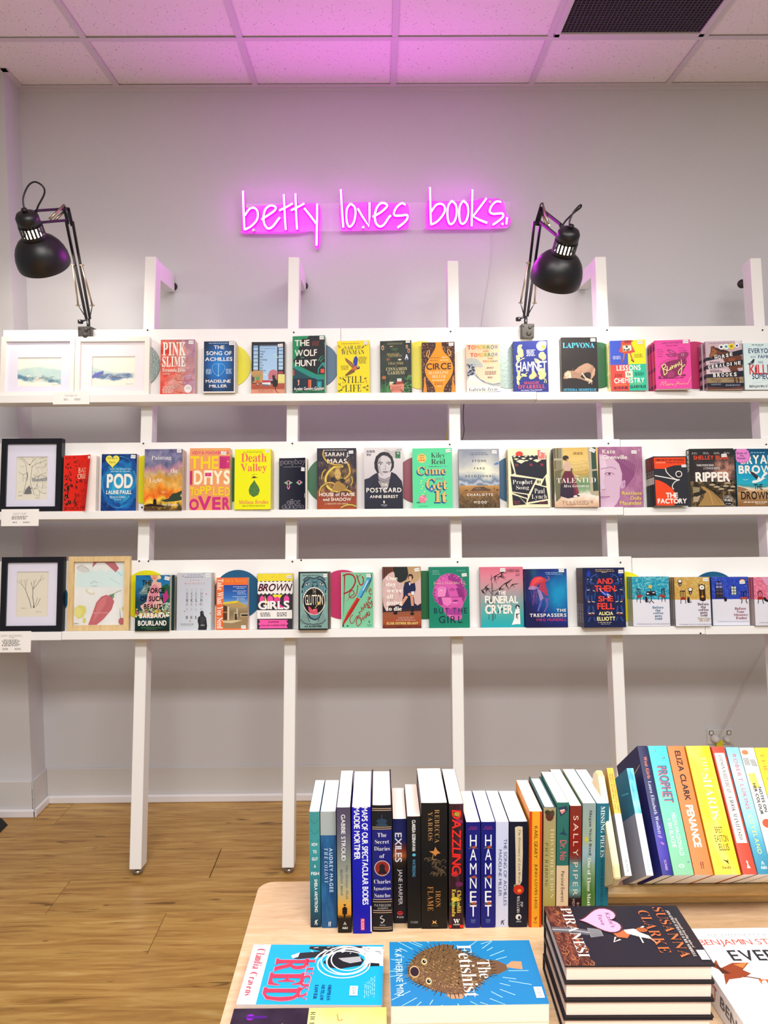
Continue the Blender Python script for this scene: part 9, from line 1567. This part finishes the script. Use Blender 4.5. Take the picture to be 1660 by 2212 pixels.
tb(712,808,1366,212,r3,'navy and violet spine with orange title',cov='14184c',lcov=lambda c: (c.grad(0,0,100,1000,'16194e','1c2088'),[c.ln([(70-6*k,180+8*k),(96-4*k,150+6*k)],1.4,'b8a080') for k in range(4)]))
def r4(c):
    c.paint(lambda U,V: ramp(V,[(0,'44c0d0'),(.15,'4cc4c4'),(.5,'6cc4a8'),(1,'7cb48c')]),3,12)
    for y,x,r in ((40,32,5),(100,70,8),(905,84,6)): c.e(x,y,r,r,'24506a'); c.e(x-1,y-1,r*.5,r*.5,'d8f0f0')
    c.t('PROPHET',22,172,78,462,'d8586c','H',rot=90,gap=.03); c.t('PROPHET',28,166,78,458,'2c6a84','b',rot=90,gap=.08); c.t('HELEN MACDONALD',50,540,72,860,'d0f0d8','b',rot=90,gap=.1); c.t('+ SIN BLACHE',20,585,42,800,'d0f0d8','b',rot=90,gap=.1); c.e(46,935,15,15,'c0e8c8'); c.e(46,935,9,11,'84b898',7)
tb(816,998,1366,212,r4,'turquoise to green spine with a glitched title',cov='5cc0b4')
def r5(c): c.fill('f47a40'); c.t('ELIZA CLARK',36,40,72,445,'1c0c0c','H',rot=90,gap=.03); c.t('PENANCE',30,480,74,800,WH,'H',rot=90,gap=.02); c.t('ff',42,905,62,955,'3a1818','r')
tb(1004,1170,1368,214,r5,'bright orange spine with black and white capitals',cov='d85c28')
def r6(c): c.paint(lambda U,V: ramp(vnoise(9,31,14,4,4),[(.2,'f4bc10'),(.8,'fce468')]),8,30); c.t('THE',54,90,74,220,'fdf4b0','R',rot=90); c.t('SHARDS',38,232,74,592,'fdf6c0','R',rot=90,gap=.02); c.t('BRET',40,650,70,695,'3a2c0c','s'); c.t('EASTON',32,712,84,762,'3a2c0c','s'); c.t('ELLIS',40,776,80,825,'3a2c0c','s'); c.p([(42,890),(60,900),(66,885),(62,905),(64,930),(56,910)],'2a2010'); c.t('Swift',34,938,68,960,'3a2c0c','r')
tb(1186,1420,1370,212,r6,'wide yellow spine with pale cream title',cov='e8b020')
def r7(c): c.fill('d84430'); c.r(10,55,88,770,WH); c.t('COLSON WHITEHEAD',34,75,66,380,'14181c','I',rot=90,gap=.02); c.t('CROOK MANIFESTO',34,415,66,745,'14181c','I',rot=90,gap=.02); c.p([(44,900),(56,905),(54,930),(66,955),(40,955),(48,925)],WH)
tb(1440,1565,1374,218,r7,'red spine with a long white title panel',cov='c8542c')
def r8(c): c.paint(lambda U,V: ramp(np.clip(V+(vnoise(7,31,5,4,4)-.5)*.1,0,1),[(0,'78b8e8'),(.2,'b8dcf0'),(.35,'a0d0f0'),(.6,'8cc8e0'),(.75,'4c9cb8'),(1,'2c7c98')]),6,30); c.t('ROBERT LUKINS',36,60,66,510,'c83a48','s',rot=90,gap=.2); c.t('LOVELAND',36,560,66,850,'ecdc60','s',rot=90,gap=.2); c.t('A&U',30,940,72,962,WH,'b'); c.ln([(42,930),(50,905),(60,930)],5,WH)
tb(1577,1705,1376,224,r8,'sky blue spine with red and yellow letters',cov='68a8c8')
def r9(c):
    c.fill('faf8f0'); c.e(30,40,24,22,'c87848',10)
    for k in range(4): c.ln([(8+k*9,85),(12+k*9,150)],4,'16161a'); c.ln([(50+k*9,100),(62+k*9,160)],4,'16161a')
    c.p([(10,220),(60,215),(66,330),(30,345),(14,300)],'f0cc60'); c.t('NOTES ON',54,330,76,530,'16161a','H',rot=90); c.t('HER COLOUR',22,300,44,550,'16161a','H',rot=90); c.e(50,620,34,36,'e8502c',11); c.t('NEVO',30,720,60,880,'16161a','H',rot=90); c.e(40,930,26,26,'e87c38',9)
tb(1712,1852,1376,228,r9,'white spine with orange spots and black strokes',cov='f0ece0')
def r10(c): c.fill('f4e830'); c.t('THE FILTH',24,40,50,500,'d0802c','s',rot=90,gap=.1)
tb(1858,2000,1376,228,r10,'lemon yellow spine at the right edge of the rack',cov='f0e430')

# ================================================================ BOOKS LYING FLAT
def flat_book(tl_,tr_,br_,bl_,ztop,th,art,label,n=1,rot=True,cov='303030',spine=None,pg='c',hard=False,frame=None,group=None,spl=None,jit=0.0):
    """corners are the cover's in the photograph; rot: the cover's head points to the right"""
    A,B_,C_,D2 = [onZ(*q,ztop) for q in (tl_,tr_,br_,bl_)]
    ex = ((B_-A)+(C_-D2)).normalized(); Lx = ((B_-A).length+(C_-D2).length)/2; ey = Vector((-ex.y,ex.x,0)); Ly = abs(((A-D2).dot(ey)+(B_-C_).dot(ey))/2); ctr = (A+B_+C_+D2)/4
    if rot: X,Zv,w,h = -ey,ex,Ly,Lx      # book width runs towards the viewer,head to the right
    else: X,Zv,w,h = ex,ey,Lx,Ly
    org = ctr-X*w/2-Zv*h/2; Yv = Vector((0,0,-1)); rs = random.Random(3)
    for i in range(n):
        M_ = Matrix(((X.x,Yv.x,Zv.x,org.x),(X.y,Yv.y,Zv.y,org.y),(X.z,Yv.z,Zv.z,org.z-th*i),(0,0,0,1)))
        if i: M_ = M_ @ Matrix.Translation((rs.uniform(-jit,jit),0,rs.uniform(-jit,jit)))
        lb = label if i == 0 else (('copy','third book down in the stack','lowest visible book of the stack')[i-1] + (' directly under the ' if i == 1 else ' below the ')+label)
        r = thing('book',lb,'book',M_,group)
        front_book(r,w,h,th-0.0003,cov,spine,pg,hard,0,spl)
        if i == 0:
            c = Cv(w,h,frame=frame); 
            if frame == (0,0,100,150): c.ar = (h/150)/(w/100)
            art(c); link('cover_print',c.mesh('cover_print'),None,r,Matrix.Translation((0,-0.0001,0)))
# cover drawings use the page's own upright frame: 100 wide,150 tall
F_ = (0,0,100,150)
def rx(x,y,q): # photo-view point of a sideways book -> upright frame; q = (x0,y0,x1,y1) of the cover in the view
    return ((y-q[1])/(q[3]-q[1])*100,(q[2]-x)/(q[2]-q[0])*150)
def v_red(c):
    c.fill('18a8e4'); c.r(0,130,100,150,'fbf9f8'); q = (225,703,1515,1262)
    P = lambda L: [rx(x,y,q) for x,y in L]
    c.p(P([(790,720),(1340,715),(1400,730),(1380,790),(1300,800),(1000,790),(900,830),(700,850),(640,845),(620,810),(680,790),(900,770),(780,745)]),'2a2a30'); c.p(P([(1300,720),(1515,722),(1515,915),(1440,905),(1340,880),(1340,760)]),'ecf2f4')
    c.p(P([(1020,800),(1150,770),(1260,790),(1330,860),(1300,910),(1100,945),(1010,930),(940,880)]),'1c1c22'); c.p(P([(1080,840),(1200,830),(1290,820),(1310,870),(1200,890),(1130,870)]),'a8a8ac'); c.p(P([(1240,740),(1340,730),(1380,770),(1300,800)]),'b8bcc0'); c.p(P([(1340,880),(1480,890),(1480,915),(1340,920)]),'1c1c22'); c.p(P([(620,815),(700,785),(690,830),(640,845)]),'f0f4f8')
    rs = random.Random(4)
    for k in range(26): x,y = rs.uniform(790,1500),rs.uniform(725,800); c.ln(P([(x,y),(x+rs.uniform(10,60),y+rs.uniform(-8,14))]),.8,rs.choice(['f4f8fa','8a8c94','0c0c10'])); c.l -= 1
    c.l += 1
    for cx,cy,a,b in ((1150,860,230,140),(1165,870,190,120),(1180,850,165,110),(1140,900,250,130),(1170,860,200,135)): c.cv(P([(cx+a*math.cos(t*.39),cy+b*math.sin(t*.39)) for t in range(17)]),1.5,'fafcfc',2)
    c.cv(P([(860,850),(900,800),(960,760)]),2.2,'fafcfc'); c.ln(P([(1100,750),(1130,780)]),5,'fafcfc')
    for s_,k in (('f8a0b0',.7),('ee3a54',0)):
        for i,ch in enumerate('LUCKY'): a0 = 27+i*13.6; c.t(ch,a0-k,75.8+i*.9-k,a0+12.4+k,83.5+i*.9+k,s_,'D' if k else 'r'); c.l -= 1
        for i,ch in enumerate('RED'): a0 = 26+i*24; c.t(ch,a0-k,84+i*1.2-k+ (4 if i else 0)*0,a0+21.5+k,119.5+i*3+k,s_,'D'); c.l -= 1
        c.l += 2
    for i,w in enumerate(('ORPHAN','OUTLAW','LOVER')): c.t(w,70,54+i*7,94-(2 if i == 2 else 0),57.8+i*7,'123a6c','r')
    for k in range(6): c.sm(52+3*k,8+k*2,92,9.2+k*2,'9cdcf4',1)
    c.t('Claudia',9,134,44,144,'c83048','C'); c.t('Cravens',50,136,88,144.5,'c83048','C')
    c.r(72,26,87,34.5,'e4eef2'); c.t('$34.99',74,28,85,32.5,'4a5a6a','I')
flat_book((546.5,2041),(828,2041),(827,2172),(513,2169),0.754,0.0235,v_red,'sky blue paperback lying flat with red capitals and white lasso',1,True,'e8ecf0',pg='p',frame=F_,group='books lying flat on the table')
def v_fish(c):
    c.fill('1c7cb4'); q = (75,600,1445,1155); P = lambda L: [rx(x,y,q) for x,y in L]; rs = random.Random(7)
    for k in range(40):
        a = 2*PI*k/40+rs.uniform(-.08,.08); r0 = rs.uniform(46,56); r1 = r0+rs.uniform(6,22); p0 = (50+r0*math.cos(a),88+r0*1.05*math.sin(a)); p1 = (50+r1*math.cos(a),88+r1*1.05*math.sin(a))
        if 0 < p0[0] < 100 and 0 < p0[1] < 150 and p0[1] > 4: c.ln([p0,(min(100,max(0,p1[0])),min(150,max(0,p1[1])))],.7,'b8e4f0'); c.l -= 1
    c.l += 1
    c.p(P([(1160,830),(1220,795),(1310,800),(1300,870),(1220,860),(1160,850)]),'b89068'); c.p(P([(980,780),(1090,790),(1160,830),(1160,870),(1060,910),(980,900)]),'6a5034'); c.p(P([(500,650),(600,630),(700,640),(690,700),(560,720)]),'6a4e34'); c.p(P([(570,1080),(600,1105),(700,1105),(740,1060),(700,1000),(600,1010)]),'b08c68')
    body = [(235,880),(250,820),(330,730),(420,680),(560,650),(720,680),(830,730),(930,770),(1010,800),(1020,900),(930,950),(850,1010),(740,1060),(600,1070),(450,1030),(320,980),(250,930)]
    B = spline([(x,y,0) for x,y in body],4,True); c.p(P([(x,y) for x,y,_ in B]),'6c5236')
    for k in range(130):
        i = k % len(B); x,y = B[i][0],B[i][1]; dx,dy = x-620,y-860; l = math.hypot(dx,dy); L = rs.uniform(16,46); c.ln(P([(x-dx*.05,y-dy*.05),(x+dx/l*L+rs.uniform(-8,8),y+dy/l*L)]),.6,rs.choice(['3a2c20','5a4630','8a6c48'])); c.l -= 1
    for k in range(900):
        a = rs.uniform(0,6.283); r = math.sqrt(rs.random()); x = 620+r*360*math.cos(a); y = 865+r*195*math.sin(a); sh = (y-700)/330
        if x > 960 and abs(y-860) > 70: continue
        col = rs.choice(['3a2a1c','4c3824','6a4e30','2c2018'] if rs.random() > sh*.8+.1 else ['b08850','c8a068','8a6840','5a4228']); ang = math.atan2(y-865,x-500); c.ln(P([(x,y),(x+22*math.cos(ang),y+12*math.sin(ang))]),rs.uniform(.5,1.3),col,taper=True); c.l -= 1
    c.l += 1
    for k in range(120): x,y = rs.uniform(250,380),rs.uniform(800,950); c.e(*P([(x,y)])[0],.5,.5,rs.choice(['c89c60','4a3420','a87c48']),5); c.l -= 1
    c.l += 1
    for ex_,ey_ in ((398,790),(422,962)): p = P([(ex_,ey_)])[0]; c.e(*p,6.4,3.4*1.0,'a07c48',14); c.e(*p,4.6,2.6,'e0d4a8',14); c.e(*p,3.0,1.9,'14100c',12); c.e(p[0]-.8,p[1]-.6,.8,.5,'f0f0f0',7)
    p = P([(300,880)])[0]; c.e(*p,9.5,5.2,'c0a070',18); c.e(*p,7.4,4.4,'2c2026',16)
    c.t('The',33,48,62,61,WH,'R',gap=.03); c.t('Fetishist',7,64,90,79,WH,'R',gap=.02); c.t('KATHERINE MIN',14,137.5,86,144,'d8f0f8','s',gap=.16)
    c.r(76,2.5,92,10.5,'f4f4f2'); c.t('$34.99',78,4.5,90,8.5,'6a6a72','I')
flat_book((839,2035),(1143,2031),(1188,2169),(848,2174),0.784,0.0268,v_fish,'blue paperback lying flat with a spiky pufferfish',2,True,'e4ddcc',pg='c',frame=F_,group='books lying flat on the table',jit=0.002)
def v_pir(c):
    c.fill('23202a'); q = (185,245,1185,655); N = vnoise(41,21,5,4,8)
    c.paint(lambda U,V: ramp(np.clip((vnoise(41,21,5,4,9)-.5)*1.8+.5,0,1),[(0,'3a1c18'),(.5,'5c3024'),(1,'8a4c34')]),40,20,(0,122,100,150))
    rs = random.Random(6)
    for k in range(60): x,y = rs.uniform(2,98),rs.uniform(121,148); c.cv([(x-4,y),(x,y-2.4),(x+4,y),(x+1,y+2)],.6,rs.choice(['a86440','c07c50','2c1410'])); c.l -= 1
    c.l += 1
    c.cv([(42,150),(44,128),(48,112)],9,'5c5c60'); c.cv([(42,150),(44,128),(48,112)],2,'a0a0a0'); c.p([(40,112),(56,112),(54,98),(42,98)],'8a8a8c'); [c.ln([(42+2*k,111),(42+2*k,99)],.5,'4a4a50') for k in range(7)]
    c.t('PIRANESI',4,121,88,133,'f4eee4','R',gap=.03)
    c.p([(46,88),(56,84),(58,74),(50,68),(44,76)],'c0683c'); c.p([(44,74),(50,72),(56,60),(60,48),(54,50),(48,58),(42,62)],'f0e8dc'); c.ln([(56,86),(64,90),(60,82)],1.8,'f0e0d0'); c.ln([(50,72),(42,56),(38,50)],2,'f4ece0'); c.e(44,54,4,6,'a85a30'); c.ln([(58,50),(66,46)],1.6,'e8a080'); c.ln([(54,60),(66,60)],1.6,'e0d8cc')
    P = []
    for i in range(28): a = 2*PI*i/28; P.append((31-1.22*(13*math.cos(a)-5*math.cos(2*a)-2*math.cos(3*a)-math.cos(4*a))*0-1.25*16*math.sin(a)**3*0+0,0))
    def hp(k): return [(27+k*21*(math.sin(a)**3),92-k*1.45*(13*math.cos(a)-5*math.cos(2*a)-2*math.cos(3*a)-math.cos(4*a))) for a in [2*PI*i/30 for i in range(30)]]
    c.p(hp(1.1),'5a2c30'); c.p(hp(1.0),'f0a8cc'); c.t("Katie's",14,80,40,85.5,'5a3a58','s'); c.t('Fave',18,90,36,95,'5a3a58','s')
    c.t('SUSANNA',4,18,90,29.5,'c86c3c','R',gap=.06); c.t('CLARKE',10,36,82,48,'c86c3c','R',gap=.06); c.t('Internationally Bestselling Author of',24,9,74,12.5,'e8dcd0','i'); c.t('JONATHAN STRANGE & MR NORRELL',10,12.8,88,16.4,'f4ece0','i')
    c.r(78,1.5,93,10,'f6f6f4'); c.t('$27.99',80,3.5,91,8,'7a7a84','I')
flat_book((1176,1957),(1462,1957),(1545,2084),(1221,2087),0.838,0.0268,v_pir,'dark hardback with a pink heart sticker',4,True,'1c1a20',pg='p',hard=True,frame=F_,group='books lying flat on the table',spl=[(0,.18,'5c3024'),(.2,.8,('PIRANESI','c0a890'))],jit=0.0015)
def v_two(c):
    c.paint(lambda U,V: ramp(vnoise(21,15,6,4,4),[(.2,'18131c'),(.8,'33283a')]),20,14,(0,76,100,150)); c.paint(lambda U,V: ramp(vnoise(21,15,9,4,3),[(.2,'f8ec70'),(.8,'fbf4a0')]),20,14,(0,0,100,76))
    c.e(60,118,30,22,'f4ecc0',26); c.e(70,34,34,22,'8a2aa0',26); c.e(74,34,28,16,'3a1450',26); c.t('RICHARD POWELL',6,69,90,74,'2a2420','R'); c.cv([(10,48),(20,46),(18,42)],1.5,'b89040'); c.cv([(24,100),(30,98),(28,94)],1.5,'c8a858')
    c.e(14,132,5,4,'8a1cc0',8); c.e(14,126,2.4,12,'4a1878',8)
flat_book((508,2179),(834,2176),(838,2330),(462,2334),0.756,0.0255,v_two,'purple-black and pale yellow book lying flat at the bottom edge',1,True,'2a2230',pg='c',frame=F_,group='books lying flat on the table')
def v_tr(c):
    c.fill('f4f4f6'); c.t('THE INTERNATIONAL BESTSELLER',16,7,92,10,'8a8a94','s',gap=.12); c.t('BENJAMIN STEVENSON',6,14,98,23,'d0402c','s',gap=.05); c.t('EVERYONE',22,27,100,40,'23242e','b'); c.t('ON',55,42,67,48,'23242e','s'); c.t('THIS',54,50,74,56,'23242e','s'); c.t('TRAIN IS A',30,60,140,77,'e4602c','r',gap=.02); c.t('SUSPECT',46,88,100,104,'33303c','b')
    c.p([(4,46),(10,38),(9,48),(20,42),(32,42),(24,50),(28,54),(22,58),(10,60),(5,66),(8,56),(10,52)],'8a3c22'); c.p([(6,40),(10,48),(14,54),(8,54)],'4a2018'); c.p([(20,44),(31,42),(25,48)],'c8783c'); c.ln([(22,57),(32,60)],1,'6a3020'); c.r(62,31,68,39,'e05030')
    for k in range(7): c.ln([(34+k*9,66),(42+k*9,64.5)],.6,'3a2a2a')
    for P in ([(20,58),(24,72),(40,74)],[(38,84),(40,98),(50,98)]): c.cv(P,.6,'d0d8e0')
    c.sm(80,12.3,96,13.4,'8a8a90',1); c.cv([(36,82),(70,79),(98,80)],.8,'d4dce4')
flat_book((1491,2006),(1790,2003),(2010,2330),(1665,2336),0.775,0.0445,v_tr,'white paperback with orange capitals beside the dark hardback stack',1,False,'e8e8ec',pg='w',frame=F_,group='books lying flat on the table',spl=[(.2,.42,('SUSPECT','c85030')),(.46,.9,('BENJAMIN','5a5a60'))])
